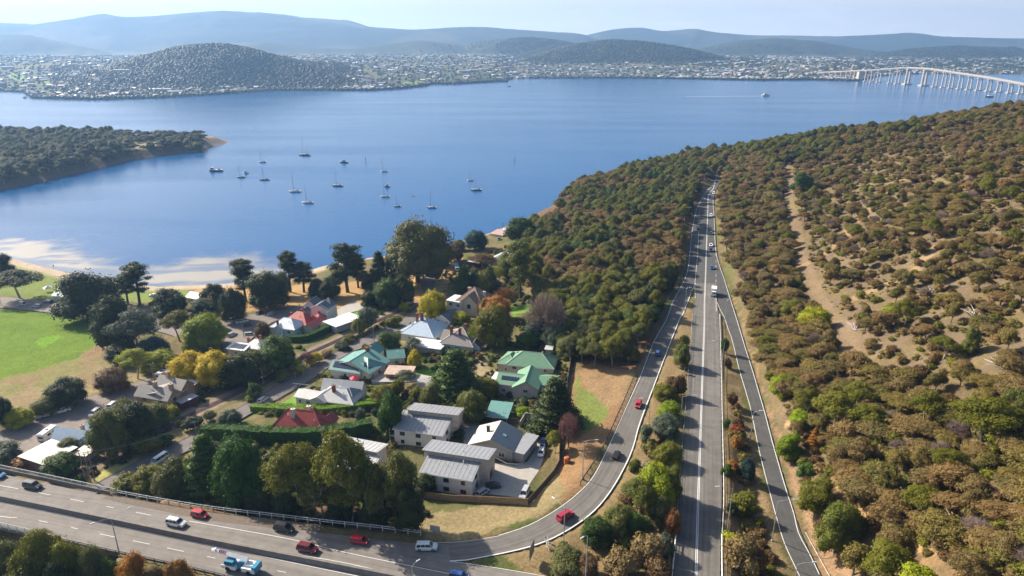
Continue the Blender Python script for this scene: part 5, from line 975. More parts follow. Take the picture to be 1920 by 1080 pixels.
# ------------------------------------------------------------------ buildings
GLASS = pm('window_glass', (.03, .045, .06), .12, (.02, .03, .045), 1, spec=.8); WFRAME = pm('window_frame_white', (.75, .74, .7), .5); DOORM = pm('door_timber', (.16, .07, .04), .6); PANEL = pm('solar_cell', (.02, .035, .075), .18, (.015, .025, .06), 1, spec=.8)
BRICK = pm('brick_red', (.26, .09, .06), .9, (.18, .06, .045), 6.0); W_WHITE = pm('wall_white', (.72, .71, .68), .8, (.64, .63, .60), .6); W_CREAM = pm('wall_cream', (.62, .55, .43), .85, (.54, .47, .37), .6); W_GREY = pm('wall_grey', (.36, .35, .33), .8, (.31, .30, .29), .5)
W_TAN = pm('wall_tan', (.60, .52, .44), .8); W_SAND = pm('wall_sandstone', (.50, .31, .18), .9, (.38, .24, .14), 1.5); W_PBLUE = pm('wall_pale_blue', (.52, .62, .68), .8); W_DRED = pm('wall_dark_red', (.12, .03, .035), .8); W_PINK = pm('wall_pinkish_cream', (.62, .52, .46), .85, (.55, .46, .41), .6)
def roofm(name, c, c2=None, rough=.5, scale=.8):
    c = sat(c, 1.02); c2 = sat(c2, 1.02) if c2 else None
    return pm(name, c, rough, c2 or tuple(k * .85 for k in c), scale, bump=.2, spec=.4)
R_GREY = roofm('roof_grey', (.30, .31, .33)); R_LGREY = roofm('roof_light_grey', (.50, .50, .49)); R_CREAM = roofm('roof_cream', (.56, .52, .46)); R_DGREY = roofm('roof_dark_slate', (.13, .14, .15)); R_GREEN = roofm('roof_green', (.16, .30, .19)); R_TEAL = roofm('roof_teal', (.14, .30, .27))
R_RED = roofm('roof_red', (.42, .07, .055), (.30, .05, .045)); R_BLUE = roofm('roof_pale_blue', (.42, .52, .62)); R_BROWN = roofm('roof_brown_tile', (.30, .20, .15), (.22, .15, .12), .85, 3); R_WHITE = roofm('roof_white', (.70, .71, .72)); R_SLATE = roofm('roof_slate', (.27, .24, .22), (.18, .165, .16), .8, 2.5); R_RUST = roofm('roof_rust', (.48, .38, .31), (.36, .24, .18), .8, .7); R_DTEAL = roofm('roof_deep_teal', (.02, .14, .16)); R_STONE = roofm('roof_old_grey', (.30, .28, .26), (.23, .215, .20), .85, 2)
HOUSEPADS = []
class Wing: pass
def rect(A, B, C, g, hA, hC):
    a, b, c = at(A, g + hA), at(B, g + hA), at(C, g + hC); ux = (b - a); L_ = ux.length; ux /= L_; uy = Vector((-ux.y, ux.x)); W_ = (c - a).dot(uy)
    if W_ < 0: a, b = b, a; ux = -ux; uy = -uy; W_ = -W_
    return a, ux, uy, L_, W_
WM = {}
def winmesh(w_, h_, fr):
    k = (w_, h_, fr.name)
    if k not in WM:
        f = MB(); t_ = .09
        f.box(-w_ / 2, w_ / 2, -.05, .06, 0, t_).box(-w_ / 2, w_ / 2, -.05, .06, h_ - t_, h_).box(-w_ / 2, -w_ / 2 + t_, -.05, .06, t_, h_ - t_).box(w_ / 2 - t_, w_ / 2, -.05, .06, t_, h_ - t_).box(-.04, .04, -.05, .05, t_, h_ - t_)
        WM[k] = (f.mesh('window', [fr]), MB().box(-w_ / 2 + t_, w_ / 2 - t_, -.04, .02, t_, h_ - t_).mesh('pane', [GLASS]))
    return WM[k]
def wing(root, A, B, C, hA=3., hC=None, roof='gable_x', rh=2., ov=.45, wm=W_WHITE, rm=R_GREY, win=1, g=None, storeys=None, wallbase=-1.2, trim=None, faces='nesw', fr=None, wsize=(1.5, 1.2)):
    hC = hA if hC is None else hC; g = root['gz'] if g is None else g
    a, ux, uy, Lx, Ly = rect(A, B, C, g, hA, hC); o = Vector(root.location); W = Wing(); W.L, W.W = Lx, Ly; hw = min(hA, hC); top = {'n': hw}
    def P(x, y, z): q = a + ux * x + uy * y; return Vector((q.x - o.x, q.y - o.y, g + z - o.z))
    W.P = P; W.ang = math.atan2(ux.y, ux.x)
    flip = False
    if roof == 'shed':     # hA at y=0, hC at y=W (A/B may have been swapped: y=0 side is always the A-B line)
        f = lambda x, y: hA + (hC - hA) * y / Ly
    elif roof == 'shedx': f = lambda x, y: hA + (hC - hA) * (x / Lx)
    elif roof == 'flat': f = lambda x, y: hA + .12
    elif roof == 'gable_x': f = lambda x, y: hA + rh * (1 - abs(y / Ly * 2 - 1))
    elif roof == 'gable_y': f = lambda x, y: hA + rh * (1 - abs(x / Lx * 2 - 1))
    else: f = lambda x, y: hA + rh * min(1, min(min(x, Lx - x), min(y, Ly - y)) / (min(Lx, Ly) / 2))
    W.f = f
    # walls
    m = MB(); pts = [(0, 0), (Lx, 0), (Lx, Ly), (0, Ly)]
    if roof == 'gable_x': pts = [(0, 0), (Lx, 0), (Lx, Ly / 2), (Lx, Ly), (0, Ly), (0, Ly / 2)]
    if roof == 'gable_y': pts = [(0, 0), (Lx / 2, 0), (Lx, 0), (Lx, Ly), (Lx / 2, Ly), (0, Ly)]
    n = len(pts); v = [P(x, y, wallbase) for x, y in pts] + [P(x, y, f(x, y) - .04) for x, y in pts]; m.add(v, [(i, (i + 1) % n, n + (i + 1) % n, n + i) for i in range(n)] + [tuple(range(n, 2 * n))])
    W.wall = m.obj('wall', wm, root)
    # roof with overhang and thickness
    r = MB(); x0, x1, y0, y1 = -ov, Lx + ov, -ov, Ly + ov; th = .16
    def E(x, y):      # extrapolated roof height
        if roof in ('shed', 'shedx', 'flat'): return f(x, y)
        if roof == 'gable_x': return hA + rh * (1 - abs(y / Ly * 2 - 1))
        if roof == 'gable_y': return hA + rh * (1 - abs(x / Lx * 2 - 1))
        s_ = min(Lx, Ly) / 2; return hA - ov * rh / s_
    if roof in ('shed', 'shedx', 'flat'): tv = [(x0, y0), (x1, y0), (x1, y1), (x0, y1)]; tf = [(0, 1, 2, 3)]
    elif roof == 'gable_x': tv = [(x0, y0), (x1, y0), (x1, Ly / 2), (x0, Ly / 2), (x1, y1), (x0, y1)]; tf = [(0, 1, 2, 3), (3, 2, 4, 5)]
    elif roof == 'gable_y': tv = [(x0, y0), (x0, y1), (Lx / 2, y1), (Lx / 2, y0), (x1, y1), (x1, y0)]; tf = [(0, 3, 2, 1), (3, 5, 4, 2)]
    else:
        s_ = min(Lx, Ly) / 2
        if Lx >= Ly: r1, r2 = (s_, Ly / 2), (Lx - s_ + .01, Ly / 2)
        else: r1, r2 = (Lx / 2, s_), (Lx / 2, Ly - s_ + .01)
        tv = [(x0, y0), (x1, y0), (x1, y1), (x0, y1), r1, r2]; tf = [(0, 1, 5, 4), (1, 2, 5), (2, 3, 4, 5), (3, 0, 4)] if Lx >= Ly else [(0, 1, 4), (1, 2, 5, 4), (2, 3, 5), (3, 0, 4, 5)]
    zz = [(hA + rh if (roof == 'hip' and i >= 4) else E(x, y)) for i, (x, y) in enumerate(tv)]
    v = [P(x, y, z + .06) for (x, y), z in zip(tv, zz)] + [P(x, y, z + .06 - th) for (x, y), z in zip(tv, zz)]; k = len(tv); F_ = list(tf) + [tuple(i + k for i in q[::-1]) for q in tf]
    ed = {}
    for q in tf:
        for i in range(len(q)): e = (q[i], q[(i + 1) % len(q)]); ed[e] = 1
    for (i, j) in list(ed):
        if (j, i) not in ed: F_.append((j, i, i + k, j + k))
    r.add(v, F_); W.roof = r.obj('roof', rm, root)
    if roof in ('gable_x', 'hip', 'shed') and min(Lx, Ly) > 5:
        for ya in ((y0, y1) if roof != 'shed' else ((y0,) if hA < hC else (y1,))): MB().tube(P(x0, ya, E(x0, ya) - .08), P(x1, ya, E(x1, ya) - .08), .09, .09, 4).obj('gutter', WFRAME, W.roof)
        rv = random.Random(int(Lx * 100)); xv, yv = Lx * rv.uniform(.25, .75), Ly * rv.choice([.3, .7]); q = P(xv, yv, f(xv, yv)); MB().tube(q, q + Vector((0, 0, .7)), .09, .09, 6).tube(q + Vector((0, 0, .7)), q + Vector((0, 0, .85)), .16, .12, 6).obj('roof_vent', WFRAME, W.roof)
    if roof in ('gable_x', 'gable_y', 'hip') and trim is not None:
        t_ = MB()
        if roof == 'hip':
            for i, j in (((0, 4), (1, 5), (2, 5), (3, 4), (4, 5)) if Lx >= Ly else ((0, 4), (1, 4), (2, 5), (3, 5), (4, 5))): t_.tube(P(*tv[i], zz[i] + .1), P(*tv[j], zz[j] + .1), .09, .09, 4)
        else:
            e = ((3, 2),) if roof == 'gable_x' else ((3, 2),)
            for i, j in e: t_.tube(P(*tv[i], zz[i] + .1), P(*tv[j], zz[j] + .1), .09, .09, 4)
        t_.obj('ridge_cap', trim, W.roof)
    # windows
    st = storeys or (2 if hw > 4.6 else 1); fr = fr or WFRAME
    if win:
        for face, (px_, py_, dx, dy, ln, nrm) in {'s': (0, 0, 1, 0, Lx, (0, -1)), 'n': (0, Ly, 1, 0, Lx, (0, 1)), 'w': (0, 0, 0, 1, Ly, (-1, 0)), 'e': (Lx, 0, 0, 1, Ly, (1, 0))}.items():
            if face not in faces: continue
            nw = int(ln / (3.4 / win)); 
            for s_ in range(st):
                for i in range(nw):
                    u_ = ln * (i + .5) / nw; x, y = px_ + dx * u_, py_ + dy * u_; zb = hw / st * s_ + (hw / st - wsize[1]) * .45
                    fm_, pn = winmesh(wsize[0] if (i + s_) % 3 else wsize[0] * .7, wsize[1], fr); an = W.ang + math.atan2(nrm[1], nrm[0]) + PI / 2
                    q = P(x + nrm[0] * .03, y + nrm[1] * .03, zb); f_ = link('window', fm_, root, tuple(q), an); link('pane', pn, f_)
    HOUSEPADS.append([tuple((P(x, y, 0) + o)[:2]) for x, y in ((-1, -1), (Lx + 1, -1), (Lx + 1, Ly + 1), (-1, Ly + 1))])
    return W
def bldg(name, label, cat, px, g=None):
    q = ground(px); gz = q.z if g is None else g; r = thing(name, label, cat, (q.x, q.y, gz)); r['gz'] = gz; return r
def chimney(root, W, fx, fy, h=1.4, s=.45, mt=BRICK, pot=True):
    x, y = W.L * fx, W.W * fy; z = W.f(x, y); M = Matrix.Rotation(W.ang, 4, 'Z'); q = W.P(x, y, z); b = MB(); T_ = Matrix.Translation(q) @ M
    b.box(-s, s, -s * .8, s * .8, -.8, h, T_).box(-s - .08, s + .08, -s * .8 - .08, s * .8 + .08, h, h + .18, T_); c = b.obj('chimney', mt, W.roof)
    if pot: MB().tube(q + Vector((0, 0, h + .15)), q + Vector((0, 0, h + .55)), .16, .13, 8).obj('chimney_pot', pm('pot_terracotta', (.35, .16, .09)), W.roof)
def panels(root, W, x0, x1, y0, y1, nx, ny):
    me = None
    for i in range(nx):
        for j in range(ny):
            xa, xb = x0 + (x1 - x0) * (i + .04) / nx, x0 + (x1 - x0) * (i + .96) / nx; ya, yb = y0 + (y1 - y0) * (j + .04) / ny, y0 + (y1 - y0) * (j + .96) / ny
            v = [W.P(x * W.L, y * W.W, W.f(x * W.L, y * W.W) + .12) for x, y in ((xa, ya), (xb, ya), (xb, yb), (xa, yb))]; v += [p + Vector((0, 0, .06)) for p in v]
            MB().add(v, [(0, 3, 2, 1), (4, 5, 6, 7), (0, 1, 5, 4), (1, 2, 6, 5), (2, 3, 7, 6), (3, 0, 4, 7)]).obj('solar_panel', PANEL, root)
def door(root, W, face, u_, w_=1., h_=2.1, mt=DOORM, z0=0, name='door'):
    L_, Wd = W.L, W.W; x, y, nx_, ny_ = {'s': (L_ * u_, 0, 0, -1), 'n': (L_ * u_, Wd, 0, 1), 'w': (0, Wd * u_, -1, 0), 'e': (L_, Wd * u_, 1, 0)}[face]
    an = W.ang + math.atan2(ny_, nx_) + PI / 2; MB().box(-w_ / 2, w_ / 2, -.06, .08, 0, h_).obj(name, mt, root).matrix_local = Matrix.Translation(W.P(x, y, z0)) @ Matrix.Rotation(an, 4, 'Z')
def seams(W, mt, y0=-.02, y1=1.02, n=None, sides=(0, 1)):   # standing seams as one low relief part
    b = MB(); n = n or int(W.L / 1.2)
    for i in range(n + 1):
        x = W.L * i / n
        segs = ((y0, .5), (.5, y1)) if 'g' in sides else ((y0, y1),)
        for ya, yb in segs:
            b.tube(W.P(x, ya * W.W, W.f(x, ya * W.W) + .07), W.P(x, yb * W.W, W.f(x, yb * W.W) + .07), .05, .05, 3, 0, False)
    b.obj('roof_seam', mt, W.roof, kind='stuff')
SEAM = pm('roof_seam_grey', (.20, .21, .23), .6)
# townhouses
h = bldg('townhouse', 'nearest townhouse block with stepped grey metal roofs beside the concrete yard', 'house', (850, 915), 12)
w1 = wing(h, (789, 884), (884, 900), (903, 863), 5.2, 6.4, 'shed', wm=W_WHITE, rm=R_GREY, win=.8, fr=pm('window_frame_dark', (.06, .06, .065))); seams(w1, SEAM)
w2 = wing(h, (795, 843), (914, 861), (932, 843), 7.6, 6.4, 'shed', wm=W_TAN, rm=R_GREY, win=.5, storeys=2); seams(w2, SEAM); DFR = MATS['window_frame_dark']
door(h, w2, 'e', .5, 2.6, 2.4, DOORM, name='garage_door'); door(h, w1, 'e', .6, 1.0, 2.1, DOORM); MB().tube(w1.P(w1.L * .4, w1.W * .5, w1.f(w1.L * .4, w1.W * .5)), w1.P(w1.L * .4, w1.W * .5, w1.f(w1.L * .4, w1.W * .5) + 1.2), .05, .05, 5).obj('antenna', WFRAME, h)
h = bldg('townhouse', 'middle townhouse block with stepped grey roofs and a timber balcony at its left end', 'house', (800, 828), 11.6)
w1 = wing(h, (739, 803), (829, 816), (850, 783), 5.2, 6.6, 'shed', wm=W_WHITE, rm=R_GREY, win=.8, fr=DFR); seams(w1, SEAM)
w2 = wing(h, (765, 768), (857, 778), (871, 766), 7.8, 6.4, 'shed', wm=W_TAN, rm=R_GREY, win=.5, storeys=2); seams(w2, SEAM); door(h, w2, 'e', .5, 2.6, 2.4, DOORM, name='garage_door')
b = MB()
for q in ((-1.6, .2), (-1.6, 3), (-1.6, 5.8)): b.tube(w1.P(q[0], q[1], -1), w1.P(q[0], q[1], 4.8), .08, .08, 5)
b.obj('balcony_post', WFRAME, h); b = MB(); v = [w1.P(x, y, z) for z in (2.4, 2.6) for x, y in ((-1.8, 0), (0, 0), (0, 6), (-1.8, 6))]; b.add(v, [(0, 3, 2, 1), (4, 5, 6, 7), (0, 1, 5, 4), (1, 2, 6, 5), (2, 3, 7, 6), (3, 0, 4, 7)]); b.obj('balcony', W_TAN, h)
h = bldg('townhouse', 'pale townhouse block half hidden behind the tall gums left of the other two', 'house', (650, 895), 11.4)
w1 = wing(h, (600, 868), (694, 884), (712, 858), 5.0, 6.0, 'shed', wm=W_WHITE, rm=R_LGREY, win=.8, fr=DFR); seams(w1, SEAM); w2 = wing(h, (612, 829), (706, 847), (716, 832), 7.2, 6.2, 'shed', wm=W_TAN, rm=R_LGREY, win=.5); seams(w2, SEAM)
# grey weatherboard house
h = bldg('weatherboard_house', 'grey weatherboard house with a half cream, half dark blue gabled roof beside the yard', 'house', (935, 865), 12)
w1 = wing(h, (880, 832), (961, 845), (981, 811), 3.4, None, 'gable_y', 2.6, wm=W_GREY, rm=R_CREAM, win=.8, wsize=(1.8, 1.5)); w2 = wing(h, (962, 846), (981, 851), (1001, 817), 3.0, None, 'flat', wm=W_GREY, rm=R_GREY, win=.6)
v = [w1.P(w1.L / 2, -.5, w1.f(w1.L / 2, 0) + .10), w1.P(w1.L + .45, -.5, w1.f(w1.L + .45, 0) + .10), w1.P(w1.L + .45, w1.W + .5, w1.f(w1.L + .45, 0) + .10), w1.P(w1.L / 2, w1.W + .5, w1.f(w1.L / 2, 0) + .10)]
rr_ = (0, 1) ; P2 = lambda x, y: w1.P(x, y, 0)
ux_right = w1.P(w1.L, 0, 0).x > w1.P(0, 0, 0).x
xs_ = (w1.L / 2, w1.L + .46) if ux_right else (-.46, w1.L / 2)
hh_ = lambda x: 3.4 + 2.6 * (1 - abs(x / w1.L * 2 - 1))
v = [w1.P(x, y, hh_(x) + .075) for x, y in ((xs_[0], -.46), (xs_[1], -.46), (xs_[1], w1.W + .46), (xs_[0], w1.W + .46))]; v += [p + Vector((0, 0, .05)) for p in v]
MB().add(v, [(0, 3, 2, 1), (4, 5, 6, 7), (0, 1, 5, 4), (1, 2, 6, 5), (2, 3, 7, 6), (3, 0, 4, 7)]).obj('roof_slope', roofm('roof_navy', (.07, .10, .14)), w1.roof)  # dark sheet laid over the right slope, painting in its shade
sx_ = .72 if ux_right else .28
v = [w1.P(w1.L * (sx_ + a_), w1.W * (.45 + b_), hh_(w1.L * (sx_ + a_)) + .16) for a_, b_ in ((-.04, -.05), (.04, -.05), (.04, .05), (-.04, .05))]; v += [p + Vector((0, 0, .08)) for p in v]
MB().add(v, [(0, 3, 2, 1), (4, 5, 6, 7), (0, 1, 5, 4), (1, 2, 6, 5), (2, 3, 7, 6), (3, 0, 4, 7)]).obj('skylight', pm('skylight_glass', (.25, .45, .5), .1), w1.roof)
chimney(h, w1, .32 if ux_right else .68, .5, 1.6, .4, pm('flue_black', (.04, .04, .045)), False)
b = MB(); cw_l = [ground(p) for p in ((975, 802), (985, 785), (1010, 790), (1008, 818), (1000, 830))]
for a_, c_ in zip(cw_l[:-1], cw_l[1:]):
    d = (c_ - a_); n_ = Vector((-d.y, d.x, 0)).normalized() * .12; v = [a_ - n_, a_ + n_, c_ + n_, c_ - n_]; v = [Vector((q.x, q.y, 11.5)) for q in v] + [Vector((q.x, q.y, 14.0)) for q in v]; b.add(v, [(0, 1, 2, 3), (4, 7, 6, 5), (0, 4, 5, 1), (1, 5, 6, 2), (2, 6, 7, 3), (3, 7, 4, 0)])
b.obj('courtyard_wall', W_GREY, label='pale rendered wall round the small court behind the grey weatherboard house', cat='wall')
b = MB(); cw_l = [ground(p) for p in ((926, 858), (950, 871), (972, 873))]
for a_, c_ in zip(cw_l[:-1], cw_l[1:]): b.tube(a_ + Vector((0, 0, .3)), c_ + Vector((0, 0, .3)), .25, .25, 4)
b.obj('garden_edging', W_TAN, label='low curved tan edging in front of the grey weatherboard house', cat='wall')
h = bldg('carport', 'teal metal carport roof between the gardens, on thin posts', 'carport', (940, 800), 11.7)
a, ux, uy, Lx, Ly = rect((912, 779), (950, 783), (969, 757), 11.7, 2.5, 3.0); w1 = wing(h, (912, 779), (950, 783), (969, 757), 2.5, 3.0, 'shed', wm=W_TAN, rm=R_TEAL, win=0, wallbase=1.9)
b = MB(); [b.tube(w1.P(x, y, -1), w1.P(x, y, 2.5), .09, .09, 5) for x, y in ((.1, .1), (w1.L - .1, .1), (w1.L - .1, w1.W - .1), (.1, w1.W - .1))]; b.obj('post', WFRAME, h)
# green roofed houses
h = bldg('villa', 'lower green-roofed house with a row of solar panels and pinkish walls', 'house', (985, 745), 11)
w1 = wing(h, (931, 717), (985, 724), (944, 697), 4.6, None, 'gable_x', 1.9, wm=W_PINK, rm=R_GREEN, win=.7, trim=R_GREEN); panels(h, w1, .12, .72, .14, .34, 7, 1) if w1.P(0, 0, 0).y < w1.P(0, w1.W, 0).y else panels(h, w1, .2, .8, .64, .86, 7, 1)
w2 = wing(h, (962, 725), (1008, 729), (1032, 700), 4.7, None, 'gable_y', 2.3, wm=W_PINK, rm=R_GREEN, win=.6, trim=R_GREEN); w3 = wing(h, (1012, 720), (1044, 722), (1046, 704), 4.2, None, 'gable_x', 1.2, wm=W_PINK, rm=R_GREEN, win=.5)
w4 = wing(h, (922, 712), (936, 714), (938, 700), 3.6, None, 'flat', wm=WFRAME, rm=R_WHITE, win=.8)
h = bldg('villa', 'upper green hip-roofed house with cream walls and pale roof panels', 'house', (990, 705), 10.6)
w1 = wing(h, (950, 682), (1037, 690), (1047, 668), 4.8, None, 'hip', 3.0, wm=W_CREAM, rm=R_GREEN, win=.8, trim=pm('ridge_pale_green', (.45, .55, .42))); w2 = wing(h, (934, 678), (965, 684), (962, 662), 4.4, None, 'hip', 2.0, wm=W_CREAM, rm=R_GREEN, win=.6, trim=MATS['ridge_pale_green'])
panels(h, w1, .14, .34, .62, .82, 4, 2)
h = bldg('shed', 'small grey box shed behind the upper green-roofed house', 'shed', (1029, 667)); wing(h, (1023, 655), (1034, 656), (1036, 650), 2.2, None, 'flat', wm=W_GREY, rm=R_LGREY, win=0)
# teal house
h = bldg('villa', 'large rambling teal-roofed house with white walls and solar panels by the street', 'house', (690, 705), 7.5)
w1 = wing(h, (619, 690), (674, 698), (684, 684), 3.6, None, 'gable_x', 1.8, wm=W_WHITE, rm=R_TEAL, win=.5, trim=R_WHITE); panels(h, w1, .06, .94, .06, .44, 10, 2)
w2 = wing(h, (692, 700), (729, 676), (672, 655), 3.6, None, 'gable_x', 3.0, wm=W_CREAM, rm=R_TEAL, win=1.0, trim=R_WHITE); panels(h, w2, .15, .55, .08, .28, 6, 1)
w3 = wing(h, (652, 684), (690, 698), (684, 668), 3.6, None, 'hip', 2.6, wm=W_WHITE, rm=R_TEAL, win=.5, trim=R_WHITE); w4 = wing(h, (728, 672), (758, 669), (744, 655), 3.4, None, 'gable_x', 1.7, wm=W_WHITE, rm=R_TEAL, win=.8, trim=R_WHITE); w5 = wing(h, (676, 664), (700, 668), (702, 650), 3.4, None, 'gable_y', 2.2, wm=W_WHITE, rm=R_TEAL, win=0)
chimney(h, w2, .85, .5, 1.2, .6); chimney(h, w3, .1, .8, 1.4, .55)
h = bldg('garage', 'open garage with a rusty flat roof beside the teal-roofed house', 'garage', (745, 712), 7.6); w1 = wing(h, (723, 701), (769, 703), (787, 689), 2.7, None, 'flat', wm=pm('garage_wall', (.30, .22, .17)), rm=R_RUST, win=0, ov=.6); door(h, w1, 's', .4 if w1.P(w1.L, 0, 0).x > w1.P(0, 0, 0).x else .6, 4.6, 2.2, pm('dark_opening', (.02, .022, .026)), -.9, name='doorway')  # near-black panel on the wall stands for the shade inside the open garage
# white roofed house
h = bldg('villa', 'white-walled house with pale grey hipped roof and a red chimney above the clipped hedges', 'house', (620, 765), 8.5)
w1 = wing(h, (592, 748), (661, 757), (692, 736), 3.2, None, 'hip', 2.8, wm=W_WHITE, rm=R_LGREY, win=1, trim=R_WHITE); w2 = wing(h, (554, 742), (600, 750), (607, 735), 3.2, None, 'gable_x', 1.2, wm=W_WHITE, rm=R_LGREY, win=1.2); w3 = wing(h, (583, 748), (609, 753), (616, 738), 3.2, None, 'gable_y', 1.4, wm=W_WHITE, rm=R_LGREY, win=1)
w4 = wing(h, (604, 728), (676, 735), (680, 722), 3.6, None, 'gable_x', 2.6, wm=W_WHITE, rm=R_LGREY, win=0); w5 = wing(h, (624, 735), (660, 741), (664, 728), 4.6, None, 'hip', 1.4, wm=W_GREY, rm=roofm('roof_blue_grey', (.16, .19, .23)), win=0); chimney(h, w1, .4, .35, 2.0, .5)
h = bldg('villa', 'red hipped roof house with two white chimneys behind the tall dark hedge', 'house', (565, 815), 9)
w1 = wing(h, (512, 797), (602, 806), (624, 784), 3.2, None, 'hip', 4.0, wm=W_WHITE, rm=R_RED, win=.8, trim=roofm('ridge_red', (.5, .12, .09))); w2 = wing(h, (566, 800), (602, 808), (612, 790), 3.2, None, 'hip', 2.2, wm=W_WHITE, rm=R_RED, win=.6, trim=MATS['ridge_red']); w3 = wing(h, (600, 792), (620, 795), (628, 782), 3.0, None, 'gable_y', 1.8, wm=W_WHITE, rm=R_RED, win=.4)
WCH = pm('chimney_white', (.7, .7, .68), .8); chimney(h, w1, .38, .3, 2.4, .55, WCH); chimney(h, w1, .62, .7, 2.2, .55, WCH)
# blue roof, slate roof, brown tile house
h = bldg('villa', 'pale blue hip-roofed house with two tall red brick chimneys', 'house', (790, 640), 6.3)
w1 = wing(h, (753, 623), (812, 632), (851, 609), 3.8, None, 'hip', 4.6, wm=W_WHITE, rm=R_BLUE, win=.7, trim=R_WHITE); w2 = wing(h, (752, 618), (774, 623), (790, 610), 3.6, None, 'hip', 1.8, wm=W_WHITE, rm=R_BLUE, win=.5, trim=R_WHITE); w3 = wing(h, (784, 604), (796, 605), (798, 598), 6.0, None, 'hip', 2.6, wm=W_WHITE, rm=R_BLUE, win=0, ov=.2)
chimney(h, w1, .25, .5, 3.6, .5); chimney(h, w1, .45, .42, 3.0, .5)
h = bldg('annex', 'long flat white roof between the blue and the slate-roofed houses', 'outbuilding', (795, 662), 7); wing(h, (764, 647), (825, 655), (828, 640), 2.9, None, 'flat', wm=W_CREAM, rm=R_WHITE, win=.5)
h = bldg('cottage', 'old slate-roofed house with three brick chimneys and pale blue rendered walls', 'house', (865, 655), 7.5)
w1 = wing(h, (827, 641), (886, 649), (905, 625), 3.6, None, 'hip', 4.2, wm=W_PBLUE, rm=R_SLATE, win=.7, trim=R_LGREY); w2 = wing(h, (880, 648), (900, 650), (912, 630), 3.2, None, 'gable_y', 2.0, wm=W_PBLUE, rm=R_DGREY, win=.5); w3 = wing(h, (898, 650), (910, 651), (928, 633), 2.7, None, 'flat', wm=pm('verandah_wall', (.2, .17, .14)), rm=R_RUST, win=0); w4 = wing(h, (827, 634), (850, 637), (860, 622), 3.6, None, 'gable_x', 2.2, wm=W_PBLUE, rm=R_SLATE, win=0)
chimney(h, w1, .22, .3, 3.4, .5); chimney(h, w1, .5, .28, 2.6, .45); chimney(h, w1, .55, .62, 2.0, .5)
h = bldg('manor_house', 'two-storey cream house with a steep brown tiled roof and arched gable window', 'house', (880, 590), 7.6)
w1 = wing(h, (856, 562), (902, 569), (920, 552), 6.2, None, 'hip', 5.0, wm=W_CREAM, rm=R_BROWN, win=.5, trim=pm('ridge_tan', (.45, .32, .24))); w2 = wing(h, (864, 565), (894, 570), (903, 556), 6.2, None, 'gable_y', 3.6, wm=W_CREAM, rm=R_BROWN, win=.4, trim=MATS['ridge_tan']); w3 = wing(h, (838, 563), (866, 568), (868, 556), 5.6, None, 'flat', wm=W_WHITE, rm=R_WHITE, win=.9)
b = MB(); cx = w2.L * .5; ap = [(cx + math.cos(t_) * .9, 4.6 + math.sin(t_) * .9) for t_ in np.linspace(0, PI, 9)] + [(cx - .9, 3.4), (cx + .9, 3.4)]; n = len(ap); yy_ = -.07 if w2.P(0, 0, 0).y < w2.P(0, w2.W, 0).y else w2.W + .07
b.add([w2.P(x, yy_, z) for x, z in ap] + [w2.P(x, yy_ * .3 if yy_ < 0 else w2.W, z) for x, z in ap], [tuple(range(n))] + [(i, (i + 1) % n, n + (i + 1) % n, n + i) for i in range(n)]); b.obj('arched_window', GLASS, h); chimney(h, w1, .9, .5, 2.2, .5, WCH); chimney(h, w1, .25, .6, 1.2, .7, pm('chimney_tan', (.40, .30, .25)))
h = bldg('garage', 'small gabled white garage in front of the brown tiled house', 'garage', (830, 612), 7); w1 = wing(h, (815, 593), (844, 601), (861, 585), 2.8, None, 'gable_y', 1.9, wm=W_WHITE, rm=R_DGREY, win=1, wsize=(1.3, .6))
# left of the street
h = bldg('villa', 'tall white Victorian house with dark gabled roofs and solar panels', 'house', (600, 600), 4.5)
w1 = wing(h, (583, 577), (613, 580), (622, 570), 6.6, None, 'gable_y', 1.8, wm=W_WHITE, rm=R_DGREY, win=.5, trim=R_WHITE); w2 = wing(h, (571, 572), (593, 574), (598, 565), 6.4, None, 'gable_y', 2.4, wm=W_WHITE, rm=R_DGREY, win=.4, trim=R_WHITE); w3 = wing(h, (555, 588), (584, 592), (590, 580), 3.2, None, 'gable_y', 2.6, wm=W_CREAM, rm=R_DGREY, win=.4, trim=R_WHITE); w4 = wing(h, (603, 570), (621, 572), (623, 565), 6.8, None, 'hip', 2.6, wm=W_WHITE, rm=R_DGREY, win=0)
panels(h, w1, .55, .95, .2, .8, 3, 2)
h = bldg('villa', 'house with a deep red hipped roof and brighter red lean-to next to the Victorian house', 'house', (570, 615), 4.8)
w1 = wing(h, (531, 602), (574, 609), (588, 594), 3.4, None, 'hip', 3.6, wm=W_CREAM, rm=R_RED, win=.4); w2 = wing(h, (570, 612), (586, 614), (606, 598), 3.0, None, 'gable_y', 1.4, wm=W_CREAM, rm=roofm('roof_bright_red', (.55, .13, .10)), win=.4); w3 = wing(h, (583, 597), (601, 599), (604, 590), 3.2, None, 'hip', 1.8, wm=W_CREAM, rm=MATS['roof_bright_red'], win=0)
chimney(h, w1, .1, .5, 1.4); chimney(h, w1, .45, .7, 1.6); chimney(h, w1, .95, .6, 1.4)
h = bldg('villa', 'house with very pale blue hipped roof and light blue walls above the railway hedge', 'house', (535, 632), 5)
w1 = wing(h, (507, 611), (552, 617), (573, 604), 3.4, None, 'hip', 2.8, wm=W_PBLUE, rm=roofm('roof_ice', (.60, .65, .70)), win=.8, trim=R_WHITE); w2 = wing(h, (514, 614), (530, 616), (536, 607), 3.2, None, 'gable_y', 1.4, wm=W_PBLUE, rm=MATS['roof_ice'], win=.6); chimney(h, w2, .4, .1, 2.0, .4)
h = bldg('outbuilding', 'long flat-roofed white building along the railway fence', 'outbuilding', (655, 612), 4.8); wing(h, (630, 613), (678, 596), (640, 592), 3.2, None, 'shed' if False else 'flat', wm=pm('wall_blue_shade', (.45, .5, .55)), rm=R_WHITE, win=0)
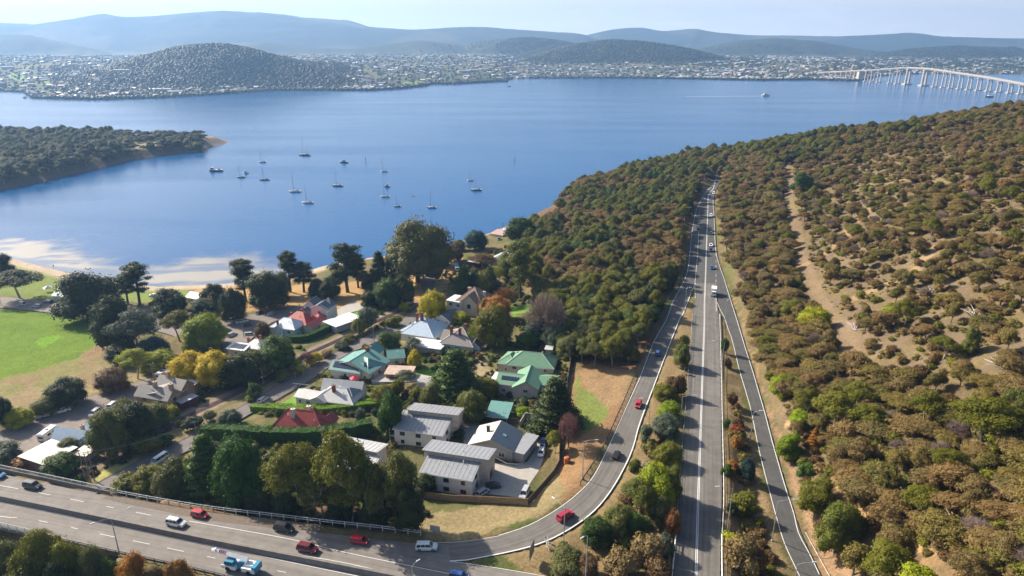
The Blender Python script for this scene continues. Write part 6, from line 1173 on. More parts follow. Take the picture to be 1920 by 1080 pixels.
h = bldg('cottage', 'small white cottage with two red chimneys and solar panels on its low left wing', 'house', (460, 665), 5)
w1 = wing(h, (426, 653), (457, 657), (461, 645), 2.9, 3.6, 'shed', wm=W_CREAM, rm=R_WHITE, win=.5); panels(h, w1, .1, .92, .12, .88, 4, 2); w2 = wing(h, (456, 650), (490, 654), (494, 640), 3.0, None, 'hip', 2.2, wm=W_WHITE, rm=R_WHITE, win=.6); chimney(h, w2, .05, .5, 2.0); chimney(h, w2, .5, .9, 2.2)
h = bldg('sandstone_house', 'old sandstone house with grey M-shaped roofs and stone chimneys beside the railway', 'house', (320, 750), 5.8)
w1 = wing(h, (254, 739), (314, 749), (321, 731), 5.2, None, 'gable_x', 2.4, wm=W_SAND, rm=R_STONE, win=.6, fr=DFR); w2 = wing(h, (290, 722), (338, 733), (352, 716), 5.0, None, 'gable_x', 2.6, wm=W_SAND, rm=R_STONE, win=.5, fr=DFR); w3 = wing(h, (316, 748), (348, 728), (300, 722), 5.0, None, 'gable_x', 1.6, wm=pm('wall_orange_stone', (.55, .22, .08), .9), rm=R_STONE, win=.5, fr=DFR)
w4 = wing(h, (318, 718), (356, 726), (364, 714), 3.6, None, 'flat', wm=W_SAND, rm=R_WHITE, win=0); SCH = pm('chimney_stone', (.50, .34, .24), .9); chimney(h, w1, .45, .5, 1.5, .6, SCH); chimney(h, w1, .96, .5, 1.6, .6, SCH); chimney(h, w2, .3, .5, 1.6, .6, SCH)
h = bldg('shed', 'long dark red shed with a pale roof beside the sandstone house', 'shed', (355, 765), 6); wing(h, (340, 757), (371, 743), (360, 737), 2.7, None, 'flat', wm=W_DRED, rm=R_LGREY, win=0, ov=.15)
h = bldg('cottage', 'pale grey-roofed cottage with stone chimneys near the bridge end', 'house', (130, 845), 6.8)
w1 = wing(h, (97, 823), (151, 830), (158, 811), 3.2, None, 'gable_x', 2.6, wm=W_CREAM, rm=R_BLUE, win=.7); w2 = wing(h, (142, 812), (176, 817), (189, 798), 3.2, None, 'hip', 2.8, wm=W_CREAM, rm=R_BLUE, win=.5); w3 = wing(h, (146, 828), (166, 831), (172, 815), 3.0, None, 'gable_y', 1.6, wm=W_CREAM, rm=R_BLUE, win=.5); chimney(h, w1, .75, .8, 2.0, .5, SCH); chimney(h, w2, .5, .9, 1.8, .5, SCH)
h = bldg('outbuilding', 'large flat white-roofed shed with brick walls above the highway fence', 'outbuilding', (70, 885), 7.2); wing(h, (36, 856), (84, 872), (112, 830), 3.2, None, 'flat', wm=pm('wall_dark_brick', (.14, .09, .08)), rm=roofm('roof_offwhite', (.62, .58, .52)), win=0, ov=.3)
h = bldg('shed', 'low pale garden roof behind the utility poles', 'shed', (150, 868), 7.4); wing(h, (137, 852), (160, 855), (172, 838), 2.2, None, 'flat', wm=W_TAN, rm=R_CREAM, win=0)
h = bldg('clubhouse', 'teal-roofed clubhouse on the lawn behind the beach', 'clubhouse', (115, 572), 3.4)
w1 = wing(h, (98, 553), (134, 557), (140, 543), 3.0, None, 'gable_x', 2.6, wm=W_CREAM, rm=R_DTEAL, win=.5); w2 = wing(h, (109, 541), (140, 543), (143, 532), 4.2, None, 'gable_x', 2.8, wm=W_CREAM, rm=R_DTEAL, win=0)
h = bldg('shed', 'small grey gabled shed half hidden by trees near the beach', 'shed', (365, 572), 3.4); wing(h, (349, 556), (370, 560), (376, 550), 2.8, None, 'gable_x', 1.6, wm=W_CREAM, rm=R_GREY, win=.5)
STRIPE = pm('roof_stripe', (.62, .58, .52), .6); h = bldg('boatshed', 'boatshed with red and white striped roof at the water edge', 'boatshed', (932, 448), 3)
w1 = wing(h, (920, 437), (943, 441), (945, 432), 3.0, 3.8, 'shed', wm=W_CREAM, rm=roofm('roof_faded_red', (.50, .16, .12)), win=.4)
for i in range(5): x = w1.L * (i + .3) / 5; v = [w1.P(x + a_, y_, w1.f(x, y_) + .09) for a_, y_ in ((0, -.4), (w1.L * .1, -.4), (w1.L * .1, w1.W + .4), (0, w1.W + .4))]; v += [p + Vector((0, 0, .04)) for p in v]; MB().add(v, [(0, 3, 2, 1), (4, 5, 6, 7), (0, 1, 5, 4), (1, 2, 6, 5), (2, 3, 7, 6), (3, 0, 4, 7)]).obj('roof_sheet', STRIPE, w1.roof)
h = bldg('boatshed', 'white-roofed boatshed just behind the striped one', 'boatshed', (945, 440), 2.6); wing(h, (938, 434), (952, 437), (955, 429), 2.8, None, 'gable_x', 1.4, wm=W_GREY, rm=R_WHITE, win=0)
h = bldg('shed', 'low dark shed with faded red roof below the round bright green tree', 'shed', (997, 460), 8); wing(h, (986, 454), (1008, 452), (990, 446), 2.6, None, 'flat', wm=W_DRED, rm=roofm('roof_dull_red', (.28, .09, .08)), win=0)
h = bldg('house', 'low house with a long silver roof above the waterfront gardens', 'house', (948, 492), 7); wing(h, (934, 487), (957, 476), (949, 470), 3.0, None, 'gable_x', .9, wm=W_CREAM, rm=R_LGREY, win=.4)
h = bldg('house', 'flat pale-roofed house with red wall behind the white parked truck', 'house', (888, 500), 5.5); wing(h, (878, 490), (897, 494), (900, 486), 3.0, None, 'flat', wm=W_DRED, rm=R_LGREY, win=0)
h = bldg('boatshed', 'small pale boatshed on the shore left of the round bluish tree', 'boatshed', (873, 462), 2); wing(h, (868, 458), (877, 460), (878, 454), 2.4, None, 'gable_x', 1.2, wm=W_WHITE, rm=R_WHITE, win=0)
h = bldg('boatshed', 'distant pinkish boatshed on the shore beyond the green trees', 'boatshed', (1027, 404), 2); wing(h, (1022, 402), (1031, 404), (1032, 399), 2.4, None, 'gable_x', 1.4, wm=W_PINK, rm=R_WHITE, win=0)
# garden understorey now that the houses are known
gp = scatter(-170, 40, 130, 460, 26000, 1.4, dens_g, 41); n = len(gp); r_ = np.random.default_rng(6); s_ = r_.uniform(.6, 1.35, n)
instancer('garden_shrubbery', gd, [(a[0], a[1], a[2]) for a in gp], r_.integers(0, 5, n), np.stack([s_, s_, s_ * r_.uniform(.7, 1.3, n)], 1), np.stack([0 * s_, 0 * s_, r_.uniform(0, 6.28, n)], 1), 'mixed low garden shrubs and undergrowth between the houses and below the trees')

# ------------------------------------------------------------------ far shore: houses, trees
r_ = np.random.default_rng(77); fh = []
HCOL = [roofm('far_roof_white', (.58, .58, .6)), roofm('far_roof_pale', (.42, .42, .42)), roofm('far_roof_red', (.34, .18, .13)), roofm('far_roof_cream', (.48, .42, .35)), roofm('far_roof_blue', (.32, .38, .44))]
FW = pm('far_wall', (.44, .41, .37), .85)
def farhouse_bm(b, x, y, z, a, L_, W_, h, rh, mi):
    M = Matrix.Translation((x, y, z)) @ Matrix.Rotation(a, 4, 'Z'); b.box(-L_, L_, -W_, W_, -2, h, M, 0); b.add([(-L_ - .4, -W_ - .4, h), (L_ + .4, -W_ - .4, h), (L_ + .4, W_ + .4, h), (-L_ - .4, W_ + .4, h), (-L_ - .4, 0, h + rh), (L_ + .4, 0, h + rh)], [(0, 1, 5, 4), (2, 3, 4, 5), (1, 2, 5), (3, 0, 4), (0, 3, 2, 1)], M, mi)
XQ = np.array([0, 120, 250, 400, 560, 700, 850, 1000, 1150, 1300, 1450, 1600, 1750, 1920]); WQ = np.array([.5, .6, .8, 1, 1, 1, 1, 1.2, 1.4, 1.7, 1.8, 1.3, 1.0, 1.2])
N = 9000; fx = r_.uniform(-40, 1960, N); fr_ = r_.uniform(0, 1, N) ** 1.5 * 2300 + 14; f0 = np.interp(fx, spx, sdd); fy = f0 + fr_; X = udir(fx, fy); H_, Wd_ = far_h(fx, fy, fr_)
p = (1 - smooth(.0, .35, Wd_)) * np.interp(fx, XQ, WQ) / 2.6 * (.3 + .7 * smooth(.42, .55, fbm(X / 170, fy / 170, 120))) * (1 - .6 * smooth(1300, 2300, fr_)); ok = (r_.random(N) < p) & (H_ > 1)
sel = np.where(ok)[0]; sel = sel[np.argsort(fy[sel])]; print('far houses', len(sel))
protos = []
for i in range(8): b = MB(); farhouse_bm(b, 0, 0, 0, 0, r_.uniform(6, 11), r_.uniform(4, 6), r_.uniform(3, 5.5), r_.uniform(1.5, 2.6), 1); protos.append(b.mesh('far_house', [FW, HCOL[i % 5]]))
for k, i in enumerate(sel[:300]):
    c = HCOL[int(r_.choice([0, 0, 1, 2, 3, 4]))]; o = link('far_house', protos[k % 8], None, (X[i], fy[i], H_[i]), r_.uniform(0, PI)); setmat(o, c, 1); o['category'] = 'house'
    ci_ = {HCOL[0].name: 'white', HCOL[1].name: 'pale grey', HCOL[2].name: 'reddish', HCOL[3].name: 'cream', HCOL[4].name: 'bluish'}[c.name]; q = fx[i]
    zn = 'under the round wooded hill on the left of the far shore' if q < 640 else 'on the middle stretch of the far shore' if q < 1000 else 'on the far shore below the dark hill' if q < 1400 else 'on the far shore near the long bridge'
    o['label'] = 'distant %s-roofed house %s' % (ci_, zn); o['group'] = '%s-roofed houses %s' % (ci_, zn)
b = MB()
for i in sel[300:]: farhouse_bm(b, X[i], fy[i], H_[i], r_.uniform(0, PI), r_.uniform(6, 12), r_.uniform(4, 6), r_.uniform(3, 6), r_.uniform(1.5, 2.6), int(r_.choice([1, 1, 1, 2, 2, 3, 4, 5])))
# a few large pale sheds and blocks
for px, rl, L_ in ((310, 120, 30), (330, 60, 26), (235, 420, 36), (1690, 700, 30), (870, 350, 40), (885, 380, 36), (1512, 500, 30), (1340, 330, 26), (1400, 420, 30), (20, 700, 30), (190, 900, 34)):
    yq = float(np.interp(px, spx, sdd)) + rl; zq, _ = farz(px, yq, rl); farhouse_bm(b, udir(px, yq), yq, zq, r_.uniform(0, .5), L_ / 2 + 4, 9, 7, 1, 1)
b.obj('far_suburb', [FW] + HCOL, label='hundreds of small houses spread over the suburbs of the far shore', kind='stuff')
FT = leafm('far_tree_leaf', (.026, .038, .018), (.040, .052, .024), (.05, .055, .028), .02); ft = []
for i in range(3):
    V = IV * (1 + r_.uniform(-.25, .2, (len(IV), 1))) * (4.2, 4.2, 3.4) + (0, 0, 2.2); ft.append(npmesh('far_tree', V, IF, [FT]))
def faradd(n, x0, x1, rl0, rl1, pw, thr, seed):
    r2 = np.random.default_rng(seed); px = r2.uniform(x0, x1, n); rl = rl0 + (rl1 - rl0) * r2.random(n) ** pw; f0_ = np.interp(px, spx, sdd); y = f0_ + rl; x = udir(px, y); z, wd = far_h(px, y, rl); keep_ = (z > .5) & (r2.random(n) < np.maximum(wd, thr)); return np.stack([x, y, z + 0 * x], 1)[keep_]
pts = np.concatenate([faradd(44000, 100, 680, 0, 1000, 1, .3, 1), faradd(24000, 930, 1430, 600, 2200, 1, .35, 2), faradd(20000, 1560, 1990, 300, 2400, 1, .35, 3), faradd(22000, -60, 1980, 0, 2600, 1.6, .45, 4), faradd(2500, -20, 960, 0, 26, 1, .9, 5), faradd(1600, 1000, 1640, 0, 20, 1, .9, 6), faradd(900, 850, 955, 0, 70, 1, 1, 7)])
n = len(pts); r2 = np.random.default_rng(8); s_ = r2.uniform(.5, 1.25, n); print('far trees', n)
instancer('far_woodland', ft, pts, r2.integers(0, 3, n), np.stack([s_, s_, s_ * r2.uniform(.7, 1.2, n)], 1), np.zeros((n, 3)), 'dark woodland and suburban trees covering the hills and shore across the river')
# ------------------------------------------------------------------ long road bridge across the river
BCON = pm('bridge_concrete', (.55, .50, .44), .85, (.46, .42, .37), .05)
pb = [(1610, 151), (1624, 151.6), (1635, 152.3), (1647, 153.2), (1669, 155), (1682, 156), (1700, 157.3), (1731, 159.5), (1752, 161.2), (1768, 162.6), (1782, 164), (1799, 165.5), (1816, 167), (1834, 168.6), (1853, 170.3), (1872, 172), (1893, 174), (1913, 176), (1934, 178.2), (1957, 180.6)]
dkx = [1540, 1611, 1647, 1678, 1714, 1738, 1777, 1817, 1857, 1896, 1920, 1960]; dky = [135.6, 132, 130.7, 127.7, 126, 128, 133.6, 139.6, 145.5, 153, 157.4, 165]
g0, g1 = at((1610, 151.2), 0), at((1913, 176), 0); dl = g1 - g0
def online(px):
    k = (px - 960) / FPX          # x = k * depth, depth = y cos + H sin
    t = (k * (g0.y * math.cos(PITCH) + CAM_H * math.sin(PITCH)) - g0.x) / (dl.x - k * dl.y * math.cos(PITCH)); return g0 + dl * t
def decz(x, y):
    lo, hi = 3, 90
    for _ in range(30):
        mid = (lo + hi) / 2; px, py = proj(x, y, mid)
        if py > np.interp(px, dkx, dky): lo = mid
        else: hi = mid
    return lo
lpx = [1534, 1546, 1557, 1568, 1578, 1588, 1596, 1603]; allx = lpx + [p[0] for p in pb]; BP = [np.array([*online(px), 0.]) for px in allx]; bxs = [1610]
for p in BP: p[2] = min(decz(p[0], p[1]), 62)
zs_ = np.array([p[2] for p in BP]); zs_ = np.convolve(np.r_[zs_[0], zs_, zs_[-1]], [.25, .5, .25], 'valid')
for p, z_ in zip(BP, zs_): p[2] = z_
br = thing('road_bridge', 'long concrete road bridge on twin-column piers crossing the far end of the river', 'bridge', tuple(np.r_[BP[12][:2], 0])); o_ = Vector(br.location)
DP = catmull(BP, 12); secs = []; rails = ([], [])
for i, p in enumerate(DP):
    d = DP[min(i + 1, len(DP) - 1)] - DP[max(i - 1, 0)]; n_ = np.array([-d[1], d[0], 0]) / np.linalg.norm(d[:2]); q = p - np.array(o_)
    secs.append([tuple(q - n_ * 9), tuple(q + n_ * 9), tuple(q + n_ * 9 - (0, 0, 1.2)), tuple(q + n_ * 6 - (0, 0, 4.6)), tuple(q - n_ * 6 - (0, 0, 4.6)), tuple(q - n_ * 9 - (0, 0, 1.2))])
    for s_, L_ in zip((-1, 1), rails): L_.append(tuple(q + n_ * 8.8 * s_ + (0, 0, .7)))
MB().loft(secs).obj('deck', BCON, br)
for L_ in rails: MB().path(L_, .45, 4).obj('parapet', BCON, br)
for k, (x, p) in enumerate(zip(allx, BP)):
    i = max(1, min(len(BP) - 1, k)); d = BP[i] - BP[i - 1]; n_ = Vector((-d[1], d[0], 0)).normalized(); q = Vector(p) - o_; gz = 0 if x >= 1610 else 4; main = pb[k - 8][0] in (1700, 1731) if k >= 8 else False; b = MB(); r0 = 3.8 if main else 2.2; top = q.z - 4.5
    if k == 8: 
        M = Matrix.Translation((q.x, q.y, 0)) @ Matrix.Rotation(math.atan2(d[1], d[0]), 4, 'Z'); MB().box(-4, 10, -9, 9, -1, top, M).obj('abutment_pier', BCON, br); continue
    for s_ in (-1, 1): b.tube((q.x + n_.x * 6 * s_, q.y + n_.y * 6 * s_, gz - 1), (q.x + n_.x * 5 * s_, q.y + n_.y * 5 * s_, top), r0, r0 * .85, 8)
    M = Matrix.Translation((q.x, q.y, 0)) @ Matrix.Rotation(math.atan2(d[1], d[0]), 4, 'Z'); b.box(-r0, r0, -9, 9, top - 2, top + .1, M); pr = b.obj('pier', BCON, br)
    if k > 8: MB().box(-8 if main else -4.5, 8 if main else 4.5, -13 if main else -10, 13 if main else 10, -2, 3.6 if main else 1.6, M).obj('pile_cap', BCON, pr)
# ------------------------------------------------------------------ boats
HULLS = {'white': pm('hull_white', (.78, .78, .77), .35), 'navy': pm('hull_navy', (.02, .04, .10), .35), 'blue': pm('hull_blue', (.10, .22, .38), .4), 'green': pm('hull_green', (.03, .12, .11), .4), 'dark': pm('hull_dark', (.03, .03, .035), .4), 'red': pm('hull_red', (.35, .05, .04), .4)}
DECKM = pm('boat_deck', (.66, .64, .6), .6); CABM = pm('boat_cabin', (.8, .8, .79), .4); MASTM = pm('mast_alloy', (.28, .28, .29), .4, metal=.4); CANV = pm('canvas_blue', (.04, .08, .2), .8); WOODM = pm('varnish', (.3, .14, .06), .5)
def boat(px, py, lenpx, hull, kind, label, mast=None, rz=None, group=None, masts=1):
    g = at((px, py), 0); dep = g.y * math.cos(PITCH) + CAM_H * math.sin(PITCH); Lb = lenpx * dep / FPX; rz = PI + random.uniform(-.15, .15) if rz is None else rz
    root = thing({'sail': 'sailing_boat', 'motor': 'motor_boat', 'trawler': 'fishing_boat', 'dinghy': 'dinghy', 'ferry': 'ferry', 'barge': 'barge'}[kind], label, {'sail': 'sailboat', 'dinghy': 'dinghy', 'ferry': 'ferry', 'barge': 'barge'}.get(kind, 'boat'), (g.x, g.y, 0), rz, group)
    W_ = Lb * (.15 if kind == 'sail' else .17); fb = Lb * (.085 if kind == 'sail' else .11); secs = []; dk = []
    for t_ in np.linspace(-1, 1, 9):
        wd = W_ * (1 - max(0, t_) ** 2.2) * (1 - .25 * max(0, -t_) ** 2) + .04; sh = fb * (1 + .45 * max(0, t_) ** 2 + .12 * t_ * t_); x = t_ * Lb / 2
        secs.append([(x, -wd, sh), (x * .98, -wd * .85, fb * .35), (x * .93, -wd * .25, -.35), (x * .93, wd * .25, -.35), (x * .98, wd * .85, fb * .35), (x, wd, sh)]); dk.append((x * .985, wd * .93, sh + .02))
    hl = MB().loft(secs).obj('hull', HULLS[hull], root, True)
    b = MB(); v = [(x, -w2, z) for x, w2, z in dk] + [(x, w2, z) for x, w2, z in dk]; n = len(dk); b.add(v, [(i, i + 1, n + i + 1, n + i) for i in range(n - 1)]); b.obj('deck', DECKM, root)
    def cab(x0, x1, w0, h0, h1, m_, nm='cabin', tp=.8):
        b = MB(); xa, xb = x0 * Lb, x1 * Lb; w_ = W_ * w0; b.add([(xa, -w_, h0), (xb, -w_, h0), (xb, w_, h0), (xa, w_, h0), (xa + .1 * (xb - xa), -w_ * tp, h1), (xb - .22 * (xb - xa), -w_ * tp, h1), (xb - .22 * (xb - xa), w_ * tp, h1), (xa + .1 * (xb - xa), w_ * tp, h1)], [(4, 5, 6, 7), (0, 1, 5, 4), (1, 2, 6, 5), (2, 3, 7, 6), (3, 0, 4, 7)]); c = b.obj(nm, m_, root)
        e = MB(); hm = (h0 + h1) / 2 + .05; t2 = (h1 - h0) * .18; e.box(xa + .14 * (xb - xa), xb - .2 * (xb - xa), -w_ * (.5 + tp / 2) - .03, w_ * (.5 + tp / 2) + .03, hm - t2, hm + t2); e.obj('cabin_window', GLASS, c); return c
    if kind == 'sail':
        cab(-.12, .26, .55, fb * .95, fb * 1.7 + .2, CABM); cab(-.36, -.14, .5, fb * .95, fb * 1.4 + .3, CANV, 'cockpit_cover', .9)
        lo = 3; dd = (mast if mast else 30)
        hm = dd * dep / FPX / math.cos(PITCH) * 1.02
        for m_ in range(masts):
            xm = (.10 if m_ == 0 else -.28) * Lb; hh = hm if m_ == 0 else hm * .65; mb = MB().tube((xm, 0, fb), (xm, 0, fb + hh), .11, .07, 6).obj('mast', MASTM, root); MB().tube((xm, 0, fb + hh * .15), (xm - Lb * .30, 0, fb + hh * .13), .14, .12, 6).obj('boom', CANV if m_ == 0 else MASTM, root)
            s = MB(); s.tube((xm, 0, fb + hh * .97), (Lb * .48, 0, fb * 1.3), .03, .03, 3); s.tube((xm, 0, fb + hh * .97), (-Lb * .48, 0, fb), .025, .025, 3)
            for s_ in (-1, 1): s.tube((xm, 0, fb + hh * .95), (xm, W_ * .9 * s_, fb), .025, .025, 3)
            s.obj('rigging', MASTM, mb)
    elif kind == 'motor': cab(-.25, .28, .75, fb * .9, fb * 1.9 + .7, CABM); cab(-.18, .1, .6, fb * 1.9 + .6, fb * 2.3 + 1.3, CABM, 'flybridge'); MB().tube((-.05 * Lb, 0, fb * 2), (-.05 * Lb, 0, fb * 2 + 3), .05, .03, 5).obj('mast', MASTM, root)
    elif kind == 'trawler': cab(.12, .40, .7, fb, fb * 1.8 + 1.4, CABM, 'wheelhouse'); MB().tube((-.1 * Lb, 0, fb), (-.1 * Lb, 0, fb + 4.5), .12, .08, 6).tube((-.1 * Lb, 0, fb + 1.5), (-.36 * Lb, 0, fb + 2.6), .08, .06, 5).obj('derrick', MASTM, root); MB().box(-.32 * Lb, -.16 * Lb, -W_ * .4, W_ * .4, fb, fb + .8).obj('hatch', WOODM, root)
    elif kind == 'dinghy': MB().box(-.1 * Lb, -.02 * Lb, -W_ * .8, W_ * .8, fb * .9, fb * 1.1).obj('thwart', WOODM, root)
    elif kind == 'ferry': cab(-.42, .34, .9, fb, fb + 2.6, CABM, 'saloon', .95); cab(-.1, .22, .7, fb + 2.5, fb + 4.8, CABM, 'wheelhouse'); MB().tube((-.2 * Lb, 0, fb + 2), (-.2 * Lb, 0, fb + 7), .15, .1, 6).obj('mast', MASTM, root)
    elif kind == 'barge': MB().box(-.3 * Lb, .25 * Lb, -W_ * .7, W_ * .7, fb, fb + 1.6).obj('cargo_box', CABM, root)
    return root
for a in [(405, 321, 25, 'blue', 'trawler', 'blue-grey fishing boat with its wheelhouse at the right end, furthest left of the moored boats'), (452, 333, 16, 'navy', 'sail', 'small dark-hulled yacht just left of the white cabin boat', 22), (461, 325, 11, 'white', 'motor', 'little white cabin boat beside the small dark-hulled yacht'),
          (492, 304.6, 15, 'white', 'sail', 'white yacht moored alone above the dark green one on the left', 20), (496, 337.5, 18, 'green', 'sail', 'dark green-hulled yacht with a white coachroof', 20), (571, 291.5, 22, 'green', 'sail', 'two-masted yacht, furthest out in the bay', 28), (645, 305, 15, 'navy', 'motor', 'white-topped motor launch with a dark hull in the upper middle of the moorings'),
          (553, 360, 22, 'white', 'sail', 'white yacht with the tallest mast, left of the lowest moored yacht', 32), (577, 381, 22, 'white', 'sail', 'white yacht nearest the beach among the moored boats', 28), (633, 349, 20, 'dark', 'sail', 'dark-hulled yacht in the middle of the bay', 27), (720, 322, 14, 'white', 'sail', 'broad white yacht beside the channel marker post', 23),
          (726, 350.5, 12, 'dark', 'motor', 'small dark motor boat just above a white yacht'), (722, 369.5, 18, 'white', 'sail', 'white yacht directly below the small dark motor boat', 24), (745, 387.5, 14, 'green', 'sail', 'small greenish yacht with a thin mast left of the navy one', 19), (774, 367, 7, 'dark', 'dinghy', 'tiny open dinghy on its own'),
          (809.5, 390, 18, 'navy', 'sail', 'navy-hulled yacht closest to the big waterfront gum', 29), (882, 339, 13, 'white', 'sail', 'upper of the two white yachts moored on the right', 19), (893, 357, 21, 'navy', 'sail', 'lower and longer of the two yachts moored on the right', 20),
          (1435, 180, 15, 'white', 'ferry', 'white ferry trailing a wake across the river', None), (1855, 182, 16, 'dark', 'barge', 'dark barge with a pale load near the bridge', None), (955, 162, 7, 'dark', 'motor', 'tiny dark boat off the far wooded point', None), (47, 184, 9, 'white', 'motor', 'tiny white boat off the far left shore', None)]:
    boat(*a[:6], mast=a[6] if len(a) > 6 else None, masts=2 if 'two-masted' in a[5] else 1)
strip(None, 3.5, pts=[np.array([*at(p, 0), .12]) for p in [(1285, 181), (1340, 181), (1400, 180.5), (1430, 180)]], mat_=pm('foam', (.7, .75, .8), .6))
for px, py in ((686, 304), (965, 304)): g = at((px, py), 0); t_ = thing('channel_marker', 'thin channel marker post %s' % ('left of the broad white yacht' if px < 700 else 'alone in open water on the right of the moorings'), 'marker post', (g.x, g.y, 0)); MB().tube((0, 0, -1), (0, 0, 4.2), .3, .25, 6).obj('post', HULLS['dark'], t_); MB().tube((0, 0, 4.2), (0, 0, 5.4), .7, .1, 6).obj('topmark', HULLS['dark'], t_)
for px, py in ((835, 452), (851, 450), (943, 425), (955, 421)): g = at((px, py), 0); o = MB().tube((0, 0, -1), (0, 0, 3.2), .22, .2, 6).obj('mooring_pile', HULLS['dark'], None, label='dark mooring pile standing in the water by the boatsheds', cat='post', group='mooring piles by the boatsheds'); o.location = (g.x, g.y, 0)
# ------------------------------------------------------------------ vehicles
TYRE = pm('tyre', (.02, .02, .02), .9); RIM = pm('rim', (.4, .4, .42), .35, metal=.6); LAMPW = pm('headlight', (.75, .75, .72), .15); LAMPR = pm('tail_light', (.45, .02, .02), .2); CGL = pm('car_glass', (.015, .02, .028), .08, (.012, .016, .022), 1, spec=.8); TRIM = pm('car_trim', (.03, .03, .032), .6)
def paintm(name, c): return pm('paint_' + name, c, .28, tuple(k * .93 for k in c), .5, coat=.3)
PAINT = {'white': paintm('white', (.78, .78, .77)), 'red': paintm('red', (.50, .015, .03)), 'crimson': paintm('crimson', (.42, .02, .06)), 'maroon': paintm('maroon', (.16, .02, .035)), 'black': paintm('black', (.018, .02, .024)), 'blue': paintm('blue', (.03, .09, .32)), 'navy': paintm('navy', (.015, .03, .09)), 'silver': paintm('silver', (.45, .46, .48)), 'lblue': paintm('light_blue', (.12, .30, .50)), 'charcoal': paintm('charcoal', (.05, .055, .06)), 'teal': paintm('teal', (.02, .08, .09))}
CARS = {}
def carmeshes(kind):
    if kind in CARS: return CARS[kind]
    L_, W_, H_, hood, cab0, cab1, belt = {'hatch': (4.1, 1.76, 1.5, .88, -.47, .24, .92), 'wagon': (4.8, 1.9, 1.75, 1.05, -.47, .20, 1.08), 'sedan': (4.7, 1.84, 1.45, .85, -.30, .20, .92), 'ute': (5.2, 1.9, 1.75, 1.08, -.05, .24, 1.08), 'van': (5.1, 1.9, 2.05, 1.05, -.49, .36, 1.2)}[kind]
    w = W_ / 2; secs = []
    prof = [(-.5, .35, .30, belt * .85, .80), (-.485, .25, .24, belt * .97, .93), (-.3, .2, .2, belt, 1), (.1, .2, .2, belt, 1), (cab1 + .02, .2, .2, belt, 1), (cab1 + .10, .2, .2, hood, .98), (.40, .2, .2, hood * .93, .96), (.48, .25, .24, hood * .80, .88), (.5, .34, .32, hood * .62, .78)]
    if kind == 'ute': prof[2] = (-.3, .2, .2, belt * .98, 1); prof[3] = (cab0 - .01, .2, .2, belt * .98, 1)
    for t_, zb, _, zt, k in prof:
        x = t_ * L_; ww = w * k; secs.append([(x, -ww * .9, zb), (x, ww * .9, zb), (x, ww, zb + .18), (x, ww, zt - .18), (x, ww * .88, zt), (x, -ww * .88, zt), (x, -ww, zt - .18), (x, -ww, zb + .18)])
    P = {'body': (MB().loft(secs).mesh('body', [PAINT['white']]), 'paint')}
    xa, xb = cab0 * L_, cab1 * L_; rake_f = .16 * L_ if kind != 'van' else .12 * L_; rake_b = .05 * L_ if kind not in ('sedan',) else .12 * L_; zb, zt = belt - .06, H_ - .07; wb, wt = w * .90, w * .72
    if kind == 'ute': rake_b = .02 * L_
    b = MB(); b.add([(xa + .02, -wb, zb), (xb + .10 * L_, -wb, zb), (xb + .10 * L_, wb, zb), (xa + .02, wb, zb), (xa + rake_b, -wt, zt), (xb + .10 * L_ - rake_f, -wt, zt), (xb + .10 * L_ - rake_f, wt, zt), (xa + rake_b, wt, zt)], [(4, 5, 6, 7), (0, 1, 5, 4), (1, 2, 6, 5), (2, 3, 7, 6), (3, 0, 4, 7), (0, 3, 2, 1)]); P['glasshouse'] = (b.mesh('glasshouse', [CGL]), None)
    x0, x1 = xa + rake_b - .03, xb + .10 * L_ - rake_f + .05; b = MB(); b.loft([[(x, -wt - .03, zt - .04), (x, wt + .03, zt - .04), (x, wt * .85, zt + .08 * k), (x, -wt * .85, zt + .08 * k)] for x, k in ((x0, .4), (x0 + .25, 1), (x1 - .3, 1), (x1, .4))])
    for s_ in (-1, 1):
        b.tube((xb + .10 * L_ - .02, wb * s_, zb), (x1 - .03, wt * s_, zt), .045, .045, 4); b.tube((xa + .04, wb * s_, zb), (x0 + .05, wt * s_, zt), .07, .07, 4); b.tube(((xa + xb) / 2 + .12 * L_, (wb + .005) * s_, zb), ((x0 + x1) / 2 + .06 * L_, (wt + .005) * s_, zt), .045, .045, 4)
        if kind in ('wagon', 'van', 'hatch'): b.tube((xa + .22 * L_, (wb + .005) * s_, zb), (xa + .24 * L_, (wt + .005) * s_, zt), .05, .05, 4)
    P['roof'] = (b.mesh('roof', [PAINT['white']]), 'paint')
    wl = MB(); r_ = .33 if kind not in ('wagon', 'ute') else .38; wl.tube((0, -.11, 0), (0, .11, 0), r_, r_, 14); P['wheel'] = wl.mesh('wheel', [TYRE]); P['rim'] = MB().tube((0, -.125, 0), (0, .125, 0), r_ * .6, r_ * .6, 10).mesh('rim', [RIM]); P['r'] = r_
    P['hl'] = MB().box(-.06, .03, -.19, .19, -.08, .08).mesh('headlight', [LAMPW]); P['tl'] = MB().box(-.03, .05, -.14, .14, -.12, .12).mesh('tail_light', [LAMPR]); P['bed'] = MB().box(-.45 * L_, cab0 * L_ - .1, -w * .78, w * .78, belt - .02, belt + .03).mesh('tray', [TRIM]) if kind == 'ute' else None
    P['dim'] = (L_, w, hood, belt); CARS[kind] = P; return P
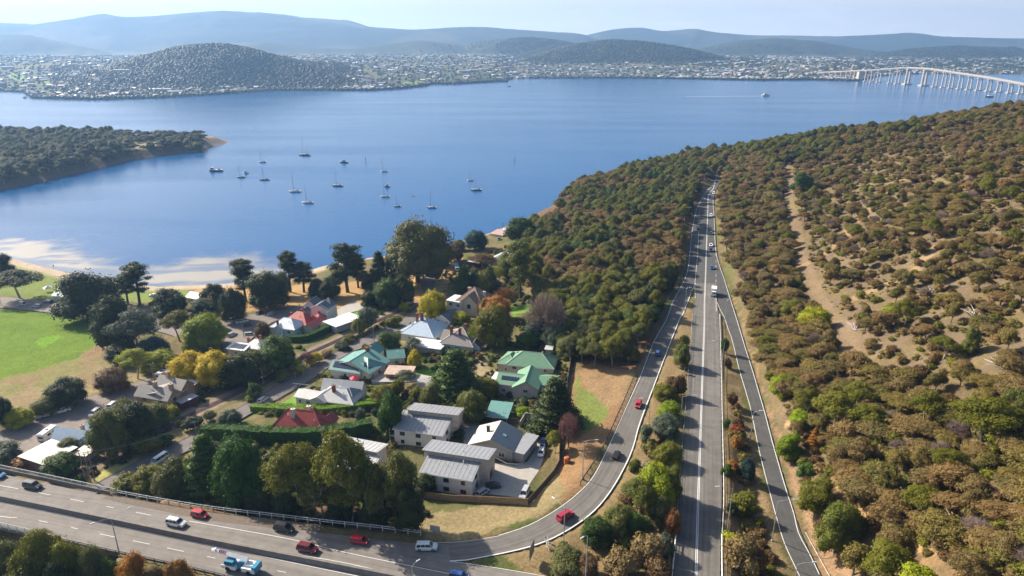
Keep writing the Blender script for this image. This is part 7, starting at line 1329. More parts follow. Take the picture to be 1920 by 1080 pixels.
def car(kind, col, p, q, label, z=None, group=None, cat='car', roofbox=False):
    """p: photo pixel under the middle of the car; q: a pixel further along its heading"""
    g = ground(p) if z is None else Vector((*at(p, z), z)); e = at(q, g.z); rz = math.atan2(e.y - g.y, e.x - g.x); P = carmeshes(kind); L_, w, hood, belt = P['dim']
    root = thing({'ute': 'utility_vehicle', 'van': 'minibus'}.get(kind, 'car'), label, cat, tuple(g), rz, group)
    for nm in ('body', 'glasshouse', 'roof'):
        o = link(nm, P[nm][0], root)
        if P[nm][1]: setmat(o, PAINT[col])
    for sx_ in (-.31, .31):
        for sy in (-1, 1): wl = link('wheel', P['wheel'], root, (sx_ * L_, sy * (w - .1), P['r'])); link('rim', P['rim'], wl)
    for sy in (-1, 1): link('headlight', P['hl'], root, (.485 * L_, sy * w * .62, hood * .72)); link('tail_light', P['tl'], root, (-.495 * L_, sy * w * .68, belt * .78))
    if P['bed']: link('tray', P['bed'], root)
    if roofbox:
        b = MB(); [b.tube((-.25 * L_, y, 1.55 if kind == 'hatch' else 1.8), (.1 * L_, y, 1.55 if kind == 'hatch' else 1.8), .04, .04, 4) for y in (-.55, .55)]; b.obj('roof_rack', PAINT['white'], root)
    return root
Z0 = ZR + .02
for a in [('wagon', 'charcoal', (62, 914), (120, 925), 'dark wagon with a brown roof furthest left on the highway', ZR), ('wagon', 'lblue', (-6, 893), (50, 905), 'blue and white vehicle cut by the left edge on the highway', ZR), ('wagon', 'white', (331, 984), (390, 996), 'white off-roader with roof bars beside the red wagon on the highway', ZR), ('hatch', 'red', (375, 968), (430, 979), 'red wagon with white roof stripes on the highway', ZR),
          ('wagon', 'black', (533, 994), (580, 1003), 'black car in the tree shadow on the highway', ZR), ('wagon', 'maroon', (577, 1032), (630, 1043), 'maroon off-roader nearest the median on the highway', ZR), ('hatch', 'red', (674, 1017), (720, 1024), 'small red hatchback on the highway before the ramp', ZR), ('wagon', 'white', (800, 1029), (850, 1029), 'white wagon in the shade where the highway meets the ramp', ZR), ('hatch', 'blue', (860, 1084), (900, 1092), 'blue car cut by the bottom edge of the picture', ZR),
          ('wagon', 'crimson', (1060, 971), (1090, 953), 'crimson wagon in the bend of the ramp behind the lamp post', ZR), ('hatch', 'black', (1156, 856), (1165, 838), 'black car halfway up the ramp', ZR), ('hatch', 'red', (1197, 761), (1190, 780), 'red car coming down the upper part of the ramp', ZR), ('hatch', 'blue', (1233, 665), (1245, 640), 'blue car in the tree shade near the top of the ramp', ZR),
          ('hatch', 'blue', (1309, 430), (1310, 415), 'bright blue car alone on the left lane of the motorway', ZR), ('wagon', 'white', (1338, 364), (1336, 380), 'white car furthest away on the motorway', ZR), ('hatch', 'blue', (1335, 373), (1334, 390), 'blue car following the furthest white one', ZR), ('wagon', 'white', (1333, 406), (1333, 425), 'white car between two blue ones on the right lanes of the motorway', ZR),
          ('hatch', 'teal', (1333, 439), (1333, 460), 'dark teal car ahead of the white and navy pair on the motorway', ZR), ('sedan', 'white', (1333, 461), (1333, 480), 'white car nose to tail behind a navy one on the motorway', ZR), ('wagon', 'navy', (1333, 471), (1333, 490), 'navy car leading the close pair on the motorway', ZR), ('hatch', 'blue', (1335, 504), (1335, 530), 'blue car ahead of the white box truck', ZR)]: car(*a[:5], z=a[5], roofbox=('stripes' in a[4] or 'bars' in a[4]))
for a in [('sedan', 'white', (1015, 850), (1010, 870), 'white sedan parked on the driveway under the sapling', 12.06), ('hatch', 'navy', (1019, 831), (1014, 850), 'dark blue car parked behind the white sedan in the driveway', 12.06), ('wagon', 'silver', (984, 928), (975, 945), 'pale car parked at the timber fence of the concrete yard', 12.06), ('hatch', 'black', (925, 914), (940, 912), 'black car in the shade of the nearest townhouse', 12.06), ('hatch', 'silver', (905, 926), (915, 920), 'grey car close to the wall of the nearest townhouse', 12.06),
          ('ute', 'white', (117, 774), (150, 764), 'white utility parked along the oval fence in front of the trailer', None), ('wagon', 'white', (213, 762), (225, 752), 'white car parked at the bend of the yard road', None), ('wagon', 'white', (178, 778), (165, 788), 'white car behind the yellow-green tree in the yard', None), ('hatch', 'white', (493, 753), (505, 744), 'white car parked on the street at the end of the hedge', None),
          ('wagon', 'navy', (301, 703), (315, 697), 'dark blue covered car by the sandstone house', None), ('wagon', 'silver', (332, 694), (345, 688), 'silver car parked beside the caravan', None)]: car(*a[:5], z=a[5])
car('van', 'white', (301, 866), (285, 875), 'white minibus driving down the street towards the bridge', None, cat='van')
for a in [('wagon', 'silver', (44, 573), (60, 575), 'silver car furthest left in the row behind the beach lawn'), ('wagon', 'navy', (90, 569), (75, 567), 'blue car in the tree shade on the waterfront road'), ('wagon', 'silver', (70, 577), (50, 575), 'silver car in the tree shade near the oval fence'), ('wagon', 'white', (134, 570), (150, 571), 'white car in the open beside the clubhouse'), ('hatch', 'silver', (147, 564), (165, 565), 'silver car against the clubhouse wall'), ('hatch', 'silver', (167, 568), (182, 569), 'grey car at the foot of the widest dark tree'), ('hatch', 'white', (292, 579), (300, 582), 'white car seen between the cypress stems'), ('sedan', 'white', (289, 556), (300, 556), 'white car on the beach grass road'),
          ('hatch', 'silver', (507, 591), (495, 597), 'silver car on the loop of the car park'), ('hatch', 'navy', (487, 590), (475, 595), 'dark car behind the silver one on the car park loop'), ('wagon', 'silver', (435, 604), (450, 604), 'pale car at the top of the car park row'), ('ute', 'white', (454, 605), (440, 608), 'white utility in the upper row of the car park'), ('hatch', 'charcoal', (465, 613), (450, 616), 'dark car with bright windscreen in the car park shade'), ('hatch', 'navy', (425, 623), (440, 620), 'dark blue car in the lower row of the car park'), ('wagon', 'silver', (435, 631), (445, 626), 'silver car at the lower end of the car park'), ('hatch', 'silver', (469, 629), (480, 628), 'silver car next to the small cottage chimney'),
          ('wagon', 'white', (697, 565), (710, 558), 'upper white car parked in the yard under the green trees'), ('hatch', 'white', (702, 573), (712, 566), 'lower white car parked in the yard under the green trees'), ('hatch', 'charcoal', (936, 450), (936, 458), 'dark car parked by the striped boatshed'), ('ute', 'white', (283, 613), (290, 617), 'white utility half hidden by trees at the end of the oval'), ('hatch', 'blue', (281, 603), (290, 605), 'light blue car half hidden by trees at the end of the oval')]: car(*a)
def boxy(name, label, cat, p, q, parts, z=None):
    g = ground(p) if z is None else Vector((*at(p, z), z)); e = at(q, g.z); root = thing(name, label, cat, tuple(g), math.atan2(e.y - g.y, e.x - g.x))
    for nm, m_, bx in parts:
        b = MB()
        for q_ in bx:
            if len(q_) == 6: b.box(*q_)
            else: b.tube(*q_)
        b.obj(nm, m_, root)
    return root
def wheels(xs, w, r): return [('wheel', TYRE, [((x, s_ * w - .13 * s_, r), (x, s_ * w + .13 * s_, r), r, r, 12)]) for x in xs for s_ in (-1, 1)]
boxy('box_truck', 'white box truck leading the traffic on the motorway', 'truck', (1338, 553), (1337, 580), [('cargo_box', PAINT['white'], [(-3.2, 1.0, -1.15, 1.15, .95, 3.3)]), ('chassis', TRIM, [(-3.1, 2.9, -.5, .5, .5, .95)]), ('cab', PAINT['white'], [(1.15, 3.1, -1.02, 1.02, .6, 1.5), (1.2, 2.6, -.95, .95, 1.9, 2.3)]), ('windscreen', CGL, [(1.25, 2.85, -.98, .98, 1.5, 1.92)]), ('headlight', LAMPW, [(3.06, 3.14, -.9, -.6, .8, 1.0)]), ('headlight', LAMPW, [(3.06, 3.14, .6, .9, .8, 1.0)])] + wheels((-2.2, 2.2), 1.0, .45), ZR)
boxy('caravan', 'white caravan parked beside the pale grey cottage', 'caravan', (92, 822), (120, 800), [('body', PAINT['white'], [(-3, 3, -1.2, 1.2, .5, 2.7), (-2.8, 2.8, -1.0, 1.0, 2.7, 2.9)]), ('window', CGL, [(-3.04, -2.9, -.8, .8, 1.4, 2.1), (-1.5, -.2, -1.23, 1.23, 1.5, 2.1), (.6, 2, -1.23, 1.23, 1.5, 2.1)]), ('roof_vent', TRIM, [(-.4, .4, -.3, .3, 2.9, 3.05)])] + wheels((0,), 1.1, .35))
boxy('caravan', 'long pale caravan parked behind the sandstone house', 'caravan', (308, 706), (330, 690), [('body', PAINT['white'], [(-3.4, 3.4, -1.2, 1.2, .5, 2.7)]), ('window', CGL, [(-3.44, -3.3, -.8, .8, 1.4, 2.1), (-1.5, 1.5, -1.23, 1.23, 1.5, 2.1)]), ('roof_vent', TRIM, [(-1.4, -.4, -.4, .4, 2.7, 2.85), (.4, 1.4, -.4, .4, 2.7, 2.85)])] + wheels((-.3,), 1.1, .35))
boxy('trailer', 'box trailer parked behind the white utility by the oval', 'trailer', (80, 784), (117, 773), [('box', PAINT['silver'], [(-2.2, 2.0, -1.0, 1.0, .5, 1.5)]), ('drawbar', TRIM, [((2.0, 0, .5), (3.6, 0, .5), .06, .06, 5)])] + wheels((0,), .95, .33))
boxy('truck', 'pale blue boxy truck parked under the trees by the shore road', 'truck', (856, 506), (862, 515), [('cargo_box', PAINT['lblue'], [(-3, 1.2, -1.15, 1.15, .9, 3.2)]), ('cab', PAINT['white'], [(1.3, 3.0, -1.0, 1.0, .5, 2.3)]), ('windscreen', CGL, [(2.98, 3.05, -.85, .85, 1.35, 2.1)])] + wheels((-2, 2.2), 1.0, .45))
boxy('trailer', 'low silver boat trailer rack at the edge of the oval trees', 'trailer', (226, 640), (250, 638), [('bed', PAINT['silver'], [(-4.5, 4.5, -1, 1, .5, .7), (-4.5, 4.5, -.95, -.85, .7, 1.2), (-4.5, 4.5, .85, .95, .7, 1.2)])] + wheels((-.5, .5), .95, .33))
CRB = pm('crane_blue', (.03, .26, .42), .35); g = Vector((*at((453, 1068), ZR), ZR)); e = at((400, 1057), ZR)
cr_ = thing('crane_truck', 'blue and white articulated mobile crane with its white boom laid over the cab', 'crane', tuple(g), math.atan2(e.y - g.y, e.x - g.x))
MB().box(.5, 3.9, -1.25, 1.25, .7, 1.5).box(.6, 3.2, -1.2, 1.2, .6, .75).obj('front_body', PAINT['white'], cr_); MB().box(1.0, 3.0, -.2, 1.2, 1.5, 2.6).obj('cab', CRB, cr_); MB().box(1.3, 3.05, -.1, 1.24, 1.85, 2.4).obj('cab_window', CGL, cr_); MB().box(-.7, .6, -.55, .55, .6, 1.9).obj('articulation', CRB, cr_)
MB().box(-4.0, -.9, -1.25, 1.25, .7, 1.7).obj('rear_body', PAINT['white'], cr_); MB().box(-4.3, -3.4, -1.2, 1.2, .8, 2.3).obj('counterweight', CRB, cr_); MB().box(-3.3, -1.4, -.9, .6, 1.7, 2.2).obj('engine_cover', PAINT['white'], cr_); MB().box(-3.2, -1.2, -1.27, -1.2, 1.2, 1.35).obj('stripe', pm('stripe_orange', (.6, .2, .03)), cr_)
bm_ = MB(); bm_.tube((-1.8, -.3, 2.7), (2.2, -.3, 3.2), .62, .56, 4).tube((2.2, -.3, 3.2), (5.8, -.3, 3.6), .48, .42, 4); bm = bm_.obj('boom', PAINT['white'], cr_); MB().tube((5.8, -.3, 3.6), (6.8, -.3, 3.4), .5, .4, 6).obj('boom_head', PAINT['white'], bm)
for k in range(4): x = 3.4 + k * .45; MB().tube((x, -.3, 3.2 + (x - 2.2) * .11), (x + .2, -.3, 3.22 + (x - 2.2) * .11), .5, .5, 4).obj('boom_stripe', pm('stripe_maroon', (.3, .03, .08)), bm)
MB().tube((1.0, -.3, 1.6), (2.4, -.3, 2.8), .16, .12, 6).obj('lift_ram', MASTM, cr_)
for nm, m_, bx in wheels((-2.6, 2.4), 1.15, .62): b = MB(); b.tube(*bx[0]); b.obj(nm, m_, cr_)
# ------------------------------------------------------------------ lamps, poles, wires
GALV = pm('galvanised', (.42, .45, .48), .5, metal=.3); LENS = pm('lamp_glass', (.75, .77, .8), .3); TIMB = pm('pole_timber', (.30, .25, .20), .9, (.2, .17, .13), 2)
def hsolve(g, top):
    lo, hi = .5, 30
    for _ in range(24):
        mid = (lo + hi) / 2
        if proj(g.x, g.y, g.z + mid)[1] > top: lo = mid
        else: hi = mid
    return lo
def lamp(px, base, top, armpx, label, double=False, z=None, adir=None):
    g = ground((px, base)) if z is None else Vector((*at((px, base), z), z)); h = min(hsolve(g, top), 14); root = thing('street_lamp', label, 'street lamp', tuple(g), 0, 'street lamps along the roads'); del root['group']
    MB().tube((0, 0, -.3), (0, 0, h), .13, .07, 8).obj('pole', GALV, root); MB().box(-.25, .25, -.25, .25, -.2, .25).obj('footing', CONC, root)
    dep = g.y * math.cos(PITCH) - (g.z + h - CAM_H) * math.sin(PITCH); ax = armpx * dep / FPX; ay = adir * abs(ax) if adir else 0; arms = [(ax, ay)] + ([(-ax * .6, -abs(ax) * 1.0)] if double else [])
    if double: arms = [(abs(ax), abs(ax) * 1.1), (-abs(ax), -abs(ax) * .9)]
    for x, y in arms:
        b = MB().path([(0, 0, h - .05), (x * .4, y * .4, h + .35), (x, y, h + .5)], .05, 5); b.obj('arm', GALV, root); d = Vector((x, y, 0)).normalized(); e = Vector((x, y, h + .5)); b = MB().tube(e - d * .1, e + d * .85, .17, .12, 6); hd = b.obj('lamp_head', LENS, root)
    return root
for a in [(562, 970, 910, -20, 'street lamp behind the highway fence in front of the tall gums', False, None, .4), (783, 999, 930, -14, 'street lamp at the end of the white highway fence', False, None, .5), (1057, 1019, 952, -18, 'street lamp in the bend of the ramp, arm leaning back over the road', False, None, 1.2),
          (1092, 899, 828, 21, 'street lamp at the end of the ramp guardrail', False, None, 0), (1216, 797, 750, -14, 'thin street lamp on the right side of the ramp by the red car', False, None, 0), (1276, 788, 744, 21, 'street lamp left of the motorway among the bushes', False, None, 0), (1352, 699, 642, -19, 'street lamp at the right edge of the motorway, upper one', False, None, 0), (1363, 999, 916, -26, 'street lamp at the right edge of the motorway, lowest one', False, None, 0),
          (1406, 829, 773, 11, 'street lamp on the left side of the slip road, upper one', False, None, 0), (1447, 1017, 940, 29, 'street lamp on the left side of the slip road near the bottom', False, None, 0), (1283, 590, 541, 5, 'lamp post in the left gore of the motorway', False, None, 0), (1358, 609, 564, 4, 'lamp post in the right gore where the slip road leaves', False, None, 0), (1354, 487, 451, 4, 'lamp post on the right verge of the motorway beside the navy car', False, None, 0),
          (1263, 503, 489, 10, 'lamp at the wood edge left of the motorway', False, None, 0), (1294, 387, 360, 8, 'lamp post on the left verge of the motorway by the blue car, upper', False, None, 0), (1288, 409, 390, 4, 'short lamp post on the left verge of the motorway', False, None, 0), (1307, 362, 337, 5, 'lamp post on the left verge of the motorway at the far bend', False, None, 0), (1320, 346, 326, 3, 'distant lamp post left of the motorway crest', False, None, 0), (1343, 338, 320, 2, 'distant lamp post right of the motorway crest', False, None, 0),
          (1385, 310, 300, 8, 'distant lamp post standing above the scrub beyond the crest', False, None, 0), (672, 632, 603, -9, 'street lamp by the railway beside the tall grey-green bush', False, None, 0), (494, 720, 692, -14, 'street lamp on a timber pole by the railway below the dark trees', False, None, 0)]: lamp(a[0], a[1], a[2], a[3], a[4], a[5], a[6], a[7])
lamp(225, 1043, 972, 20, 'double-armed street lamp at the near highway edge', True, ZR - .5); lamp(775, 1105, 1062, 8, 'lamp whose head just reaches into the bottom edge of the picture', False, ZR, 1.0); lamp(1097, 1110, 1000, -9, 'street lamp rising from the bottom edge beside the road sign', False, 14.2, -.9); lamp(1484, 1125, 1058, 28, 'lowest lamp of the slip road, cut by the bottom edge', False, 11.6, 0)
PT = {}
def pole(key, px, base, top, label, arm=True, mt=TIMB, r0=.16, ang=.4):
    g = ground((px, base)); h = min(hsolve(g, top), 16); root = thing('power_pole', label, 'power pole', tuple(g)); MB().tube((0, 0, -.4), (0, 0, h), r0, r0 * .7, 8).obj('pole', mt, root); c, s = math.cos(ang), math.sin(ang)
    if arm:
        MB().tube((-c * 1.1, -s * 1.1, h - .35), (c * 1.1, s * 1.1, h - .35), .07, .07, 4).obj('crossarm', TIMB, root)
        for k in (-1, -.4, .4, 1): MB().tube((c * k, s * k, h - .3), (c * k, s * k, h - .05), .05, .04, 5).obj('insulator', LENS, root)
    PT[key] = [Vector((g.x + c * k, g.y + s * k, g.z + h - .1)) for k in (-1, 1)]
for a in [('a', 372, 834, 790, 'timber pole at the street edge near the hedge end'), ('b', 161, 903, 848, 'leftmost of the three utility poles crowded at the bridge'), ('c', 171, 907, 850, 'middle of the three utility poles crowded at the bridge'), ('d', 178, 903, 846, 'rightmost of the three utility poles crowded at the bridge'), ('e', 780, 541, 513, 'power pole on the verge where the street meets the shore road'), ('f', 838, 552, 523, 'power pole behind the bright yellow autumn tree'), ('g', 829, 531, 517, 'small power pole on the shore road'),
          ('h', 293, 736, 682, 'power pole with crossarm behind the sandstone house'), ('i', 702, 646, 612, 'power pole on the far side of the street opposite the teal house'), ('j', 571, 716, 682, 'power pole at the kerb left of the teal-roofed house'), ('k', 554, 711, 698, 'short pole on the kerb beside the street marking'), ('l', 458, 633, 598, 'power pole in the middle of the car park'), ('m', 3, 574, 556, 'power pole at the left edge by the oval'), ('n', 160, 592, 556, 'power pole at the oval fence in front of the widest dark tree'), ('o', 562, 579, 560, 'power pole behind the white gabled house'), ('p', 834, 495, 478, 'power pole on the bank by the shore'), ('q', 505, 818, 806, 'short pole in the tall dark hedge'), ('r', 605, 838, 805, 'thin pole standing among the gums near the red roof')]: pole(*a)
WIRE = pm('wire', (.25, .25, .26), .5)
def cable(k1, k2, label, sag=1.0):
    b = MB()
    for p, q in zip(PT[k1], PT[k2]): b.path([p.lerp(q, t_) - Vector((0, 0, sag * 4 * t_ * (1 - t_))) for t_ in np.linspace(0, 1, 9)], .03, 3)
    b.obj('power_line', WIRE, label=label, cat='power line')
cable('e', 'f', 'pair of sagging wires between the shore road pole and the one by the yellow tree'); cable('a', 'q', 'wires from the street pole over to the tall hedge'); cable('i', 'j', 'wires along the street opposite the teal house', 1.4); cable('j', 'a', 'wires along the street from the teal house to the hedge end', 1.6); cable('m', 'n', 'long wires along the top of the oval', 1.2); cable('a', 'd', 'wires from the hedge end pole to the poles at the bridge', 1.6); cable('f', 'g', 'short wires from the yellow tree to the shore road')
# ------------------------------------------------------------------ barriers, fences
WPNT = pm('fence_white', (.72, .72, .70), .6); DRAIL = pm('rail_dark', (.10, .10, .10), .6, metal=.3); PALE = pm('paling', (.36, .25, .15), .9, (.24, .16, .10), 1.5); PALED = pm('paling_dark', (.13, .10, .08), .9)
def fence(name, label, cat, pts, h, sp, rails, mt, pw=.07, post_h=None, bars=None, pm_=None, step=2.0):
    P = catmull(pts, step); c0 = Vector(P[len(P) // 2]); root = thing(name, label, cat, tuple(c0)); c0 = Vector(c0)
    Q = [Vector(p) - c0 for p in P]; tot = sum((b - a).length for a, b in zip(Q[:-1], Q[1:])); n = max(2, int(tot / sp) + 1); RS = [Vector(p) for p in resample([tuple(q) for q in Q], n)]
    for z, r in rails: MB().path([q + Vector((0, 0, z)) for q in Q], r, 4).obj('rail', mt, root)
    me = MB().box(-pw, pw, -pw, pw, -.3, post_h or h).mesh('post', [pm_ or mt]); 
    for q in RS[:300]: link('post', me, root, tuple(q))
    if bars:
        b = MB()
        for a, c in zip(RS[:-1], RS[1:]):
            k = max(1, int((c - a).length / bars))
            for i in range(k): p = a.lerp(c, (i + .5) / k); b.box(p.x - .025, p.x + .025, p.y - .025, p.y + .025, p.z + .15, p.z + h - .05)
        b.obj('bar', mt, root, kind='stuff')
    return root
fu = lambda px, z=ZR: wpts(px, z)
fence('bridge_parapet', 'white barred parapet along the upper side of the highway bridge at the left', 'railing', fu([(-60, 866), (0, 880), (105, 902), (218, 926)]), 1.5, 2.6, [(1.5, .10), (.15, .07)], WPNT, .09, bars=.28)
fence('highway_fence', 'white two-rail fence along the upper side of the highway up to the sign', 'fence', fu([(218, 926), (300, 941), (400, 957), (500, 969), (600, 981), (700, 992), (789, 1003)]), 1.2, 3.0, [(1.15, .09), (.6, .08)], WPNT, .09)
fence('bridge_parapet', 'white parapet on the near side of the highway bridge at the bottom left', 'railing', fu([(-60, 974), (0, 988), (64, 1003)]), 1.4, 2.4, [(1.4, .10), (.15, .07)], WPNT, .09, bars=.3)
fence('guardrail', 'dark metal guardrail on the near side of the highway above the bottom left trees', 'guardrail', fu([(64, 1003), (183, 1030), (290, 1053), (363, 1069), (430, 1085), (520, 1106)]), .8, 2.5, [(.75, .12), (.4, .07)], DRAIL, .07)
fence('guardrail', 'dark guardrail following the left side of the ramp up to the motorway', 'guardrail', fu([(1088, 908), (1103, 885), (1128, 845), (1158, 780), (1183, 722), (1205, 668), (1235, 602), (1255, 560), (1272, 532), (1283, 505), (1288, 475), (1291, 439), (1296, 409), (1302, 387), (1316, 361), (1332, 345)]), .85, 2.6, [(.8, .12), (.45, .08)], DRAIL, .07)
fence('guardrail', 'thin white railing along the right edge of the motorway strip', 'railing', fu([(1349, 592), (1351, 660), (1352.5, 720), (1354, 800), (1355.5, 860), (1356.5, 920), (1356, 960), (1353, 1010)]), .95, 3.0, [(.95, .07), (.5, .05)], WPNT, .05)
fence('guardrail', 'thin railing along the left edge of the motorway strip', 'railing', fu([(1298, 592), (1295, 640), (1290, 703), (1283, 793), (1277, 860), (1272, 930), (1267, 1008)]), .95, 3.0, [(.95, .05), (.5, .04)], GALV, .05)
fence('bridge_parapet', 'white motorway bridge parapet at the bottom, left side', 'railing', fu([(1267, 1008), (1262, 1060), (1256, 1120)]), 1.2, 2.0, [(1.2, .16), (.7, .05), (.3, .05)], WPNT, .08)
fence('bridge_parapet', 'white motorway bridge parapet at the bottom, right side', 'railing', fu([(1353, 1010), (1353, 1060), (1354, 1120)]), 1.2, 2.0, [(1.2, .16), (.7, .05), (.3, .05)], WPNT, .08)
wall_along('bridge_footway', wpts([(1259, 1010), (1253, 1060), (1246, 1120)], ZR), .9, .1, pm('footway_timber', (.42, .36, .28), .9), -.8, label='narrow pale footway strip outside the left motorway bridge parapet', cat='footway')
wall_along('retaining_wall', wpts([(1351, 590), (1353, 640), (1355, 700), (1356, 790), (1357, 860), (1358, 940), (1355, 1010), (1354, 1120)], ZR - .1), .4, .05, pm('crib_wall', (.17, .13, .10), .95, (.08, .07, .06), 2.5), -4.5, label='dark stone retaining wall carrying the right edge of the motorway', cat='wall')
def paling(px, h, label, mt, gap=2.4):
    P = [ground(p) for p in px]; root = thing('paling_fence', label, 'fence', tuple(P[0])); o = P[0]; n = 0
    for a, b in zip(P[:-1], P[1:]):
        k = max(1, round((b - a).length / gap))
        for i in range(k):
            p, q = a.lerp(b, i / k) - o, a.lerp(b, (i + 1) / k) - o; d = (q - p).normalized(); nn = Vector((-d.y, d.x, 0)) * .05; bb = MB(); m_ = max(2, int((q - p).length / .3))
            for j in range(m_):
                u, v = p.lerp(q, (j + .06) / m_), p.lerp(q, (j + .94) / m_); hh = h + random.uniform(-.04, .04); V = [u - nn, v - nn, v + nn, u + nn]; bb.add([tuple(t_ + Vector((0, 0, -.4))) for t_ in V] + [tuple(t_ + Vector((0, 0, hh))) for t_ in V], [(4, 5, 6, 7), (0, 1, 5, 4), (1, 2, 6, 5), (2, 3, 7, 6), (3, 0, 4, 7)])
            bb.obj('fence_panel', mt, root)
paling([(700, 925), (790, 935), (848, 941), (898, 943), (990, 947)], 1.9, 'timber paling fence along the front of the townhouses', PALE); paling([(990, 947), (1015, 920), (1038, 893), (1048, 875), (1049, 850), (1052, 815)], 1.9, 'dark side of the timber fence running up beside the driveway', PALED)
paling([(868, 795), (905, 793), (950, 792), (972, 795)], 1.8, 'brown paling fence behind the weatherboard house', PALED); paling([(1052, 815), (1058, 770), (1064, 720), (1070, 680), (1058, 640)], 1.7, 'paling fence dividing the gardens from the ramp embankment', PALED)
fence('picket_fence', 'white picket fence along the street in front of the white-walled house', 'fence', [np.array(ground(p)) for p in [(520, 752), (535, 742), (549, 733), (556, 727)]], 1.3, 2.2, [(1.1, .05), (.4, .05)], WPNT, .08, bars=.22)
for q, lb in (([(10, 800), (60, 792), (75, 785)], 'low post and rail fence by the yard road at the left'), ([(0, 578), (90, 588), (180, 604), (200, 618)], 'post and rail fence along the top of the oval'), ([(195, 762), (220, 752), (240, 744)], 'short post and rail fence at the road bend')): fence('rail_fence', lb, 'fence', [np.array(ground(p)) for p in q], 1.0, 3.0, [(.9, .05)], TIMB, .07)
fence('metal_fence', 'dark wire fence beside the railway from the bridge', 'fence', [np.array(ground(p)) for p in [(140, 885), (220, 850), (300, 812), (360, 782)]], 1.4, 3.2, [(1.3, .04), (.7, .03)], DRAIL, .05)
# railway
for s_ in (-1, 1):
    P = catmull(RAIL, 4); b = MB(); L_ = []
    for i, p in enumerate(P): d = P[min(i + 1, len(P) - 1)] - P[max(i - 1, 0)]; nn = np.array([-d[1], d[0], 0]) / np.linalg.norm(d[:2]); L_.append(tuple(p + nn * .6 * s_ + (0, 0, .16)))
    b.path(L_, .07, 4); b.obj('railway_rail', pm('rail_steel', (.22, .17, .15), .5, metal=.4), kind='structure')
RS = resample(catmull(RAIL, 4), 300); sm_ = MB().box(-.13, .13, -1.15, 1.15, -.1, .06).mesh('sleeper', [pm('sleeper_timber', (.14, .105, .085), .95)]); tr = link('railway_track', MB().box(-.01, .01, -.01, .01, -.3, -.28).mesh('railway_track', [TIMB]), None, (RS[0][0], RS[0][1], RS[0][2]), kind='structure'); o = Vector(RS[0])
for i, p in enumerate(RS): d = RS[min(i + 1, 299)] - RS[max(i - 1, 0)]; s_ = link('sleeper', sm_, tr, tuple(Vector(p) - o), math.atan2(d[1], d[0]))
# signs
def sign(px, base, w_, h_, zb, rz, mt, label, legs=2):
    g = ground((px, base)); root = thing('road_sign', label, 'sign', tuple(g), rz); MB().box(-w_ / 2, w_ / 2, -.04, .04, zb, zb + h_).obj('sign_board', mt, root)
    for s_ in ((-1, 1) if legs == 2 else (0,)): MB().tube((s_ * w_ * .35, .06, -.3), (s_ * w_ * .35, .06, zb + h_ * .9), .05, .05, 5).obj('post', GALV, root)
sign(816, 1001, 2.4, 1.5, .6, -.25, pm('sign_back', (.5, .5, .5), .5), 'grey back of a small road sign beyond the end of the white fence'); sign(997, 1055, 3.4, 3.4, 1.4, 1.25, pm('sign_back_dark', (.20, .18, .17), .6), 'large dark road sign seen nearly edge-on inside the ramp bend'); sign(1023, 1020, .5, 1.5, .3, 1.2, pm('sign_back_dark', (.2, .18, .17)), 'small narrow marker post sign on the ramp kerb', 1)
sign(1283, 703, 1.3, 2.2, .5, 1.3, pm('sign_blue', (.05, .12, .35), .5), 'small blue road sign at the left edge of the motorway'); sign(1337, 334, 3.5, 2.2, 3.2, .0, pm('sign_green', (.02, .22, .16), .5), 'green direction sign at the far crest of the motorway'); sign(1296, 553, .9, 1.1, .8, 0, pm('sign_amber', (.7, .35, .03), .5), 'yellow hazard board at the nose of the left gore', 1)
t_ = ground((1063, 868)); root = thing('rusty_tank', 'small rusty orange tank on the embankment beside the guardrail', 'tank', tuple(t_)); MB().tube((0, 0, -.2), (0, 0, 1.6), .8, .85, 10).obj('body', pm('rust_orange', (.45, .13, .04), .8), root); MB().tube((0, 0, 1.6), (0, 0, 1.85), .85, .5, 10).obj('lid', pm('rust_orange', (.45, .13, .04)), root)
b = thing('garden_umbrella', 'red parasol in the garden in front of the teal-roofed house', 'parasol', tuple(ground((665, 719)))); MB().tube((0, 0, 0), (0, 0, 2.6), .04, .04, 5).obj('pole', WPNT, b); MB().tube((0, 0, 2.1), (0, 0, 2.8), 1.7, .05, 10).obj('canopy', PAINT['red'], b)
b = thing('marquee', 'white peaked canopy beside the clubhouse', 'canopy', tuple(ground((91, 547)))); MB().tube((0, 0, 2.0), (0, 0, 3.2), 2.6, .1, 4).obj('canopy', CABM, b)
for sx_ in (-1, 1):
    for sy in (-1, 1): MB().tube((sx_ * 1.6, sy * 1.0, -.2), (sx_ * 1.6, sy * 1.0, 2.0), .05, .05, 4).obj('leg', GALV, b)
# low traffic ring in the car park
b = MB()
for k in range(24): a0, a1 = 2 * PI * k / 24, 2 * PI * (k + 1) / 24; g = ground((476, 599)); b.add([(g.x + math.cos(a_) * r * 6, g.y + math.sin(a_) * r * 6, g.z + .35) for a_, r in ((a0, .9), (a1, .9), (a1, 1), (a0, 1))], [(0, 1, 2, 3)])
b.obj('road_marking', WHITE, kind='structure')
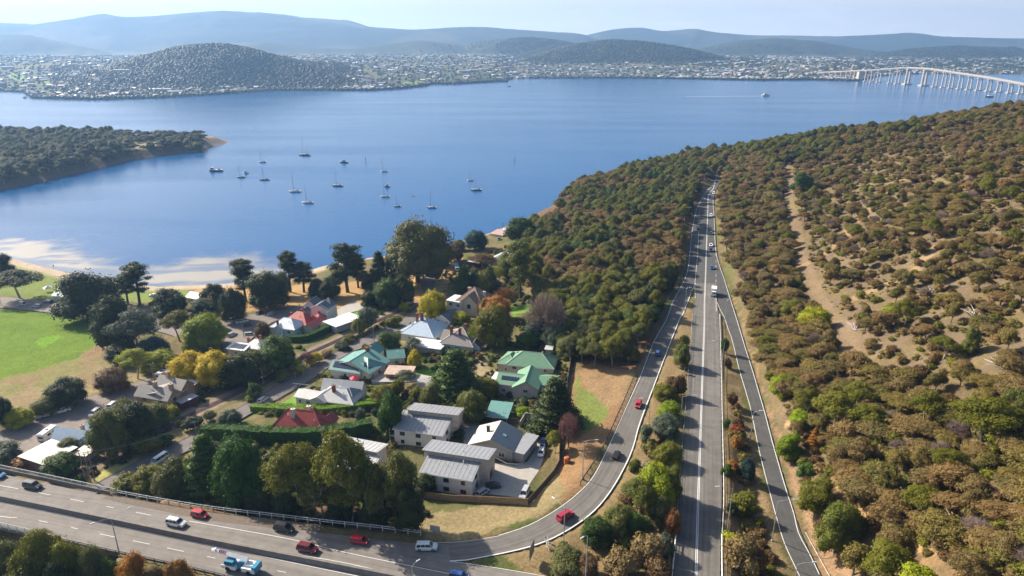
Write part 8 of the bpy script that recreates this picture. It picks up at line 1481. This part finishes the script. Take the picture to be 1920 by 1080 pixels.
# fallen and dead white timber on the slope
DEAD = pm('dead_wood', (.58, .54, .50), .9, (.40, .36, .33), 2)
for k, (px, py, L_, lb) in enumerate([(1603, 622, 9, 'bleached fallen branch beside the dirt track'), (1830, 600, 10, 'bleached fallen log on the open slope'), (1745, 552, 7, 'small bleached dead branches between the trees'), (1885, 700, 9, 'white dead limb on the right side of the slope'), (1600, 870, 8, 'tangle of grey dead branches at the top of the orange cutting'), (1660, 960, 8, 'white dead branches behind the orange cutting'), (1800, 1010, 9, 'fan of white dead branches low on the slope'), (1700, 600, 5, 'thin white stick beside the lone slender gum'), (1030, 1035, 3, 'pale fallen branch behind the large road sign')]):
    g = ground((px, py)); r_ = np.random.default_rng(60 + k); root = thing('dead_branch', lb, 'dead branch', tuple(g)); b = MB(); a0 = r_.uniform(0, 3.1)
    for j in range(7): a_ = a0 + r_.normal() * .7; l_ = L_ * r_.uniform(.3, .8); e = Vector((math.cos(a_) * l_, math.sin(a_) * l_, r_.uniform(.3, 2.2))); m_ = e * .5 + Vector((0, 0, .5)); b.tube((0, 0, .2), m_, .13, .09, 5); b.tube(m_, e, .09, .03, 5); b.tube(m_, m_ + Vector(r_.normal(size=3)) * 1.2 + Vector((0, 0, .8)), .05, .02, 4)
    b.obj('branch', DEAD, root)
# a walker on the sand: one continuous skinned body
g = at((100.5, 501), .1); pr = bpy.data.meshes.new('body'); V = [(0, 0, .95), (0, 0, 1.2), (0, 0, 1.42), (0, 0, 1.52), (0, .02, 1.68), (-.2, 0, 1.4), (-.27, 0, 1.12), (-.26, .1, .88), (.2, 0, 1.4), (.27, 0, 1.12), (.26, .08, .88), (-.1, 0, .9), (-.12, .1, .5), (-.12, .0, .07), (-.12, .12, .03), (.1, 0, .9), (.12, -.05, .5), (.12, -.22, .09), (.12, -.1, .03)]
E_ = [(0, 1), (1, 2), (2, 3), (3, 4), (2, 5), (5, 6), (6, 7), (2, 8), (8, 9), (9, 10), (0, 11), (11, 12), (12, 13), (13, 14), (0, 15), (15, 16), (16, 17), (17, 18)]; pr.from_pydata(V, E_, []); pr.materials.append(pm('dark_clothes', (.04, .05, .08)))
root = thing('person', 'tiny figure in dark clothes walking on the wet sand behind the beach lawn', 'person', (g.x, g.y, .05)); o = link('body', pr, root); sk = pr.skin_vertices.new(name='') if hasattr(pr.skin_vertices, 'new') else None
RR = [.15, .14, .15, .06, .11, .07, .05, .04, .07, .05, .04, .09, .07, .045, .05, .09, .07, .045, .05]
md = o.modifiers.new('skin', 'SKIN')
if pr.skin_vertices:
    for i, r in enumerate(RR): pr.skin_vertices[0].data[i].radius = (r, r)
    pr.skin_vertices[0].data[0].use_root = True
s2 = o.modifiers.new('subdiv', 'SUBSURF'); s2.levels = 1; s2.render_levels = 1
